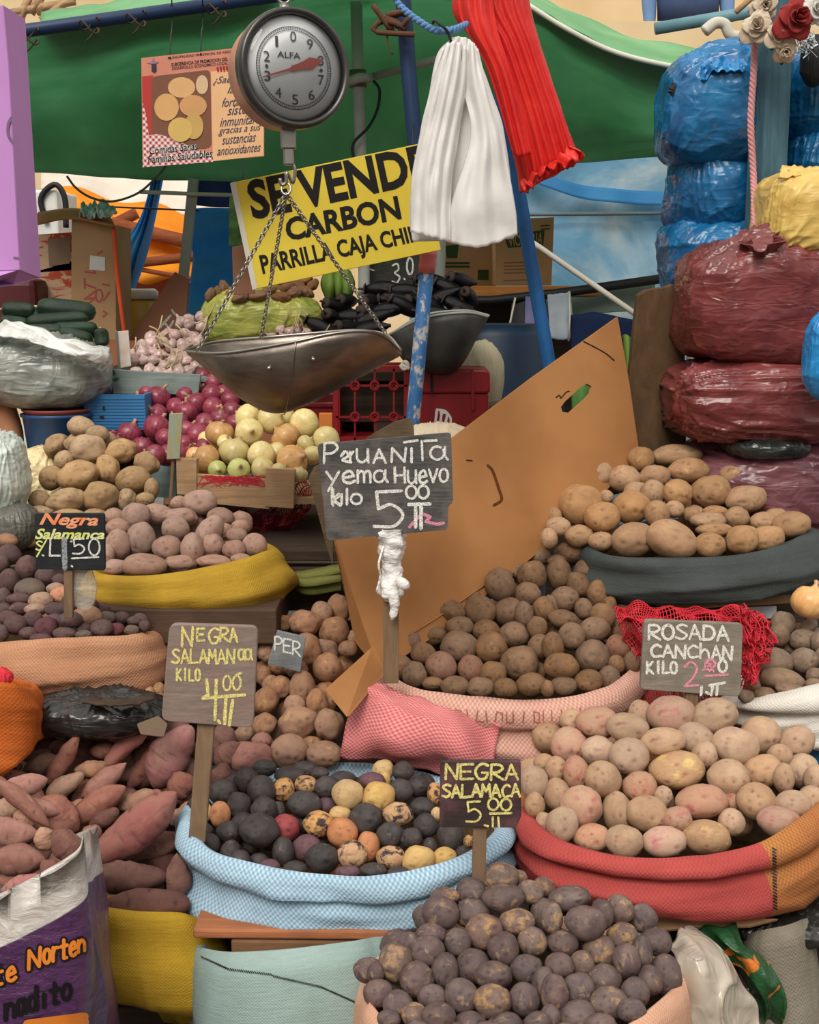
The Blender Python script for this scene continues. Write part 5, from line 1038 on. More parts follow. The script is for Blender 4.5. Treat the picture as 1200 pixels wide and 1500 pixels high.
# what the blue stack stands on (hidden behind the brown board)
zb = W(1040, 448, 3.06).z
pb_ = W(1110, 400, 2.88); post_top = W(1134, 20, 2.88)
m_post = M_wood('blue_painted_post', c(84, 120, 134), c(58, 92, 106), (40, 40, 5))
tag(MB().box((post_top.x, 2.88, (post_top.z+.05)/2), (.064, .058, post_top.z+.05), Matrix.Rotation(R(22), 3, 'Z')).build('wooden_post', m_post, bevel=.004), 'weathered blue wooden post between the blue bags', 'post')
rp = catmull([W(1106, 50, 2.8), W(1104, 110, 2.8), W(1100, 180, 2.8), W(1104, 260, 2.8), W(1106, 345, 2.72)], 160)
pr_ = MB()
for k in range(3):
    pr_.add(tube_data([p+V((.0035*math.cos(i*.55+k*2.1), .0035*math.sin(i*.55+k*2.1), 0)) for i, p in enumerate(rp)], .0042, 6))
tag(pr_.build('pink_rope', M_plain('pink_rope', c(212, 150, 152), .85), smooth=True), 'twisted pink rope hanging down the left side of the blue post', 'rope')
# flowers on the post
def flower(px, py, Y, r, mat, label, seed, n=14, droop=0):
    cc = W(px, py, Y); t = thing('cloth_flower', label, 'flower', tuple(cc), 'faded cloth flowers tied to the post'); rr = random.Random(seed)
    ax = V((rr.uniform(-.4, .4), -1, rr.uniform(-.5, .3)-droop)).normalized(); a1 = ax.orthogonal().normalized(); a2 = ax.cross(a1)
    pv, pf = [], []
    for k in range(n):
        lay = k/n; ph = k*2.4+rr.uniform(-.2, .2); w = r*(.35+.5*lay); L = r*(.4+.65*lay); N_ = 9
        b0 = len(pv)
        for i in range(N_):
            for j in range(7):
                u = i/(N_-1); v = j/6*2-1; wd = w*math.sin(math.pi*(.12+.8*u))*.9
                rad = L*u*(.35+.65*lay)+r*.05; h = r*(.75*(1-lay)+.15)*u-r*.35*lay*u*u+.1*r*noise.noise(V((u*3, v*2, k)))
                ang = ph+v*wd/max(rad, r*.3)*.9
                pv.append(cc+(a1*math.cos(ang)+a2*math.sin(ang))*rad+ax*h)
        for i in range(N_-1):
            for j in range(6): q = b0+i*7+j; pf.append((q, q+1, q+8, q+7))
    o = mesh('petals', pv, pf, mat, t); mod(o, 'SOLIDIFY', thickness=.0012)
    tube('stem', [cc, cc+V((0, .03, -.02)), cc+V((0, .06, 0))], .004, M_plain('wire_green', c(70, 90, 60), .8), t, 6)
m_petal = M_plain('cream_cloth', c(222, 208, 186), .9, .1, c2=c(190, 172, 150), sc_=20); m_rose = M_plain('red_cloth', c(168, 66, 62), .9, .1, c2=c(136, 46, 48), sc_=20); m_wpet = M_plain('white_cloth', c(232, 228, 220), .9, .1)
for f in [(1110, 40, 2.76, .042, m_petal, 'cream cloth flower, leftmost on the post', 1), (1138, 52, 2.74, .034, m_petal, 'cream cloth flower hanging between the leftmost one and the red rose', 2), (1122, 8, 2.78, .036, m_petal, 'cream cloth flower, topmost left of the red rose', 3), (1152, 74, 2.74, .03, m_petal, 'cream cloth flower drooping lowest beneath the red rose', 4), (1166, 28, 2.72, .052, m_rose, 'faded red cloth rose on the post', 5), (1196, 14, 2.72, .042, m_wpet, 'white cloth flower right of the red rose', 6)]:
    flower(*f[:6], f[6])
ts_ = MB(); rr = random.Random(3)
for k in range(90):
    a = W(1178+rr.gauss(0, 9), 62+rr.gauss(0, 12), 2.75+rr.uniform(-.02, .02)); d = V((rr.gauss(0, 1), rr.gauss(0, 1), rr.gauss(0, 1))).normalized()*rr.uniform(.008, .016); n_ = d.orthogonal().normalized()*.0018
    b0 = len(ts_.v); ts_.v += [a-d-n_, a+d-n_, a+d+n_, a-d+n_]; ts_.f.append((b0, b0+1, b0+2, b0+3))
tag(ts_.build('tinsel', M_plain('silver_foil', c(220, 222, 226), .2, .5, 1)), 'silver tinsel hanging below the red cloth rose', 'tinsel')
tag(bag('black_cloth', 'x', m_black, 1192, 92, 16, 34, 2.86, .06, .9, (0, 0, 1), .004, 10, .004, 14), 'black cloth behind the tinsel at the right edge', 'cloth')
# ================================================================== cardboard sheet, brown board, things around
A_, B_, C_ = W(905, 464, 2.76), W(938, 660, 2.70), W(556, 985, 2.22)
class Tri(Plane):
    def __init__(s, a, b, d): s.p = a; s.n = (b-a).cross(d-a).normalized(); s.n = -s.n if s.n.dot(EYE-a) < 0 else s.n
card = Tri(A_, B_, C_)
cs = thing('cardboard_sheet', 'big brown cardboard box flap with a hand hole standing behind the brown potatoes', 'cardboard', tuple(C_))
outline = [(905, 464), (922, 560), (938, 672), (800, 800), (640, 930), (556, 985), (520, 880), (486, 772), (478, 720), (520, 708), (665, 640), (780, 553)]
hole = [(826+.0, 596)]+[]
def strip(poly): return [(x, y) for x, y in poly]
# hand hole: the sheet is cut round it
hx = [(824, 603), (822, 596), (828, 588), (852, 566), (860, 562), (867, 566), (866, 575), (858, 584), (834, 605)]
def holed_plate(name, pl_, outer, hole_, thick, mat, parent):
    import mathutils.geometry as G
    from mathutils.geometry import delaunay_2d_cdt
    pts = [V(p) for p in outer+hole_]; n = len(outer); m = len(hole_)
    ed = [(i, (i+1) % n) for i in range(n)]+[(n+i, n+(i+1) % m) for i in range(m)]
    vv, _, ff, *_r = delaunay_2d_cdt(pts, ed, [], 0, 1e-5)
    def inside(p, poly):
        r = False
        for i in range(len(poly)):
            a, b = poly[i], poly[i-1]
            if (a[1] > p.y) != (b[1] > p.y) and p.x < (b[0]-a[0])*(p.y-a[1])/(b[1]-a[1])+a[0]: r = not r
        return r
    keep = []
    for f in ff:
        ce = sum((vv[i] for i in f), V((0, 0)))/len(f)
        if inside(ce, outer) and not inside(ce, hole_): keep.append(tuple(f))
    fr_ = [pl_.at(v.x, v.y) for v in vv]; bk = [p-pl_.n*thick for p in fr_]; k = len(vv)
    fs = list(keep)+[tuple(i+k for i in reversed(f)) for f in keep]+[(i, i+k, j+k, j) for i, j in ed]
    return fix_normals(mesh(name, fr_+bk, fs, mat, parent, False))
holed_plate('panel', card, outline, hx, .007, m_card, cs)
m_cut = M_plain('cut_slot', c(92, 54, 28), .9, .1)
strokes('slot', card, [sm((715, 682), (722, 690), (731, 716), (735, 732), (724, 740))], 4.2, m_cut, cs, .0006, 0)
strokes('scratch', card, [sm((815, 582), (820, 579), (822, 583), (829, 575), (834, 573)), [(684, 674), (692, 675)], sm((855, 500), (885, 516), (900, 528))], 1.6, m_ink, cs, .0006)
tube('edge_crease', [card.at(x, y, .002) for x, y in ((600, 930), (640, 905), (720, 850))], .0016, m_card, cs, 6)
fp_ = [W(545, 948, 2.2), W(562, 985, 2.18), W(508, 1050, 2.02), W(476, 1010, 2.06)]
pv = [p for p in fp_]+[p+V((.004, .006, 0)) for p in fp_]; mesh('bent_flap', pv, [(0, 1, 2, 3), (7, 6, 5, 4), (0, 4, 5, 1), (1, 5, 6, 2), (2, 6, 7, 3), (3, 7, 4, 0)], m_card, cs, False)
fp_ = [W(470, 705, 2.5), W(478, 740, 2.49), W(556, 985, 2.225), W(520, 940, 2.34)]
pv = [p for p in fp_]+[p+V((.002, .005, 0)) for p in fp_]; mesh('side_flap', pv, [(0, 1, 2, 3), (7, 6, 5, 4), (0, 4, 5, 1), (1, 5, 6, 2), (2, 6, 7, 3), (3, 7, 4, 0)], m_card, cs, False)
m_bark = M_wood('brown_board', c(108, 82, 56), c(76, 56, 38), (12, 12, 6))
pbk = Plane(960, 540, 2.82, R(12))
tag(plate('brown_board', pbk, [(935, 432), (948, 424), (975, 420), (985, 416), (1003, 418), (1006, 660), (1000, 668), (925, 668), (922, 560)], .02, m_bark, None, 0, .003), 'rough brown wooden board standing upright left of the burgundy bags', 'board')
tag(plate('flat_cardboard', Plane(1035, 884, 2.42, 0, R(50)), [(902, 878), (960, 884), (1010, 892), (1060, 886), (1120, 884), (1172, 880), (1172, 872), (900, 868)], .005, m_card_pale, None, 0, 0), 'flat cardboard piece under the dark grey sack', 'cardboard')
# red mesh sack around the pink sign
def net(name, label, rows, nu, nv, w, mat, fold, cat='net'):
    R_ = [catmull([W(*p) for p in r], nu) for r in rows]; cols = [catmull([r[i] for r in R_], nv) for i in range(nu)]
    g = [[cols[i][j]+fold(i/(nu-1), j/(nv-1)) for j in range(nv)] for i in range(nu)]; b = MB()
    for i in range(nu): b.add(tube_data(g[i], w, 4))
    for j in range(nv): b.add(tube_data([g[i][j] for i in range(nu)], w, 4))
    return tag(b.build(name, mat, None, True), label, cat)
m_net = M_plain('red_netting', c(206, 44, 58), .6, .3)
nf_ = lambda u, v: V((.012*noise.noise(V((u*9, v*9, 0))), .03*noise.noise(V((u*7, v*7, 5)))+.012*math.sin(u*25), .016*noise.noise(V((u*8, v*8, 9)))))
net('red_net', 'red netting sack bunched up behind the pink and white price board', [[(902, 888, 2.3), (960, 886, 2.3), (1030, 892, 2.3), (1085, 888, 2.28)], [(905, 905, 2.24), (960, 915, 2.24), (1030, 912, 2.24), (1110, 915, 2.22)], [(925, 960, 2.26), (980, 970, 2.26), (1040, 965, 2.26), (1110, 960, 2.24)], [(935, 1028, 2.24), (980, 1030, 2.24), (1040, 1026, 2.24), (1096, 1008, 2.22)]], 60, 40, .0011, m_net, nf_)
net('red_net', 'red netting hanging right of the pink and white price board over the earthy potatoes', [[(1084, 888, 2.2), (1105, 896, 2.18), (1118, 905, 2.16)], [(1088, 930, 2.18), (1110, 940, 2.14), (1134, 936, 2.12)], [(1090, 990, 2.16), (1100, 1000, 2.12), (1108, 985, 2.12)]], 22, 40, .0011, m_net, nf_)
net('red_net', 'red netting fringe hanging below the crate of white onions', [[(328, 742, 2.76), (380, 746, 2.76), (448, 700, 2.76)], [(330, 760, 2.76), (385, 768, 2.76), (458, 735, 2.74)], [(345, 775, 2.78), (400, 792, 2.78), (428, 768, 2.78)]], 44, 16, .0012, M_plain('dull_red_netting', c(160, 34, 44), .7), nf_)
# ================================================================== price boards
def stick(name, parent, px0, py0, px1, py1, w, Y, mat=m_stick, th=.012, Y1=None):
    a, b = W(px0, py0, Y), W(px1, py1, Y1 or Y); s = w*dep(a)/FPX/2; d = (b-a).normalized(); x = V((1, 0, 0)); y = d.cross(x).normalized()*th/2
    vs = [p+x*i*s+y*j for p in (a, b) for i, j in ((-1, -1), (1, -1), (1, 1), (-1, 1))]
    o = fix_normals(mesh(name, vs, [(0, 1, 2, 3), (7, 6, 5, 4), (0, 4, 5, 1), (1, 5, 6, 2), (2, 6, 7, 3), (3, 7, 4, 0)], mat, parent, False)); mod(o, 'BEVEL', width=.0015, segments=2); return o
GS = 'hand-lettered price boards on sticks'
# 1 tall slate
t = thing('price_board', 'large slate-grey chalk board on a stick reading Peruanita yema huevo kilo 5.00', 'price board', tuple(W(575, 985, 2.09)), GS); p = Plane(565, 712, 2.08)
m_slate = M_board('slate_board', c(62, 60, 58), c(98, 95, 92), c(116, 108, 103))
plate('board', p, rounded([(465, 651), (661, 634), (664, 736), (657, 740), (656, 776), (479, 792)], 6), .012, m_slate, t, 0, .0015)
L = word('P', 475, 650, 20, 30)+[sm((500, 668), (506, 661), (510, 668), (502, 674), (514, 677)), sm((513, 662), (513, 677)), sm((513, 668), (518, 661))]+word('U', 523, 659, 17, 19)+word('A', 547, 658, 18, 20)+word('N', 574, 657, 21, 20)+[[(603, 657), (603, 677)], [(618, 646), (619, 674)], [(592, 648), (612, 645)], [(622, 646), (640, 645)]]+word('a', 630, 653, 24, 20)
L += word('yema', 478, 691, 88, 18, -.04, .25)+word('H', 578, 684, 15, 22)+word('uevo', 598, 690, 58, 19, -.06, .25)+word('k', 486, 722, 11, 17)+word('i', 497, 722, 7, 17)+word('l', 505, 724, 7, 15)+word('o', 514, 724, 16, 15)
L += word('k', 488, 723, 11, 17)+word('00', 595, 711, 33, 19, 0, .12)
strokes('chalk_lettering', p, L, 3.8, m_chalk_white, t)
strokes('chalk_price', p, word('5', 548, 717, 42, 53)+[[(599, 739), (630, 738)], [(609, 742), (609, 772)], [(617, 741), (617, 774)]], 5.2, m_chalk_white, t)
strokes('pink_smudge', p, [[(600, 772), (618, 752), (630, 757), (624, 764), (640, 768), (650, 766)]], 5, m_chalk_pink, t, .0004)
stick('stick', t, 573, 770, 573, 1000, 23, 2.105)
wp = MB(); a, b = W(574, 772, 2.1), W(573, 880, 2.1); vs = []
N_ = 60
for i in range(N_):
    tt = i/(N_-1); cc0 = a.lerp(b, tt); rad = .0165*(1.0+.35*math.sin(tt*9)*.5+.5*(tt < .25)*(.25-tt)*2)*(1 if tt < .9 else 1-(tt-.9)*5)
    for k in range(28):
        an = 2*math.pi*k/28; q = V((math.cos(an), math.sin(an), 0)); r_ = rad*(1.15+.35*noise.noise(V((q.x*1.6, q.y*1.6, tt*7)))+.18*noise.noise(V((q.x*5, q.y*5, tt*20)))); vs.append(cc0+q*r_*V((1, .8, 1)).length/1.6)
fs = [(i*28+k, i*28+(k+1) % 28, (i+1)*28+(k+1) % 28, (i+1)*28+k) for i in range(N_-1) for k in range(28)]
m_wrap = M_bag('white_wrap', c(236, 232, 226), c(214, 208, 202), .35, (20, 20, 50), .6)
mesh('plastic_wrap', vs, fs, m_wrap, t)
tube('wrap_tail', catmull([W(576, 866, 2.08), W(578, 890, 2.08), W(574, 908, 2.08)], 12), [.009]*6+[.007]*4+[.004, .002], m_wrap, t)
tube('wrap_end', catmull([W(584, 850, 2.08), W(592, 856, 2.07), W(597, 862, 2.08)], 8), [.006, .008, .009, .009, .009, .008, .005, .002], m_wrap, t)
tube('wrap_string', catmull([W(562, 800, 2.08), W(555, 825, 2.07), W(557, 845, 2.08), W(552, 866, 2.08)], 16), .002, m_wrap, t, 6)
# the brown backs of two more boards behind it
for q, Y, lab in (([(536, 642), (578, 618), (600, 612), (606, 622), (607, 640), (606, 670), (540, 690)], 2.3, 'plain brown board end showing above the large slate price board'), ([(452, 700), (460, 684), (470, 680), (488, 770), (488, 830), (478, 800)], 2.3, 'brown board edge showing left of the large slate price board')):
    tag(plate('spare_board', Plane(q[0][0], q[0][1], Y), rounded(q, 3), .01, M_board('spare_board', c(96, 80, 60), c(76, 62, 46), c(112, 96, 74)), None), lab, 'board')
# 2 brown-grey, 4.00
t = thing('price_board', 'brownish-grey board on a stick with yellow lettering Negra Salamanca kilo 4.00', 'price board', tuple(W(292, 1210, 1.83)), GS); p = Plane(306, 990, 1.83)
plate('board', p, rounded([(248, 914), (378, 918), (371, 1067), (236, 1056)], 12), .012, M_board('brown_slate', c(120, 104, 95), c(148, 130, 120), c(138, 112, 102), (6, 1, 30)), t, 0, .0015)
L = word('N', 266, 919, 16, 27)+word('N', 267, 920, 16, 26)+word('E', 289, 921, 11, 18)+word('G', 306, 920, 14, 22)+word('R', 323, 920, 12, 20)+word('A', 337, 921, 11, 20)+word('SALAMAN', 252, 951, 92, 20, .015, .22)+word('aa', 349, 951, 20, 16, 0, .1)+word('KILO', 259, 979, 34, 17, .05, .35)
L += word('00', 327, 990, 26, 21, -.05, .25)+[[(347, 988), (353, 986)]]
strokes('chalk_lettering', p, L, 3.4, m_chalk_yellow, t)
strokes('chalk_price', p, [[(303, 996), (305, 1018), (297, 1023), (330, 1020), (358, 1018)], [(317, 996), (315, 1054)], [(331, 1021), (329, 1060)], [(341, 1026), (336, 1062)], [(320, 1056), (322, 1059)]], 5.0, m_chalk_yellow, t)
stick('stick', t, 303, 1052, 289, 1232, 25, 1.845, Y1=1.83)
# 3 dark, 5.00
t = thing('price_board', 'small dark board on a stick with yellow lettering Negra Salamanca 5.00', 'price board', tuple(W(703, 1300, 1.70)), GS); p = Plane(705, 1165, 1.70)
plate('board', p, rounded([(645, 1116), (763, 1115), (764, 1196), (756, 1213), (644, 1212)], 4), .01, M_board('dark_maroon_board', c(52, 42, 42), c(70, 54, 54), c(116, 76, 82), (6, 1, 30)), t, 0, .0015)
strokes('chalk_lettering', p, word('NEGRA', 653, 1120, 106, 22, 0, .22)+word('SALAMACA', 648, 1150, 114, 18, -.01, .2), 3.6, m_chalk_yellow, t)
strokes('chalk_price', p, word('5', 683, 1175, 21, 30)+word('00', 715, 1170, 34, 17, 0, .25)+[[(718, 1192), (749, 1191)], [(722, 1197), (722, 1211)], [(730, 1197), (731, 1211)], [(710, 1209), (715, 1210)]], 3.3, m_chalk_yellow, t)
stick('stick', t, 703, 1205, 701, 1310, 20, 1.712)
# 4 grey, rosada
t = thing('price_board', 'grey board with white and pink lettering Rosada canchan kilo 2.00 before the red netting', 'price board', tuple(W(1012, 1050, 2.12)), GS); p = Plane(1014, 965, 2.11)
plate('board', p, rounded([(944, 908), (1089, 914), (1085, 1021), (938, 1010)], 8), .012, M_board('pale_slate', c(120, 112, 100), c(146, 136, 122), c(104, 96, 86), (6, 1, 40)), t, 0, .0015)
strokes('chalk_lettering', p, word('ROSADA', 951, 915, 116, 21, .02, .22)+word('CANC', 954, 944, 68, 18, .03, .2)+word('h', 1026, 950, 13, 14)+word('AN', 1043, 946, 30, 20, .03, .2)+word('KILO', 948, 969, 44, 17, .02, .25)+word('0', 1053, 967, 12, 17)+[[(1028, 1006), (1027, 1018)], [(1035, 1014), (1038, 1016)], [(1044, 1006), (1042, 1018)], [(1051, 1005), (1050, 1018)], [(1040, 1004), (1062, 1000)]], 3.9, m_chalk_white, t)
strokes('pink_price', p, word('2', 1003, 968, 20, 36)+[sm((1033, 972), (1040, 966), (1048, 972), (1040, 982), (1033, 976)), [(1034, 990), (1066, 988)], [(1030, 982), (1042, 972)], [(1036, 968), (1046, 984)]], 3.6, m_chalk_pink, t)
stick('stick', t, 1013, 1010, 1013, 1062, 19, 2.122)
# 5 black, 4.50
t = thing('price_board', 'small black board with painted orange and lime lettering Negra Salamanca 4.50', 'price board', tuple(W(102, 885, 2.16)), GS); p = Plane(102, 795, 2.16)
plate('board', p, rounded([(50, 752), (153, 752), (154, 836), (52, 834)], 4), .008, M_board('black_board', c(34, 36, 38), c(42, 44, 46), c(52, 54, 56)), t, 0, .0015)
m_opaint = M_plain('orange_paint', c(240, 120, 66), .6, c2=c(236, 170, 130), sc_=60); m_lime = M_plain('lime_paint', c(206, 216, 92), .6, c2=c(226, 222, 170), sc_=60)
print_text('orange_lettering', p, 'Negra', [(59, 751), (145, 754), (143, 775), (57, 774)], m_opaint, t, .028, .3)
print_text('lime_lettering', p, 'Salamanca', [(52, 774), (154, 776), (153, 790), (51, 790)], m_lime, t, .03, .25)
strokes('lime_sign', p, word('S', 53, 793, 9, 13)+[[(68, 791), (54, 815)], [(62, 813), (64, 814)]], 2.4, m_lime, t)
strokes('chalk_price', p, [[(74, 789), (73, 814), (88, 814)], [(105, 793), (104, 793)]]+word('5', 107, 790, 17, 22)+word('0', 130, 789, 16, 24)+[[(105, 818), (144, 816)], [(105, 829), (106, 830)]], 2.6, m_chalk_white, t)
strokes('chalk_bar', p, [[(94, 790), (95, 832)]], 8, M_chalk('grey_chalk', c(160, 162, 164)), t)
stick('stick', t, 101, 828, 101, 905, 13, 2.17)
vs_, fs_ = bag_data(122, 862, 19, 34, 2.18, .02, .85, (0, 0, 1), .002, 20, .004, 21); mesh('plastic_wrap', vs_, fs_, M_clear('clear_plastic', c(206, 196, 180), .4), t)
# small hidden PER board and small price stick, little sign in the garlic, back sign
t = thing('price_board', 'small grey board reading PER half buried in the knobbly potatoes', 'price board', tuple(W(412, 970, 2.24)), GS); p = Plane(414, 945, 2.22)
plate('board', p, [(406, 924), (448, 934), (440, 985), (392, 972)], .008, M_board('grey_board', c(112, 116, 118), c(136, 138, 138), c(92, 96, 98)), t, 0, .001)
strokes('chalk_lettering', p, word('PER', 402, 932, 38, 20, .22, .25), 2.8, m_chalk_white, t)
t = thing('price_stick', 'narrow pale green wooden tag on a thin stick before the red onions', 'price board', tuple(W(250, 745, 2.68))); p = Plane(257, 640, 2.68)
nz2 = NT('faded_tag'); nf2 = nz2.ramp(nz2.noise(nz2.coord('Object', (20, 20, 20)), 2, 3), .4, .6)
plate('tag', p, [(248, 606), (268, 605), (263, 672), (244, 673)], .008, nz2.fin(nz2.mix(nf2, c(150, 160, 140), c(168, 150, 96)), .8), t)
stick('stick', t, 254, 668, 249, 748, 5, 2.69, m_stick, .005)
t = thing('price_holder', 'small clear price holder stuck in the garlic', 'price board', tuple(W(182, 545, 3.2))); p = Plane(182, 512, 3.2)
plate('card', p, [(168, 486), (188, 484), (192, 536), (174, 540)], .004, M_plain('washed_card', c(206, 178, 160), .6, c2=c(216, 210, 200), sc_=30), t)
stick('edge_strip', t, 170, 484, 175, 542, 3, 3.195, M_plain('grey_strip', c(120, 120, 112), .5), .006)
t = thing('price_board', 'black chalk board reading 3.0 partly hidden behind the yellow sign', 'price board', tuple(W(575, 425, 3.75))); p = Plane(575, 395, 3.75)
plate('board', p, [(536, 376), (622, 366), (624, 420), (540, 426)], .01, M_board('back_board', c(52, 54, 48), c(66, 68, 60), c(40, 42, 38)), t)
strokes('chalk_lettering', p, word('3', 575, 386, 12, 28)+[[(592, 408), (593, 409)]]+word('0', 596, 378, 9, 24)+[[(536, 393), (548, 396)]], 2.6, m_chalk_white, t)
# ================================================================== yellow banner
t = thing('sign', 'yellow sign lettered SE VENDE CARBON PARRILLA CAJA CHINA hanging behind the scale chains', 'sign', tuple(W(500, 420, 2.92))); p = Plane(490, 318, 2.92, R(-4))
plate('panel', p, [(338, 268), (612, 211), (646, 366), (371, 424)], .008, M_plain('yellow_panel', c(222, 198, 66), .55, .3, c2=c(210, 184, 54)), t)
plate('pale_edge', p, [(337, 268), (345, 266), (377, 422), (370, 425)], .010, M_plain('pale_strip', c(214, 208, 192), .7), t, .001, 0)
kw = dict(bold=.03)
print_text('lettering', p, 'SE VENDE', [(359, 265), (622, 210), (634, 266), (371, 323)], m_ink, t, .035)
print_text('lettering', p, 'CARBON', [(416, 320), (582, 286), (589, 321), (421, 354)], m_ink, t, .035)
print_text('lettering', p, 'PARRILLA CAJA CHINA', [(379, 374), (632, 325), (640, 355), (387, 410)], m_ink, t, .03)
for x0_, y0_, x1_, y1_ in ((362, 250, 356, 263), (606, 200, 604, 213)): tube('hanging_wire', [p.at(x1_, y1_, -.004), W(x0_, y0_-60, 3.2)], .0012, m_cable, t, 6)
tp = thing('printed_sheet', 'green and black printed sheet edge showing left of the yellow sign', 'sign', tuple(W(345, 360, 3.05))); p = Plane(345, 330, 3.05)
plate('sheet', p, [(336, 290), (352, 286), (360, 358), (335, 361)], .004, M_plain('printed_leaf', c(70, 120, 50), .7, c2=c(24, 26, 20), sc_=30), tp)
tag(plate('brown_card', Plane(350, 400, 3.1), [(340, 362), (366, 356), (374, 430), (342, 432)], .006, M_plain('dusty_card2', c(156, 112, 86), .9), None), 'brown cardboard edge below the green printed sheet, left of the yellow sign', 'cardboard')
# ================================================================== poster
t = thing('poster', 'pinkish printed poster of potatoes hanging behind the scale dial', 'poster', tuple(W(297, 245, 2.8))); p = Plane(297, 160, 2.8, R(5))
mp = lambda n_, a, r=.5: M_plain(n_, a, r, .3, c2=tuple(x*.92 for x in a[:3])+(1,), sc_=20)
plate('sheet', p, [(207, 85), (387, 66), (387, 229), (209, 245)], .003, mp('salmon_print', c(214, 140, 116)), t, 0, 0)
plate('red_band', p, [(208, 112), (224, 110), (222, 205), (209, 210)], .001, mp('red_print', c(190, 62, 54)), t, .0006, 0)
plate('text_panel', p, [(309, 105), (386, 96), (386, 228), (312, 236)], .001, mp('peach_print', c(240, 190, 140)), t, .0006, 0)
plate('photo_panel', p, rounded([(222, 112), (308, 102), (310, 216), (222, 226)], 8), .001, mp('photo_brown', c(128, 84, 62)), t, .0009, 0)
gk = NT('red_gingham'); co_ = gk.coord('Object', (1, 1, 1)); sp_ = gk.n('ShaderNodeSeparateXYZ'); gk.l(co_, sp_.inputs[0])
s1 = gk.math('GREATER_THAN', gk.math('SINE', gk.math('MULTIPLY', gk.math('ADD', sp_.outputs[0], sp_.outputs[2]), 520)), 0); s2 = gk.math('GREATER_THAN', gk.math('SINE', gk.math('MULTIPLY', gk.math('SUBTRACT', sp_.outputs[0], sp_.outputs[2]), 520)), 0)
gkm = gk.fin(gk.mix(gk.math('MULTIPLY', gk.math('ADD', s1, s2), .5), c(238, 226, 220), c(186, 44, 52)), .5)
plate('gingham_print', p, [(209, 150), (214, 168), (218, 198), (232, 196), (262, 206), (290, 222), (312, 226), (312, 237), (209, 245)], .001, gkm, t, .0012, 0)
def disc(x, y, rx, ry, n=22): return [(x+rx*math.cos(2*math.pi*i/n), y+ry*math.sin(2*math.pi*i/n)) for i in range(n)]
for i, (x, y, rx, ry, col) in enumerate([(266, 128, 20, 15, c(226, 178, 122)), (296, 124, 9, 14, c(222, 190, 150)), (244, 157, 18, 20, c(222, 172, 112)), (283, 155, 20, 16, c(214, 160, 106)), (284, 185, 14, 19, c(206, 168, 96)), (264, 190, 18, 18, c(220, 184, 104))]):
    plate('printed_potato', p, disc(x, y, rx, ry), .0006, mp('potato_print', col), t, .0014+.0004*i, 0)
def tq(x0, y0, x1, h, sl=-.1): return [(x0, y0), (x1, y0+(x1-x0)*sl), (x1, y0+h+(x1-x0)*sl), (x0, y0+h)]
m_navyink = mp('navy_print', c(58, 66, 96)); m_pk = mp('dark_print', c(60, 40, 40))
print_text('lettering', p, 'MUNICIPALIDAD PROVINCIAL DE AREQUIPA', tq(246, 83, 350, 4), m_pk, t, .01, 0, .001)
print_text('lettering', p, 'SUBGERENCIA DE PROMOCION DEL', tq(251, 92, 334, 5), m_pk, t, .02, 0, .001)
print_text('lettering', p, 'DESARROLLO ECONOMICO LOCAL', tq(252, 98, 334, 4.5), m_pk, t, .01, 0, .001)
for k in range(9): plate('red_tick', p, [(317+k*4.5, 98-k*.4), (320+k*4.5, 97.6-k*.4), (321+k*4.5, 105-k*.4), (318.5+k*4.5, 105.4-k*.4)], .0006, mp('red_tick_print', c(170, 40, 40)), t, .0016, 0)
plate('crest', p, [(222, 94), (229, 93), (229.5, 104), (226, 107), (222, 104)], .0006, mp('crest_print', c(60, 50, 70)), t, .0014, 0)
plate('crest_star', p, [(225, 84), (227, 90), (233, 91), (228, 94), (222, 94), (215, 92), (222, 91)], .0006, mp('star_print', c(150, 120, 140)), t, .0012, 0)
for s_, x0, y, x1 in [('¿Sabías que', 312, 117, 384), ('la papa', 333, 131, 378), ('fortalece el', 325, 148, 386), ('sistema', 333, 160, 380), ('inmunitario', 322, 177, 386), ('gracias a sus', 320, 191, 382), ('sustancias', 325, 203, 375), ('antioxidantes', 318, 219, 382)]:
    print_text('lettering', p, s_, tq(x0, y-4, x1, 13), m_navyink, t, 0, .4, .0016)
for bo, mt, of in ((.05, m_white, .0020), (.005, m_ink, .0026)):
    print_text('lettering', p, 'Comidas Sanas', tq(219, 215, 289, 11), mt, t, bo, .1, of); print_text('lettering', p, 'Familias Saludables', tq(217, 228, 311, 11), mt, t, bo, .1, of)
for x, y in ((249, 84), (294, 78)): tube('hanging_string', catmull([p.at(x, y+2, .002), p.at(x+1, y-30), W(x+3, 14, 3.2), V((W(x+3, 0, 2.34).x, 2.34, 2.35))], 14), .0014, m_cable, t, 6)
# ================================================================== purple folded sign, far left
m_lil = M_plain('lilac_card', c(196, 142, 204), .7, .2, c2=c(190, 136, 198))
t = thing('paper_sign', 'lilac folded paper sign hanging at the left edge of the picture', 'sign', tuple(W(0, 425, 1.9)))
def quadsheet(name, pts, mat, parent, th=.002):
    P = [W(*q) for q in pts]; n = len(P); nn = (P[1]-P[0]).cross(P[2]-P[0]).normalized(); nn = -nn if nn.dot(EYE-P[0]) < 0 else nn
    return fix_normals(mesh(name, P+[q-nn*th for q in P], [tuple(range(n)), tuple(range(2*n-1, n-1, -1))]+[(i, i+n, (i+1) % n+n, (i+1) % n) for i in range(n)], mat, parent, False))
quadsheet('front_panel', [(-90, 10, 1.98), (4, 8, 1.9), (12, 100, 1.9), (28, 395, 1.9), (-90, 400, 1.98)], m_lil, t)
quadsheet('side_panel', [(5, 8, 1.902), (37, 28, 2.06), (60, 405, 2.06), (28, 395, 1.902)], m_lil, t)
quadsheet('lower_flap', [(-90, 400, 1.98), (28, 395, 1.905), (60, 407, 2.05), (20, 418, 1.95), (-90, 432, 1.88)], m_lil, t)
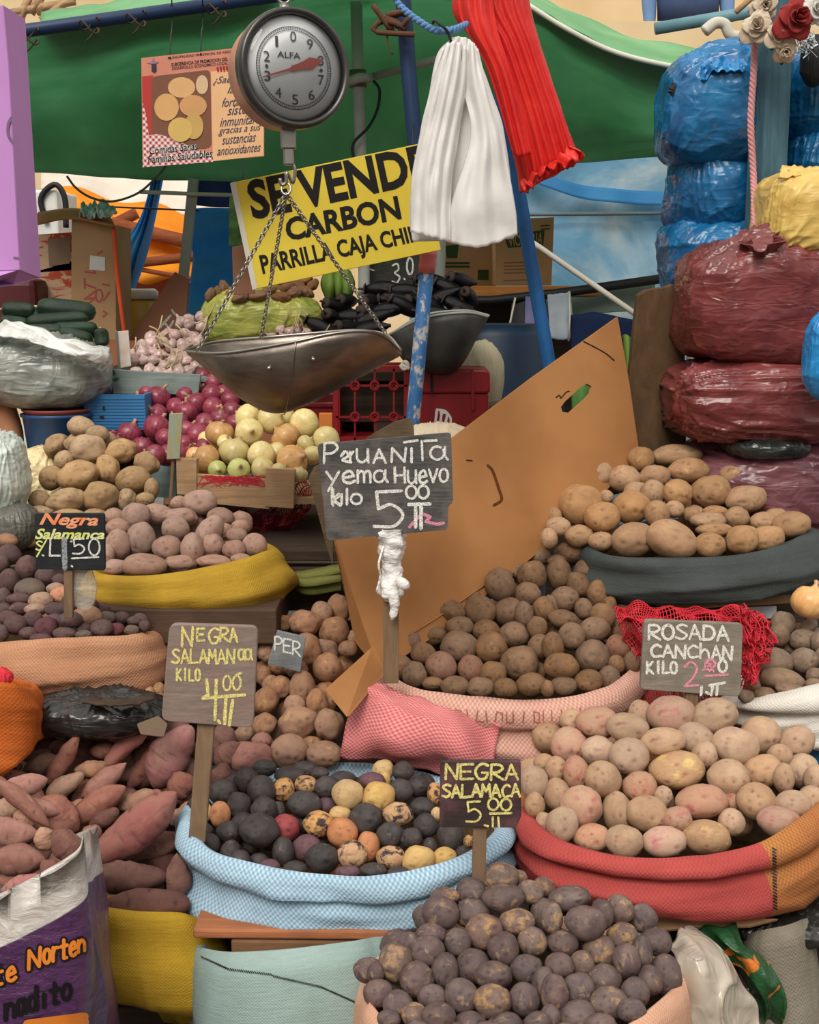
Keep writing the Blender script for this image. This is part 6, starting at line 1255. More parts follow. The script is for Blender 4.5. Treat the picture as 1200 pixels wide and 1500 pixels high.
pf_ = Tri(W(-90, 10, 1.98), W(4, 8, 1.9), W(28, 395, 1.9))
strokes('lettering', pf_, [[(2, 322), (14, 378), (26, 378)], sm((17, 172), (12, 182), (12, 198), (18, 208)), [(0, 228), (4, 240)]], 4, M_plain('grey_marker', c(126, 100, 132), .8), t)
tube('hanging_thread', [W(-6, 10, 1.94), W(2, -40, 1.94), V((W(2, 0, 2.32).x, 2.32, 2.35))], .001, m_cable, t, 6)
# ================================================================== hanging scale
SY = 2.3; t = thing('hanging_scale', 'hanging dial scale with a steel scoop pan on three chains', 'scale', tuple(W(425, 600, SY)))
yaw, tl_ = R(27), R(-3)
ax = V((math.sin(yaw)*math.cos(tl_), -math.cos(yaw)*math.cos(tl_), math.sin(tl_)*-1)).normalized()
fc = W(431, 100, SY-.02); rx_ = 86*dep(fc)/FPX
sx_ = V((0, 0, 1)).cross(-ax).normalized()*-1; sx_ = sx_ if sx_.x > 0 else -sx_; up_ = sx_.cross(ax).normalized(); up_ = up_ if up_.z > 0 else -up_
m_case = M_plain('copper_pink_case', c(206, 148, 122), .38, .5, .25, c2=c(190, 128, 104)); m_bez = M_plain('bezel_metal', c(96, 94, 90), .35, .5, .8, c2=c(66, 64, 62))
lathe('case', [(.001, -.075), (rx_*.86, -.075), (rx_*.95, -.066), (rx_*.96, -.012), (rx_*.94, -.004), (.001, -.004)], m_case, t, tuple(fc), tuple(ax), 72)
lathe('bezel', [(rx_*.955, -.02), (rx_*1.0, -.017), (rx_*1.005, .002), (rx_*.985, .01), (rx_*.93, .012), (rx_*.885, .006), (rx_*.875, -.002), (rx_*.93, -.003)], m_bez, t, tuple(fc), tuple(ax), 72)
lathe('dial_face', [(.001, -.0015), (rx_*.88, -.0015), (rx_*.88, -.0035), (.001, -.0035)], M_plain('dial_white', c(240, 242, 242), .5), t, tuple(fc), tuple(ax), 72)
class Dial:
    n = ax
    def at(s, x, y, off=0): return fc+sx_*x*rx_+up_*y*rx_+ax*off
dl = Dial()
tick = MB()
def ring(r0, r1, off, n=72):
    vs = [dl.at(r*math.cos(2*math.pi*k/n), r*math.sin(2*math.pi*k/n), off) for k in range(n) for r in (r0, r1)]; return vs, [(2*k, 2*k+1, (2*k+3) % (2*n), (2*k+2) % (2*n)) for k in range(n)]
tick.add(ring(.625, .635, 0)); tick.add(ring(.675, .688, 0))
for k in range(100):
    a = 2*math.pi*k/100; ca, sa = math.cos(a), math.sin(a); w = .004; r0 = .635; r1 = .678
    tick.add(([dl.at(ca*r0-sa*w, sa*r0+ca*w), dl.at(ca*r1-sa*w, sa*r1+ca*w), dl.at(ca*r1+sa*w, sa*r1-ca*w), dl.at(ca*r0+sa*w, sa*r0-ca*w)], [(0, 1, 2, 3)]))
m_dk = M_plain('dial_print', c(70, 74, 80), .6); tick.build('scale_ring', m_dk, t)
class DialText(Dial):
    def at(s, x, y, off=0): return Dial.at(s, x, y, off)
for k in range(10):
    a = R(90+36*k); x, y = .52*math.cos(a), .52*math.sin(a)
    hw_ = .025 if k == 1 else .055; print_text('numeral', DialText(), str(k), [(x-hw_, y+.085), (x+hw_, y+.085), (x+hw_, y-.085), (x-hw_, y-.085)], m_dk, t, 0, 0, .0006)
print_text('maker_lettering', DialText(), 'ALFA', [(-.30, .26), (.12, .26), (.12, .16), (-.30, .16)], m_dk, t, .01, 0, .0006)
for sx0 in (-1, 1): tick2 = mesh('dot', [dl.at(sx0*.5+.03*math.cos(2*math.pi*k/12), .03*math.sin(2*math.pi*k/12), .0006) for k in range(12)], [tuple(range(12))], m_dk, t, False)
na = R(18); nx_ = lambda r, w: (r*math.cos(na)-w*math.sin(na), r*math.sin(na)+w*math.cos(na))
nd = [nx_(-.62, .008), nx_(-.08, .02), nx_(-.04, .05), nx_(.05, .05), nx_(.2, .07), nx_(.32, .1), nx_(.56, .0), nx_(.32, -.1), nx_(.2, -.07), nx_(.05, -.05), nx_(-.04, -.05), nx_(-.08, -.02), nx_(-.62, -.008)]
class NeedleP(Dial): pass
nf0 = [dl.at(x, y, .004) for x, y in nd]; nb0 = [dl.at(x, y, .003) for x, y in nd]; n_ = len(nd)
fix_normals(mesh('needle', nf0+nb0, [tuple(range(n_)), tuple(range(2*n_-1, n_-1, -1))]+[(i, i+n_, (i+1) % n_+n_, (i+1) % n_) for i in range(n_)], M_plain('needle_red', c(206, 96, 76), .5), t, False))
gl = NT('dial_glass'); tb = gl.n('ShaderNodeBsdfTransparent'); gb = gl.n('ShaderNodeBsdfGlossy', i_Roughness=.05); fr_ = gl.n('ShaderNodeFresnel', i_IOR=1.45); mx = gl.n('ShaderNodeMixShader')
gl.l(fr_.outputs[0], mx.inputs[0]); gl.l(tb.outputs[0], mx.inputs[1]); gl.l(gb.outputs[0], mx.inputs[2]); gl.l(mx.outputs[0], gl.out.inputs[0])
lathe('glass', [(rx_*.88*math.cos(R(b*6)), .004+.018*math.sin(R(b*6))) for b in range(15)]+[(.001, .022)], gl.m, t, tuple(fc), tuple(ax), 60)
cc1 = fc-ax*.035; topc = cc1+up_*rx_*.95
tube('hanger_neck', [topc-up_*.008, topc+up_*.02], .008, m_chain, t, 12)
tube('hanger_ring', [topc+V((.011*math.cos(a*.35), 0, .03+.011*math.sin(a*.35))) for a in range(18)], .0028, m_chain, t, 8, True)
tube('hanging_cord', [topc+V((0, 0, .04)), V((topc.x, 2.32, 2.35))], .003, m_rope, t, 8)
botc = cc1-up_*rx_*.95; hk = W(419, 268, SY)
MB().box(botc+V((0, 0, -.016)), (.026, .016, .036)).build('shackle', m_chain, t, bevel=.003)
MB().box(botc+V((0, 0, -.046)), (.018, .012, .03)).build('swivel', m_chain, t, bevel=.003)
tube('hook', catmull([botc+V((0, 0, -.052)), botc+V((.010, 0, -.066)), botc+V((.006, 0, -.09)), hk+V((.002, 0, .018)), hk, hk+V((-.008, 0, -.003)), hk+V((-.01, 0, .008))], 30), .003, m_chain, t, 10)
# pan
FR = [(275, 515, 2.34), (330, 517, 2.24), (420, 503, 2.2), (480, 490, 2.2), (530, 485, 2.22), (562, 492, 2.28), (586, 514, 2.37)]
BK = [(275, 511, 2.36), (320, 500, 2.46), (390, 494, 2.50), (460, 488, 2.5), (520, 484, 2.48), (565, 490, 2.44), (587, 512, 2.38)]
BT = [(275, 518, 2.35), (312, 548, 2.35), (352, 582, 2.35), (398, 604, 2.35), (445, 594, 2.35), (520, 556, 2.36), (588, 520, 2.37)]
NU, NV = 60, 36; Fp, Kp, Bp = [catmull([W(*q) for q in l_], NU) for l_ in (FR, BK, BT)]; vs = []
for i in range(NU):
    M_ = (Fp[i]+Kp[i])/2
    for j in range(NV+1):
        a = math.pi*j/NV; vs.append(M_+(Fp[i]-M_)*math.cos(a)+(Bp[i]-M_)*math.sin(a)**.9)
fs = [(i*(NV+1)+j, (i+1)*(NV+1)+j, (i+1)*(NV+1)+j+1, i*(NV+1)+j+1) for i in range(NU-1) for j in range(NV)]
pn = NT('pan_steel'); co_ = pn.coord('Object', (5, 5, 14)); f1 = pn.noise(co_, 2, 6, .65, .5); pn.bump(f1, .15, .01)
m_pan = pn.fin(pn.mix(pn.ramp(f1, .3, .7), c(168, 158, 148), c(124, 112, 102)), pn.ramp(pn.noise(pn.coord(), 14, 5), -.6, 2.2), .5, 1)
po = mesh('pan', vs, fs, m_pan, t); mod(po, 'SOLIDIFY', thickness=.0015, offset=0)
tube('pan_rim', Fp+Kp[::-1], .0028, m_chain, po, 8, True)
sm_i = int(NU*.47); tube('pan_seam', [vs[sm_i*(NV+1)+j]+V((0, -.002, -.001)) for j in range(0, NV//2+3)], .0016, m_chain, po, 6)
for i in (sm_i-5, sm_i+4): q = vs[i*(NV+1)+3]; mesh('rivet', [q+V((0, -.003, 0))+v*.004 for v in S4[0]], S4[1], m_chain, po)
def chain(parent, a, b, n, r=.0048, w=.0013):
    m_ = MB(); d = (b-a); L = d.length; d.normalize(); x = d.orthogonal().normalized(); y = d.cross(x); h = L/n*.72
    for k in range(n):
        cc_ = a+(b-a)*((k+.5)/n)+V((0, 0, -.012*math.sin(math.pi*(k+.5)/n)*0)); e = x if k % 2 else y
        m_.add(tube_data([cc_+d*(h*math.cos(2*math.pi*q/12))+e*(r*.72*math.sin(2*math.pi*q/12)) for q in range(12)], w, 5, False, True))
    return m_.build('chain', m_chain, parent, True)
tube('ring', [hk+V((.008*math.cos(a*.4), .003*math.sin(a*.4), -.010+.010*math.sin(a*.4))) for a in range(16)], .0022, m_chain, t, 8, True)
h0 = hk+V((0, 0, -.018))
chain(t, h0, Fp[4]+V((0, 0, .002)), 44); chain(t, h0, Kp[22], 40); chain(t, h0, Kp[51]+V((0, 0, .002)), 44)
# ================================================================== bundles of carrier bags
def bundle(name, label, left, right, Y, depth, mat, folds, seed, amp=.008):
    """a thick stack of thin bags hung by one corner: an outline with real depth, pleated from top to bottom"""
    n = 90; Lf = catmull([V((x, y)) for x, y in left], n); Rt = catmull([V((x, y)) for x, y in right], n); K = 120; vs = []
    for i in range(n):
        t_ = i/(n-1); a = W(Lf[i].x, Lf[i].y, Y); b = W(Rt[i].x, Rt[i].y, Y); m_ = (a+b)/2; hw = (b-a)/2
        dp = depth*(.35+.65*math.sin(math.pi*min(1, .15+t_*.75))**.6)
        for k in range(K):
            th = 2*math.pi*k/K; cx_, sy_ = math.cos(th), math.sin(th); u = cx_
            pl_ = math.sin(u*folds+seed+.7*noise.noise(V((u*2, t_*2, seed))))*.6+.5*noise.noise(V((u*folds*.55, t_*1.6, seed)))+.35*noise.noise(V((u*folds*1.6, t_*3, seed+5)))
            edge = noise.noise(V((sy_*3, t_*9, seed+9)))
            p_ = m_+hw*cx_*(1+.02*edge)+V((0, 1, 0))*dp/2*sy_; p_ += V((0, (-1 if sy_ < 0 else 1)*-pl_*amp*(1-abs(cx_)**4)*(.5+t_*.6), .006*noise.noise(V((u*7, t_*4, seed+2)))*(1 if t_ > .85 else .2)))
            vs.append(p_)
    fs = [(i*K+k, i*K+(k+1) % K, (i+1)*K+(k+1) % K, (i+1)*K+k) for i in range(n-1) for k in range(K)]
    for i in (0, n-1): fs.append(tuple(i*K+k for k in range(K)))
    return fix_normals(mesh(name, vs, fs, mat, None))
m_redbag = M_film('red_carrier_film', c(236, 56, 46), c(216, 34, 34)); m_whbag = M_film('white_carrier_film', c(244, 242, 238), c(236, 232, 228), (24, 24, 5))
rb = bundle('carrier_bags', '', [(668, -30), (664, 20), (700, 70), (730, 150), (755, 240), (762, 282)], [(770, -30), (782, 30), (800, 90), (820, 150), (838, 205), (850, 236)], 2.56, .075, m_redbag, 24, 3, .010)
tag(rb, 'bundle of pleated red plastic carrier bags hanging beside the white ones', 'bag')
sheet('ruffled_corner', [[(762, 268, 2.53), (790, 250, 2.52), (815, 232, 2.52), (836, 212, 2.53)], [(768, 280, 2.5), (800, 248, 2.49), (830, 240, 2.5), (856, 222, 2.52)], [(774, 284, 2.52), (800, 250, 2.52), (832, 244, 2.52), (852, 232, 2.53)]], m_redbag, rb, 50, 10, lambda u, v: V((0, .008*math.sin(u*50)+.006*noise.noise(V((u*12, v*4, 0))), .006*math.sin(u*36))), .0015)
sheet('front_pleat', [[(668, -30, 2.5), (690, -30, 2.49), (718, -30, 2.5)], [(676, 30, 2.5), (700, 36, 2.48), (728, 40, 2.5)], [(714, 100, 2.5), (735, 110, 2.485), (752, 120, 2.5)], [(752, 225, 2.5), (762, 230, 2.49), (778, 226, 2.5)]], m_redbag, rb, 22, 50, lambda u, v: V((0, .005*math.sin(u*16), 0)), .0015)
tag(tube('bag_string', [W(705, -20, 2.54), V((W(700, 0, 2.32).x, 2.32, 2.35))], .002, m_rope), 'string holding up the red carrier bags', 'string')
wb = bundle('carrier_bags', '', [(662, 56), (640, 80), (628, 140), (616, 190), (606, 250), (600, 310), (604, 352)], [(690, 60), (704, 90), (722, 140), (738, 190), (748, 260), (757, 330), (752, 350)], 2.46, .07, m_whbag, 9, 8, .014)
tag(wb, 'bundle of white plastic carrier bags hanging from a wire hook before the red ones', 'bag')
sheet('front_pleat', [[(650, 70, 2.41), (668, 60, 2.40), (684, 72, 2.41)], [(636, 110, 2.41), (660, 112, 2.39), (684, 118, 2.41)], [(618, 190, 2.41), (645, 190, 2.385), (672, 200, 2.41)], [(604, 260, 2.41), (634, 262, 2.38), (662, 268, 2.41)], [(602, 340, 2.41), (634, 348, 2.385), (660, 356, 2.41)]], m_whbag, wb, 36, 60, lambda u, v: V((0, .006*math.sin(u*26+v*2)*(1-v*.5)+.006*noise.noise(V((u*5, v*6, 0))), .004*noise.noise(V((u*9, v*3, 4))))), .003)
sheet('front_pleat', [[(686, 60, 2.42), (694, 64, 2.41), (700, 74, 2.42)], [(680, 130, 2.415), (704, 126, 2.4), (716, 140, 2.42)], [(690, 200, 2.41), (712, 206, 2.395), (738, 214, 2.42)], [(662, 300, 2.41), (700, 302, 2.39), (754, 300, 2.42)], [(660, 356, 2.41), (704, 362, 2.4), (758, 344, 2.42)]], m_whbag, wb, 40, 60, lambda u, v: V((0, .008*noise.noise(V((u*4, v*5, 6)))+.004*math.sin(u*18-v*5), .003*noise.noise(V((u*9, v*3, 4))))), .003)
tag(tube('wire_hook', catmull([W(662, 72, 2.46), W(660, 58, 2.44), W(654, 44, 2.42), W(642, 34, 2.42), (W(637, 30, 2.43)), W(634, 34, 2.44)], 24), .0026, m_black), 'bent black wire hook that the white carrier bags hang from', 'hook')
rp2 = catmull([W(570, -16, 2.5), W(588, 10, 2.48), W(610, 28, 2.46), W(636, 44, 2.44), W(662, 44, 2.44), W(684, 36, 2.48)], 110); pr_ = MB()
for k in range(2): pr_.add(tube_data([q+V((0, .003*math.sin(i*.6+k*3.14), .003*math.cos(i*.6+k*3.14))) for i, q in enumerate(rp2)], .0045, 6))
tag(pr_.build('blue_rope', M_plain('blue_rope', c(98, 140, 188), .8), smooth=True), 'blue twisted rope sagging above the white carrier bags', 'rope')
br = MB(); rr = random.Random(5)
for k in range(7):
    a = W(566, 24, 3.0); br.add(tube_data(catmull([a, a+V((rr.uniform(-.04, .05), 0, rr.uniform(-.03, .02))), a+V((rr.uniform(-.06, .08), rr.uniform(-.02, .02), rr.uniform(-.06, .03)))], 8), .006, 6))
br.add(tube_data(catmull([W(566, 30, 3.0), W(568, 60, 3.0), W(575, 80, 3.0)], 12), .002, 5))
tag(br.build('brown_rag', M_plain('brown_rag', c(96, 62, 44), .9), smooth=True), 'brown knotted rag tied to the navy pole', 'rag')
# ================================================================== onions, garlic, cucumbers, aubergines, ginger
def onion_mat(name, a, b, st):
    n = NT(name); co = n.coord('Object'); sp = n.n('ShaderNodeSeparateXYZ'); n.l(co, sp.inputs[0]); an = n.math('ARCTAN2', sp.outputs[1], sp.outputs[0])
    oi = n.n('ShaderNodeObjectInfo').outputs['Random']
    f = n.ramp(n.math('SINE', n.math('MULTIPLY', an, 17)), -1, 1); g = n.ramp(n.noise(n.coord('Object', (2, 2, 1), True), 1.4, 4), .35, .65)
    col = n.mix(g, a, b); col = n.mix(n.math('MULTIPLY', f, .16), col, st); at = n.n('ShaderNodeAttribute', attribute_name='eye').outputs['Fac']
    col = n.mix(at, col, srgb(178, 140, 104)); h = n.n('ShaderNodeHueSaturation'); n.l(col, h.inputs['Color']); n.l(n.math('ADD', n.math('MULTIPLY', oi, .4), .8), h.inputs['Value']); n.bump(f, .03, .03)
    return n.fin(h.outputs[0], .32, .5)
m_on = onion_mat('red_onion_skin', c(150, 58, 76), c(118, 40, 60), c(178, 100, 112)); m_won = onion_mat('white_onion_skin', c(226, 206, 150), c(210, 190, 120), c(190, 172, 100)); m_gon = onion_mat('golden_onion_skin', c(222, 176, 116), c(204, 150, 92), c(180, 124, 70)); m_gre = onion_mat('greenish_onion_skin', c(206, 208, 132), c(192, 192, 110), c(172, 176, 90))
from mathutils import Euler
rtilt = lambda rr: Euler((rr.uniform(-.2, 1.9), rr.uniform(-.7, .7), rr.uniform(0, 6))).to_quaternion()
red = [(202,597,18,18),(232,582,16,16),(183,617,21,15),(190,635,18,14),(208,657,16,16),(230,607,15,13),(230,627,18,18),(257,575,13,13),(288,570,13,13),(272,580,13,13),(310,578,14,14),(287,592,16,16),(273,605,16,16),(257,597,13,13),(312,597,14,14),(323,613,14,14),(340,602,14,14),(300,620,14,14),(290,638,16,16),(273,630,13,13),(243,642,14,14),(227,667,15,15),(245,667,15,15),(270,650,12,12),(167,633,12,12),(328,575,12,12),(313,560,13,13),(337,587,13,13),(213,620,13,13),(240,570,12,12),(262,666,14,14),(262,618,13,13),(215,575,11,11),(172,648,11,11),(298,552,12,12),(345,620,13,13),(300,655,13,13),(318,637,13,13),(280,664,12,12)]
pile('red_onion', 'onion', red, (668, 2.92, 555, 3.14), {None: m_on}, {None: 'red onion'}, 'left of white onions', 'red onions heaped in the pale crate', ONION, .95, neck=rtilt, fillmats=[m_on])
wht = [(322,635,19,19,'g'),(363,612,20,17),(365,633,22,15),(397,615,20,18),(302,673,20,19,'g'),(343,662,22,20),(383,667,23,15),(318,688,15,10,'v'),(350,688,18,12,'v'),(385,687,19,13),(285,667,11,12,'g'),(413,613,20,17),(446,620,22,17),(418,642,24,17,'g'),(478,645,23,14),(448,650,12,12),(428,675,27,16,'g'),(458,667,15,13),(403,662,14,14),(438,695,14,10),(410,690,13,10),(485,662,12,10),(330,648,12,10)]
pile('white_onion', 'onion', wht, (692, 2.74, 612, 2.9), {None: m_won, 'g': m_gon, 'v': m_gre}, {None: 'white onion', 'g': 'golden-skinned onion', 'v': 'greenish white onion'}, 'in slatted crate', 'white onions heaped in the slatted crate', WONION, .95, neck=rtilt, fillmats=[m_won])
# one brown onion lying at the far right
o = place_copy(ONION[2], 'onion', m_gon, W(1186, 882, 2.3), view_rot(-25), (.033, .033, .033)); tag(o, 'peeling brown onion lying on the earthy potatoes at the right edge', 'onion')
m_gar = onion_mat('garlic_skin', c(206, 184, 170), c(176, 140, 140), c(150, 104, 116)); m_stalk = M_plain('straw_stalk', c(200, 178, 130), .8)
gar = []; rr = random.Random(9)
for row, (y, x0, x1) in enumerate([(547, 200, 296), (533, 186, 300), (519, 190, 300), (505, 205, 296), (491, 222, 300), (478, 258, 304), (466, 280, 306)]):
    x = x0+(row % 2)*6
    while x < x1: gar.append((x+rr.uniform(-4, 4), y+rr.uniform(-5, 5), rr.uniform(7, 11), rr.uniform(7, 11), rr.uniform(-95, 95))); x += rr.uniform(13, 20)
gar += [(x+rr.uniform(-2, 2), y+rr.uniform(-2, 2), 7, 7, rr.uniform(-60, 60)) for y, x0, x1 in ((496, 400, 470), (486, 410, 466), (477, 436, 466)) for x in range(x0, x1, 13)]
go, gi = pile('garlic_bulb', 'garlic', gar, (547, 3.2, 466, 3.5), {None: m_gar}, {None: 'purple-striped garlic bulb'}, 'behind scale pan', 'garlic bulbs heaped behind the steel pan', GARLIC, None)
for o in go:
    if rr.random() < .65:
        L = rr.uniform(.03, .065); d = (o.rotation_quaternion @ V((0, 0, 1))+V((rr.uniform(-.3, .3), -.2, rr.uniform(.2, .7)))).normalized(); a = V((0, 0, .9))
        inv = (o.rotation_quaternion.inverted() @ d); sc_ = o.scale
        st = V((inv.x/sc_.x, inv.y/sc_.y, inv.z/sc_.z))*L
        s_ = mesh('stalk', *tube_data([a, a+st*.5+V((.2, 0, 0)), a+st], [.17, .13, .1], 6), m_stalk); s_.parent = o
m_cuke = M_potato('dark_green_cucumber_skin', c(40, 62, 42), c(26, 44, 30), c(62, 84, 54), .6, None, c(20, 32, 24), .35, .6, .12)
cu = [(5,453,50,455,20),(58,450,137,458,25),(42,472,126,466,20),(78,482,140,480,17),(88,488,134,498,19),(147,482,150,506,18),(2,470,40,474,16),(25,462,62,462,18),(100,478,148,490,16),(30,486,90,484,18)]
cl = ['leftmost one in the top layer', 'thick one on top at right', 'just under the thick top one', 'lower right below the paler edge', 'lowest at right, tip down', 'short one standing on end at the far right', 'short one at the far left edge', 'behind the leftmost one', 'tucked behind the one standing on end', 'in the lower middle on the white bag']
for i, (x1, y1, x2, y2, w) in enumerate(cu):
    Y = 3.02+(490-(y1+y2)/2)*.0022+(.03 if i in (7, 8) else 0); s = dep(W(50, 470, Y))/FPX; L = math.hypot(x2-x1, y2-y1); an = math.degrees(math.atan2(y2-y1, x2-x1))
    o = place_copy(CUKE[i % 3], 'cucumber', m_cuke, W((x1+x2)/2, (y1+y2)/2, Y), (VIEW @ Matrix.Rotation(R(an), 3, 'Y')).to_quaternion(), (max(L/2*1.1, 12)*s, w/2*1.2*s, w/2*1.2*s)); tag(o, 'dark green cucumber in the white bag, '+cl[i], 'cucumber', 'cucumbers in the white bag')
    st = mesh('stem', *tube_data([V((-.97, 0, 0)), V((-1.07, .1, .05))], [.18, .12], 8), m_stalk); st.parent = o
cb_ = bag('plastic_bag', 'whitish translucent plastic bag bulging with cucumbers behind the blue tub', M_bag('milky_film', c(150, 152, 144), c(96, 102, 96), .25, (5, 5, 22), .7), 72, 545, 84, 54, 3.02, .3, .68, (.2, -.3, 1), .006, 8, .008, 31)
sheet('turned_rim', [[(-10, 474, 2.98), (30, 472, 2.9), (84, 492, 2.88), (130, 504, 2.88), (160, 508, 2.94)], [(-12, 488, 2.9), (30, 486, 2.86), (80, 504, 2.86), (130, 516, 2.86), (160, 522, 2.9)], [(-12, 494, 2.88), (30, 496, 2.85), (80, 512, 2.85), (128, 528, 2.86), (156, 536, 2.9)]], M_bag('white_film', c(222, 222, 216), c(196, 196, 190), .3, (8, 8, 16), .5), cb_, 40, 14, lambda u, v: V((0, .012*noise.noise(V((u*7, v*4, 0))), .008*noise.noise(V((u*9, v*4, 4))))), .003)
m_egg = M_potato('aubergine_skin', c(24, 16, 24), c(15, 11, 17), None, .5, None, c(14, 10, 14), .22, .1, .1); m_caly = M_plain('dried_calyx', c(62, 46, 42), .8)
rr = random.Random(21); eg = 0; EL = ['']
rows = [(480, 478, 560), (466, 486, 570), (462, 640, 700), (452, 500, 690), (438, 515, 690), (424, 560, 690), (412, 640, 684)]
eggs = []
for r_, (y, x0, x1) in enumerate(rows):
    xs_ = list(range(x0, x1, 34))
    for i, x in enumerate(xs_): eggs.append((x+rr.uniform(-6, 6), y+rr.uniform(-3, 3), r_, i, len(xs_)))
for x, y, r_, i, n in eggs:
    Y = 3.42+(480-y)*.0042; s = dep(W(x, y, Y))/FPX; toward = rr.random() < .4
    q = (VIEW @ Matrix.Rotation(R(rr.uniform(-35, 35)), 3, 'Y') @ Matrix.Rotation(R(rr.uniform(40, 70) if toward else rr.uniform(-15, 15)), 3, 'Z')).to_quaternion()
    o = place_copy(EGG[0], 'aubergine', m_egg, W(x, y, Y), q, (31*s, 14*s, 14*s))
    tag(o, f"dark purple aubergine, {'leftmost' if i == 0 else 'rightmost' if i == n-1 else ORD[i+1]+' from left'} in the {'bottom' if r_ == 0 else 'top' if r_ == 6 else ORD[r_+1]} row{'' if r_ in (0, 6) else ' up'} of the heap", 'aubergine', 'aubergines heaped behind the metal scoop')
    ca = mesh('calyx', *lathe_data([(.001, -1.02), (.42, -.99), (.66, -.9), (.5, -.93), (.001, -.95)], n=12), m_caly); ca.data.transform(Matrix(((0, 0, 1, 0), (1, 0, 0, 0), (0, 1, 0, 0), (0, 0, 0, 1)))); ca.parent = o
    sk = mesh('stem', *tube_data([V((-.98, 0, 0)), V((-1.25, .1, .1))], [.16, .12], 6), m_caly); sk.parent = o
m_gin = M_potato('turmeric_skin', c(140, 96, 60), c(120, 78, 50), None, .5, None, c(80, 54, 38))
gb = bag('plastic_bag', 'yellow-green plastic bag full of turmeric roots behind the scale pan', M_bag('green_yellow_film', c(182, 178, 84), c(136, 150, 66), .35, (5, 5, 22), .6, .15), 386, 470, 88, 40, 3.55, .22, .7, (0, -.2, 1), .006, 10, .010, 33)
gin = [(346,424,13,7,40),(384,424,14,7,-30),(430,430,13,7,15),(450,428,11,7,-40),(330,422,12,7,-60),(416,412,12,6,30),(308,432,10,7,60),(318,428,9,7,70),(326,425,9,6,80),(338,432,14,7,50),(352,436,13,8,20),(362,428,14,7,-20),(378,434,15,8,10),(392,428,14,7,30),(406,424,13,7,-15),(420,422,12,7,10),(434,416,13,7,-20),(446,412,12,7,20),(440,428,14,8,-25),(412,436,14,8,-5),(458,418,10,7,40),(372,420,11,6,20),(400,414,11,6,0)]
pile('turmeric_root', 'root', gin, (436, 3.5, 412, 3.58), {None: m_gin}, {None: 'knobbly turmeric root'}, 'in yellow-green bag', 'turmeric roots in the yellow-green bag', KNOB, None)
cn = thing('maize_cob', 'green maize husk standing behind the yellow sign beside the aubergines', 'maize', tuple(W(492, 440, 3.62)))
for k, (x0, x1, x2) in enumerate([(470, 484, 496), (484, 496, 508), (494, 508, 520)]):
    sheet('husk_leaf', [[(x0+6, 396, 3.62), (x1, 392, 3.6), (x2-6, 398, 3.62)], [(x0, 416, 3.6), (x1, 418, 3.56+k*.01), (x2, 416, 3.6)], [(x0+8, 440, 3.6), (x1, 444, 3.58), (x2-6, 440, 3.6)]], M_tarp('husk_leaf', c(128, 152, 66), c(96, 128, 50), .2), cn, 10, 14, lambda u, v: V((0, -.01*math.sin(u*3.1), 0)))
tag(sheet('green_wrapper', [[(524, 384, 3.7), (540, 380, 3.7)], [(526, 414, 3.7), (538, 412, 3.7)]], M_tarp('bright_green_film', c(60, 170, 70), c(36, 130, 50), .2), None, 6, 8), 'bright green plastic strip left of the 3.0 chalk board', 'plastic')
h = thing('maize_cob', 'dry green maize husk lying below the crate, left of the cardboard sheet', 'maize', tuple(W(450, 880, 2.55)))
sheet('husk', [[(404, 834, 2.58), (440, 838, 2.55), (500, 826, 2.5)], [(408, 842, 2.56), (446, 856, 2.5), (500, 842, 2.48)], [(420, 848, 2.56), (450, 872, 2.52), (500, 866, 2.5)]], M_tarp('dry_husk', c(142, 140, 74), c(104, 106, 50), .15), h, 26, 14, lambda u, v: V((0, .006*math.sin(v*20), .004*math.sin(v*20))))
tube('stalk_end', [W(402, 834, 2.58), W(420, 838, 2.57)], .006, m_stalk, h)
tag(sheet('green_leaf', [[(836, 560, 2.9), (852, 556, 2.88), (872, 560, 2.9)], [(838, 590, 2.88), (854, 590, 2.86), (872, 588, 2.88)], [(846, 850, 2.75), (856, 852, 2.75), (864, 850, 2.75)]], M_tarp('leaf_green2', c(110, 160, 84), c(84, 130, 60), .3), None, 12, 16), 'green leaf seen through the hand hole of the cardboard sheet', 'leaf')
# ================================================================== crates, tubs, scoops
def crate_panel(name, pl_, x0, y0, x1, y1, mat, parent, th=.012): return plate(name, pl_, [(x0, y0), (x1, y0), (x1, y1), (x0, y1)], th, mat, parent)
t = thing('wooden_crate', 'pale slatted wooden crate holding the white onions', 'crate', tuple(W(350, 745, 2.78)))
p = Plane(350, 710, 2.69)
plate('front_slat', p, [(286, 694), (396, 702), (394, 746), (286, 736)], .01, m_pale_wood, t); plate('corner_post', p, [(258, 672), (288, 673), (288, 727), (259, 724)], .03, m_pale_wood, t, .004)
plate('corner_post', p, [(390, 686), (432, 688), (430, 745), (388, 742)], .03, m_pale_wood, t, .004)
zz0, zz1 = W(350, 740, 2.69).z, W(350, 698, 2.69).z; xa, xb = W(262, 700, 2.7).x, W(428, 700, 2.7).x
MB().box(((xa+xb)/2+.05, 2.84, zz0+.006), (xb-xa+.1, .27, .012)).build('base', m_pale_wood, t); MB().box((xa+.01, 2.84, (zz0+zz1)/2), (.012, .27, zz1-zz0)).build('side_slat', m_pale_wood, t); MB().box((xb+.10, 2.84, (zz0+zz1)/2), (.012, .27, zz1-zz0)).build('side_slat', m_pale_wood, t)
strokes('red_net_fibres', p, [[(288+random.uniform(0, 104), 696+random.uniform(0, 3)), (288+random.uniform(0, 104), 700+random.uniform(3, 14))] for _ in range(60)], .8, m_net, t, .001)
t = thing('wooden_crate', 'pale blue-green painted crate under the red onions', 'crate', tuple(W(240, 728, 2.9))); p = Plane(240, 700, 2.88)
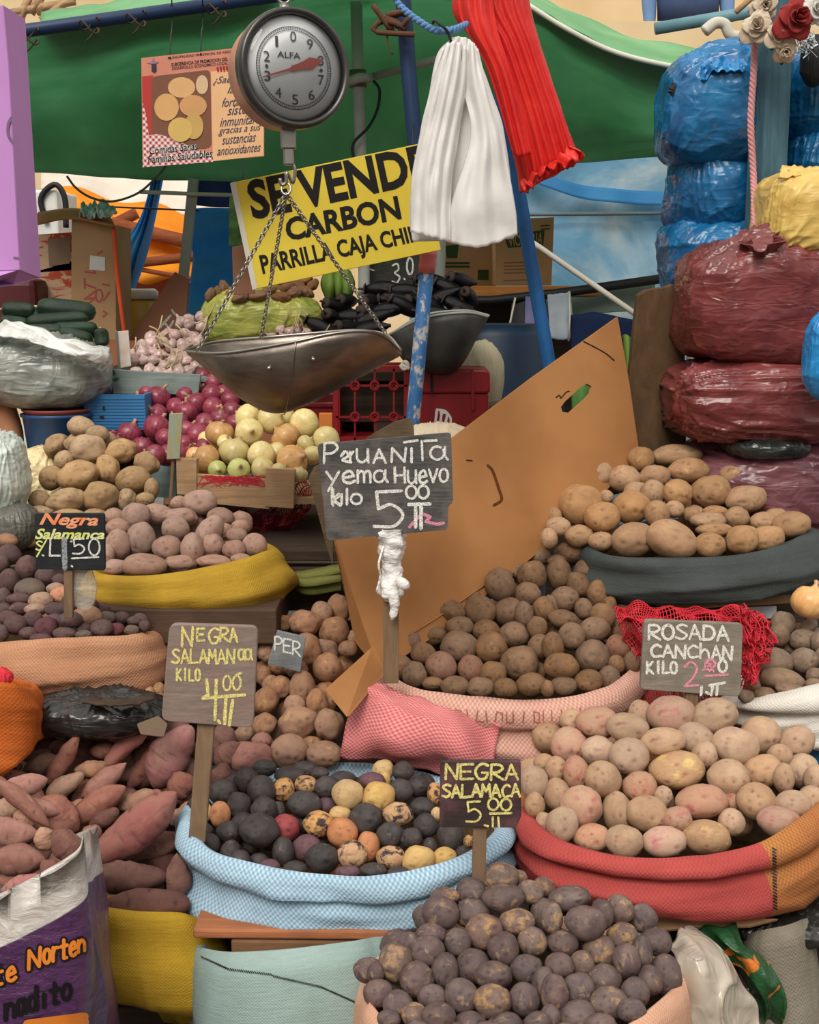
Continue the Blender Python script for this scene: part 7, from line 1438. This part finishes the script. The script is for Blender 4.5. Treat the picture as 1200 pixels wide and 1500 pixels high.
plate('front_board', p, [(196, 678), (258, 680), (258, 730), (196, 726)], .012, M_wood('teal_board', c(140, 164, 162), c(118, 140, 140), (3, 30, 30)), t)
za = W(240, 690, 2.9).z; xa, xb = W(150, 690, 2.9).x, W(350, 690, 2.9).x
MB().box(((xa+xb)/2, 3.03, za-.05), (xb-xa, .28, .015)).build('base', m_grey_wood, t)
t = thing('wooden_crate', 'grey-green painted crate front below the garlic', 'crate', tuple(W(230, 578, 3.15))); p = Plane(230, 560, 3.12)
plate('front_board', p, [(163, 541), (294, 549), (290, 578), (166, 577)], .014, m_grey_wood, t); za = W(230, 556, 3.15).z; xa, xb = W(168, 560, 3.15).x, W(470, 560, 3.15).x
MB().box(((xa+xb)/2, 3.35, za), (xb-xa, .4, .012)).build('base', m_grey_wood, t)
t = thing('plastic_crate', 'blue ribbed plastic crate between the blue tub and the red onions', 'crate', tuple(W(168, 626, 3.0))); p = Plane(168, 600, 2.98); m_bl = M_plain('blue_crate', c(62, 130, 182), .5, c2=c(50, 112, 164))
plate('front_panel', p, rounded([(122, 578), (212, 578), (214, 630), (124, 630)], 3), .01, m_bl, t)
for k in range(10): plate('rib', p, [(124, 583+k*4.6), (211, 583+k*4.6), (211, 585+k*4.6), (124, 585+k*4.6)], .002, m_bl, t, .002, 0)
strokes('slot', p, [[(152, 596), (152, 600)], [(147, 611), (151, 611)]], 3, m_black, t, .0045)
xa, xb = W(124, 600, 2.98).x, W(212, 600, 2.98).x; za, zb2 = W(160, 629, 2.98).z, W(160, 579, 2.98).z
MB().box((xa+.005, 3.1, (za+zb2)/2), (.008, .23, zb2-za)).build('side_panel', m_bl, t); MB().box((xb-.005, 3.1, (za+zb2)/2), (.008, .23, zb2-za)).build('side_panel', m_bl, t); MB().box(((xa+xb)/2, 3.1, za+.004), (xb-xa, .23, .008)).build('base', m_bl, t)
# dark green leaves by the bag
lf = MB(); rr = random.Random(8)
t = thing('leaf_bunch', 'bunch of dark green leaves between the cucumber bag and the garlic crate', 'leaves', tuple(W(155, 575, 3.1)))
for k in range(26):
    a = W(140+rr.uniform(0, 26), 540+rr.uniform(0, 34), 3.12+rr.uniform(-.03, .03)); d = V((rr.gauss(0, 1), rr.gauss(0, .5), rr.gauss(.4, .8))).normalized()*.02; n_ = d.orthogonal().normalized()*.008
    b0 = len(lf.v); lf.v += [a, a+d*.5+n_, a+d, a+d*.5-n_, a+d*.5+V((0, -.003, 0))]; lf.f += [(b0, b0+1, b0+4), (b0+1, b0+2, b0+4), (b0+2, b0+3, b0+4), (b0+3, b0, b0+4)]
lf.build('leaves', M_plain('leaf_green', c(42, 70, 36), .5), t, True)
# blue tub with a red rim
t = thing('tub', 'round blue plastic tub with a reddish-brown rim inside it', 'tub', tuple(W(86, 660, 2.98))); bc = W(86, 657, 2.98); s = dep(bc)/FPX; hh_ = 52*s
lathe('body', [(.001, 0), (42*s, 0), (44*s, .004), (49*s, hh_-.008), (52*s, hh_-.006), (52.5*s, hh_), (50*s, hh_+.001), (47*s, hh_-.004), (42*s, .006), (.001, .006)], M_plain('tub_blue', c(28, 78, 130), .4, .5, c2=c(24, 66, 112)), t, tuple(bc))
lathe('inner_bowl', [(.001, hh_*.55), (40*s, hh_*.6), (47*s, hh_+.004), (50.5*s, hh_+.008), (50*s, hh_+.012), (46*s, hh_+.009), (38*s, hh_*.65), (.001, hh_*.6)], M_plain('bowl_red', c(150, 76, 66), .45), t, tuple(bc))
# clear bag of peeled maize and other bags at the far left
cm = bag('plastic_bag', 'clear plastic bag of pale shelled maize below the blue tub', M_bag('maize_film', c(226, 206, 160), c(210, 184, 130), .35, (16, 16, 16), .8), 56, 716, 52, 52, 2.9, .16, .8, (.3, -.3, 1), .010, 22, .006, 41)
bag('plastic_bag', 'pale green-white plastic bag at the left edge beside the maize bag', M_bag('pale_green_film', c(206, 214, 204), c(168, 182, 172), .3, (8, 8, 16), .6), -6, 705, 42, 66, 2.6, .16, .8, (.3, -.3, 1), .006, 12, .010, 42)
bag('plastic_bag', 'dark grey plastic bag under the maize bag at the left edge', M_bag('grey_film', c(96, 94, 86), c(70, 70, 66), .35), 22, 772, 34, 34, 2.56, .12, .8, (0, 0, 1), .005, 12, .006, 43)
# red crates
t = thing('plastic_crate', 'red lattice-sided plastic crate behind the white onions', 'crate', tuple(W(544, 645, 3.2))); p = Plane(544, 590, 3.16); gm = MB()
x0, x1, y0, y1 = 492, 597, 540, 646
bars = [(x0, 4), (520, 1.3), (549, 1.3), (577, 1.3), (x1, 5)]
def bar(a, b, w, dth=.012):
    P0_, P1_ = p.at(*a), p.at(*b); d = (P1_-P0_).normalized(); n_ = d.cross(p.n).normalized()*w*dep(P0_)/FPX; bb = -p.n*dth
    gm.add(([P0_-n_, P1_-n_, P1_+n_, P0_+n_, P0_-n_+bb, P1_-n_+bb, P1_+n_+bb, P0_+n_+bb], [(0, 1, 2, 3), (7, 6, 5, 4), (0, 4, 5, 1), (1, 5, 6, 2), (2, 6, 7, 3), (3, 7, 4, 0)]))
for x, w in bars: bar((x, y0), (x, y1), w)
for y, w in ((y0, 4), (565, 1.3), (611, 1.3), (y1, 5)): bar((x0, y), (x1, y), w)
for x in (503, 535, 566): pass
for x in (520, 549, 577):
    for y in (565, 611):
        cc0 = p.at(x, y, .001); rr_ = 6*dep(cc0)/FPX; gm.add(tube_data([cc0+V((rr_*math.cos(q*math.pi/8), 0, rr_*math.sin(q*math.pi/8))) for q in range(16)], .0035, 6, False, True))
gm.build('lattice_side', m_red_crate, t, False)
xa, xb = p.at(x0, y0).x, p.at(x1, y0).x; za, zb2 = p.at(x0, y1).z, p.at(x0, y0).z
MB().box((xb-.004, 3.30, (za+zb2)/2), (.01, .27, zb2-za)).build('side_panel', m_red_crate, t); MB().box((xa+.004, 3.30, (za+zb2)/2), (.01, .27, zb2-za)).build('side_panel', m_red_crate, t); MB().box(((xa+xb)/2, 3.43, (za+zb2)/2), (xb-xa, .01, zb2-za)).build('back_panel', m_red_crate, t); MB().box(((xa+xb)/2, 3.3, za+.005), (xb-xa, .27, .01)).build('base', m_red_crate, t)
tag(MB().box(W(564, 600, 3.3), (.05, .04, .12)).build('white_carton', m_white, bevel=.003), 'white packet inside the red lattice crate', 'packet')
t = thing('plastic_crate', 'red plastic crate seen between the scale pan and the lattice crate', 'crate', tuple(W(452, 650, 3.24))); p2_ = W(452, 610, 3.24)
MB().box(p2_, (.14, .02, .12)).build('front_panel', m_red_crate, t, bevel=.004); MB().box(p2_+V((0, -.006, .03)), (.145, .02, .015)).build('rim', m_red_crate, t, bevel=.004)
tag(MB().box(W(478, 660, 3.08), (.032, .02, .18)).build('orange_box', M_plain('orange_card', c(216, 126, 56), .7), bevel=.002), 'small orange box between the white onions and the red lattice crate', 'box')
t = thing('plastic_crate', 'red closed plastic box with a white emblem right of the blue painted pole', 'crate', tuple(W(668, 628, 3.25))); p = Plane(668, 585, 3.17)
plate('body', p, rounded([(612, 575), (716, 575), (716, 660), (612, 660)], 5), .2, m_red_crate, t, 0, .004); plate('lid', p, rounded([(610, 541), (718, 541), (719, 577), (610, 577)], 8), .21, m_red_crate, t, .006, .006)
m_blk = M_plain('black_strap', c(40, 22, 24), .6)
for x in (630, 690): plate('strap', p, [(x, 541), (x+4, 541), (x+5, 600 if x == 690 else 578), (x+1, 600 if x == 690 else 578)], .003, m_blk if x == 630 else m_red_crate, t, .0085, 0)
strokes('emblem', p, [sm((640, 600), (652, 602), (660, 612), (660, 622)), sm((640, 602), (638, 618)), sm((647, 606), (645, 620)), sm((646, 604), (655, 606), (653, 618)), [(638, 619), (660, 622)]], 3.6, m_white, t, .001)
tag(tube('string_knot', catmull([W(588, 536, 3.12), W(594, 530, 3.1), W(598, 536, 3.1), W(592, 541, 3.1), W(588, 535, 3.1), W(600, 540, 3.1)], 30), .005, m_rope), 'pale knotted string on the corner of the red lattice crate', 'string')
# metal scoop behind the pole
FR = [(570, 490, 3.1), (620, 466, 3.05), (680, 458, 3.05), (714, 464, 3.12)]; BKs = [(574, 488, 3.2), (620, 462, 3.28), (680, 455, 3.28), (716, 462, 3.2)]; BTs = [(572, 495, 3.15), (600, 535, 3.15), (665, 545, 3.15), (712, 470, 3.16)]
NU, NV = 40, 24; Fp_, Kp_, Bp_ = [catmull([W(*q) for q in l_], NU) for l_ in (FR, BKs, BTs)]; vs = []
for i in range(NU):
    M_ = (Fp_[i]+Kp_[i])/2
    for j in range(NV+1): a = math.pi*j/NV; vs.append(M_+(Fp_[i]-M_)*math.cos(a)+(Bp_[i]-M_)*math.sin(a))
t = thing('metal_scoop', 'dark galvanised metal scoop pan behind the blue painted pole', 'scoop', tuple(W(650, 548, 3.15)))
sc_o = mesh('pan', vs, [(i*(NV+1)+j, (i+1)*(NV+1)+j, (i+1)*(NV+1)+j+1, i*(NV+1)+j+1) for i in range(NU-1) for j in range(NV)], M_plain('galvanised', c(98, 98, 94), .5, .5, .5, c2=c(70, 70, 68), sc_=12), t); mod(sc_o, 'SOLIDIFY', thickness=.002, offset=0)
tube('rim', Fp_+Kp_[::-1], .003, m_grey_pipe, t, 8, True)
bag('cloth_sack', 'pale cloth sack slumped behind the red box and the metal scoop', M_plain('cream_sacking', c(196, 186, 158), .9, .1, c2=c(170, 160, 132)), 704, 552, 34, 48, 3.36, .1, .9, (0, 0, 1), .004, 8, .006, 51)
bag('cloth_sack', 'cream cloth lying behind the slate price board, under the red box', M_plain('pale_sacking', c(216, 200, 172), .9, .1, c2=c(196, 178, 150)), 640, 650, 58, 24, 2.95, .12, .9, (0, 0, 1), .004, 8, .006, 52)
# ================================================================== lower furniture and rubbish
m_pl = M_wood('plank_wood', c(182, 116, 78), c(148, 92, 62), (3, 40, 40))
def block(name, label, px0, px1, py, Y0, Y1, h, mat, cat, yaw=0):
    a = W(px0, py, Y0); b = W(px1, py, Y0); return tag(MB().box(((a.x+b.x)/2, (Y0+Y1)/2, a.z-h/2), (b.x-a.x, Y1-Y0, h), Matrix.Rotation(R(yaw), 3, 'Z')).build(name, mat, bevel=.003), label, cat)
block('plank', 'reddish wooden plank directly under the blue checked sack', 284, 578, 1363, 1.728, 1.95, .014, m_pl, 'plank', -1)
block('plank', 'short brown wooden block under the reddish plank', 340, 535, 1379, 1.728, 1.86, .028, M_wood('brown_block', c(138, 100, 70), c(108, 78, 56), (3, 40, 40)), 'plank', -2)
block('wooden_block', 'dark brown weathered wooden beam under the mustard sack', 138, 405, 893, 2.30, 2.6, .065, M_wood('weathered_beam', c(98, 74, 58), c(72, 54, 44), (3, 30, 30)), 'beam')
tag(plate('flat_cardboard', Plane(1010, 1345, 1.8, 0, R(55)), [(918, 1334), (1060, 1344), (1140, 1346), (1100, 1356), (1020, 1358), (975, 1362), (925, 1346)], .006, m_card_pale, None, 0, 0), 'flat cardboard under the red sack', 'cardboard')
bag('black_plastic', 'black plastic sheet crumpled below the peach-brown sack', M_bag('black_film', c(40, 36, 34), c(28, 26, 26), .25), 140, 1044, 108, 26, 2.12, .14, .8, (0, 0, 1), .006, 12, .008, 61)
tag(sheet('torn_cardboard', [[(130, 1020, 2.08), (180, 1024, 2.06), (228, 1016, 2.08)], [(120, 1030, 2.04), (180, 1034, 2.02), (226, 1024, 2.04)]], m_dark_wood, None, 16, 6, lambda u, v: V((0, 0, .006*noise.noise(V((u*7, v*3, 0))))), .003), 'torn strip of brown cardboard beneath the peach-brown sack', 'cardboard')
tag(plate('small_scoop', Plane(222, 1060, 2.02, R(10), R(30)), rounded([(200, 1060), (232, 1048), (246, 1060), (240, 1080), (206, 1076)], 3), .004, M_plain('rusty_tin', c(104, 84, 66), .6, .4, .3), None), 'small tin scoop among the little tan potatoes', 'scoop')
bag('red_cloth', 'x', m_net, -8, 996, 18, 8, 1.98, .06, .9, (0, 0, 1), .006, 20, .005, 62); o = bpy.context.scene.objects.get('red_cloth'); tag(o, 'red cloth on top of the orange sack at the left edge', 'cloth')
m_gcf = M_bag('grey_clear_film', c(186, 174, 158), c(140, 130, 116), .22, (6, 6, 10), .6)
crum = lambda sd, am: (lambda u, v: V((am*.5*noise.noise(V((u*2, v*3, sd))), am*(1.2*noise.noise(V((u*1.6, v*2.6, sd)))+.8*math.exp(-abs(noise.noise(V((u*1.6+v*2, v*2-u, sd+3))))*6))*-1, am*.6*noise.noise(V((u*2, v*3, sd+8))))))
jb = thing('plastic_bag', 'crumpled clear grey plastic bag under the red sack, right of the purple potatoes', 'bag', tuple(W(1040, 1500, 1.7)))
sheet('front_film', [[(968, 1376, 1.74), (990, 1362, 1.74), (1012, 1356, 1.76)], [(985, 1410, 1.68), (1030, 1400, 1.67), (1062, 1400, 1.74)], [(996, 1450, 1.66), (1040, 1446, 1.64), (1090, 1440, 1.72)], [(1004, 1500, 1.66), (1050, 1486, 1.65), (1112, 1478, 1.70)], [(1010, 1580, 1.68), (1060, 1580, 1.67), (1116, 1560, 1.70)]], m_gcf, jb, 60, 60, crum(3, .022), .002)
sheet('rear_film', [[(1008, 1360, 1.80), (1040, 1372, 1.8), (1070, 1400, 1.8)], [(1020, 1420, 1.78), (1060, 1430, 1.78), (1104, 1450, 1.78)], [(1030, 1580, 1.78), (1060, 1580, 1.78), (1120, 1580, 1.78)]], M_bag('dark_purple_film', c(74, 52, 60), c(50, 36, 42), .25, (6, 6, 10), .6), jb, 40, 40, crum(7, .02), .002)
pm = NT('green_orange_print'); f_ = pm.ramp(pm.noise(pm.coord('Object', (1, 1, 1)), 19, 2, .5, .6), .57, .59); pm.bump(pm.noise(pm.coord(), 30, 4), .4, .02)
tag(sheet('printed_wrapper', [[(1020, 1362, 1.80), (1050, 1354, 1.78), (1076, 1348, 1.80)], [(1046, 1386, 1.78), (1066, 1380, 1.75), (1082, 1376, 1.78)], [(1082, 1420, 1.77), (1104, 1416, 1.73), (1124, 1404, 1.77)], [(1104, 1460, 1.76), (1122, 1462, 1.73), (1146, 1450, 1.76)], [(1116, 1490, 1.78), (1128, 1494, 1.78), (1140, 1480, 1.78)]], pm.fin(pm.mix(f_, c(34, 78, 44), c(204, 112, 40)), .3, .5), None, 40, 70, crum(11, .016), .002), 'crumpled green and orange printed plastic wrapper under the red sack', 'wrapper')
wt = sack('sack', 'dirty white sack standing at the lower right under the red sack', [(1090, 1372), (1110, 1366), (1150, 1360), (1180, 1352), (1190, 1350)], [(1090, 1800), (1110, 1830), (1150, 1840), (1180, 1830), (1192, 1800)], 1.86, 1.78, 2.05, M_weave('dirty_white_sacking', c(150, 142, 126), c(134, 126, 112), 500, .5, c(84, 74, 60)), None, 0, .012, .01, 73)
bag('black_plastic', 'black plastic rolled under the red and orange sack at the right edge', M_bag('black_film2', c(38, 36, 32), c(26, 24, 24), .3), 1150, 1352, 80, 16, 1.86, .12, .8, (0, 0, 1), .006, 12, .008, 74)
bag('blue_cloth', 'x', M_bag('pale_blue_film', c(176, 204, 210), c(150, 184, 196), .4), 952, 1380, 20, 26, 1.74, .06, .8, (0, 0, 1), .004, 14, .006, 75, 0, 40); tag(bpy.context.scene.objects['blue_cloth.001'] if 'blue_cloth.001' in bpy.context.scene.objects else bpy.context.scene.objects['blue_cloth'], 'pale blue plastic scrap behind the purple potatoes, under the red sack', 'plastic')
block('blue_board', 'blue board edge showing between the white sack and the pink potatoes at right', 1130, 1300, 1088, 2.14, 2.3, .05, M_plain('blue_board', c(22, 92, 136), .6), 'board')
tag(plate('white_card', Plane(1112, 900, 2.42), [(1082, 890), (1138, 888), (1138, 906), (1082, 908)], .004, M_plain('white_card', c(206, 208, 214), .7), None), 'white card behind the red netting under the cardboard', 'card')
# ---- the seller at the left edge, only an arm in the picture
sh = W(-58, 490, 3.0); el = W(18, 660, 2.99)
Bx = sh.x-.16; base = (Bx, 3.02, 0)
J = dict(pelvis=V((Bx, 3.02, .9)), waist=V((Bx, 3.02, 1.06)), chest=V((Bx, 3.0, 1.3)), neck=V((Bx, 2.99, 1.44)), head=V((Bx+.01, 2.97, 1.57)), crown=V((Bx+.01, 2.98, 1.66)), sr=V((sh.x, 2.99, sh.z)), er=el, wr=V((el.x-.17, 2.76, el.z+.03)), hr=V((el.x-.25, 2.72, el.z+.03)),
         sl=V((Bx-.17, 3.0, 1.38)), el=V((Bx-.24, 3.0, 1.1)), wl=V((Bx-.2, 2.85, .92)), hl=V((Bx-.19, 2.78, .88)), tl=V((Bx-.09, 3.02, .84)), kl=V((Bx-.1, 3.0, .46)), al=V((Bx-.1, 3.03, .08)), fl=V((Bx-.1, 2.88, .03)), tr=V((Bx+.09, 3.02, .84)), kr=V((Bx+.1, 3.0, .46)), ar=V((Bx+.1, 3.03, .08)), fr=V((Bx+.1, 2.88, .03)))
RAD2 = dict(RAD); RAD2.update(er=.05, sr=.065, wr=.033)
t2, o2 = person('person', 'person in black at the left edge, only a bare arm showing beside the blue tub', J, BON, RAD2, [m_skin], base)
d_ = (J['er']-J['sr']); tube('sleeve', [J['sr']-d_*.12, J['sr']+d_*.2, J['sr']+d_*.45, J['sr']+d_*.62], [.074, .076, .074, .07], m_black, t2, 20)
lathe('shirt', [(.17, .92), (.175, 1.05), (.185, 1.2), (.18, 1.33), (.12, 1.42), (.07, 1.46)], m_black, t2, (Bx, 3.01, 0))
m_trs = M_plain('dark_trousers', c(46, 48, 58), .85)
tube('trousers', [J['al'], J['kl'], J['tl']+V((0, 0, .03)), J['pelvis']+V((0, 0, .04)), J['tr']+V((0, 0, .03)), J['kr'], J['ar']], [.065, .085, .12, .13, .12, .085, .065], m_trs, t2, 18)
mesh('hair', [J['head']+V((v.x*.1, v.y*.11+.02, v.z*.12+.03)) for v in S4[0]], S4[1], M_plain('black_hair', c(26, 22, 22), .5), t2)
# ================================================================== what carries the tiers
def zfoot(k): return S[k]['_foot']
m_tier = m_dark_wood
stand('display_table', 'dark wooden table under the red sack and the earthy potatoes', 800, 1330, 1.92, 2.14, S['red']['_foot']-.004, m_tier, 'table')
stand('display_table', 'dark wooden table under the pink checked sack', 480, 900, 2.22, 2.60, S['pink']['_foot']-.004, m_tier, 'table')
stand('display_table', 'dark wooden table under the dark grey sack and the burgundy bags', 900, 1330, 2.46, 3.2, S['grey']['_foot']-.006, m_tier, 'table')
stand('display_table', 'dark wooden table under the peach-brown sack', -80, 225, 2.24, 2.5, S['peach']['_foot']-.004, m_tier, 'table')
stand('display_table', 'dark wooden table under the heap of sweet potatoes', -30, 270, 1.95, 2.16, S['lowyellow']['_foot']+.02, m_tier, 'table')
stand('display_table', 'dark wooden table under the knobbly potatoes left of the cardboard', 340, 500, 2.2, 2.5, W(430, 1130, 2.15).z-.03, m_tier, 'table')
stand('display_table', 'dark wooden table behind the mustard sack carrying onions and tub', -70, 640, 2.56, 3.12, W(200, 800, 2.6).z, m_tier, 'table')
stand('display_table', 'dark wooden shelf at the back carrying garlic, roots and aubergines', 140, 655, 3.24, 3.66, W(560, 506, 3.36).z-.06, m_tier, 'table')
stand('display_table', 'low dark box under the orange sack', -75, 45, 1.95, 2.15, S['orange']['_foot']-.004, m_tier, 'table')
# ================================================================== last pass: buried roots nobody can see are left out; origins go to the base
dg = bpy.context.evaluated_depsgraph_get(); dg.update()
gone = 0
for o in FILLERS:
    seen = 0; M_ = o.matrix_world.copy(); vv = o.data.vertices
    for i in range(0, len(vv), 37):
        p = M_ @ vv[i].co; d = p-EYE; L = d.length
        hit, loc, nrm, idx, ho, _m = scene.ray_cast(dg, EYE, d/L, distance=L+.01)
        if hit and ho.name == o.name: seen += 1
    if seen < 2: o['drop'] = 1; gone += 1
print('fillers', len(FILLERS), 'dropped', gone)
for o in [q for q in FILLERS if q.get('drop')]: bpy.data.objects.remove(o)
for o in list(scene.objects):
    if o.parent is None and o.type == 'MESH' and o.location.length < 1e-6 and len(o.data.vertices) and o.data.users == 1:
        vs = o.data.vertices; n = len(vs); zs = min(v.co.z for v in vs); b = V((sum(v.co.x for v in vs)/n, sum(v.co.y for v in vs)/n, zs))
        o.data.transform(Matrix.Translation(-b)); o.location = b
        for ch in o.children: ch.location = ch.location-b
for o in scene.objects:
    for k in ('_base', '_foot', '_c', 'drop'):
        if k in o: del o[k]
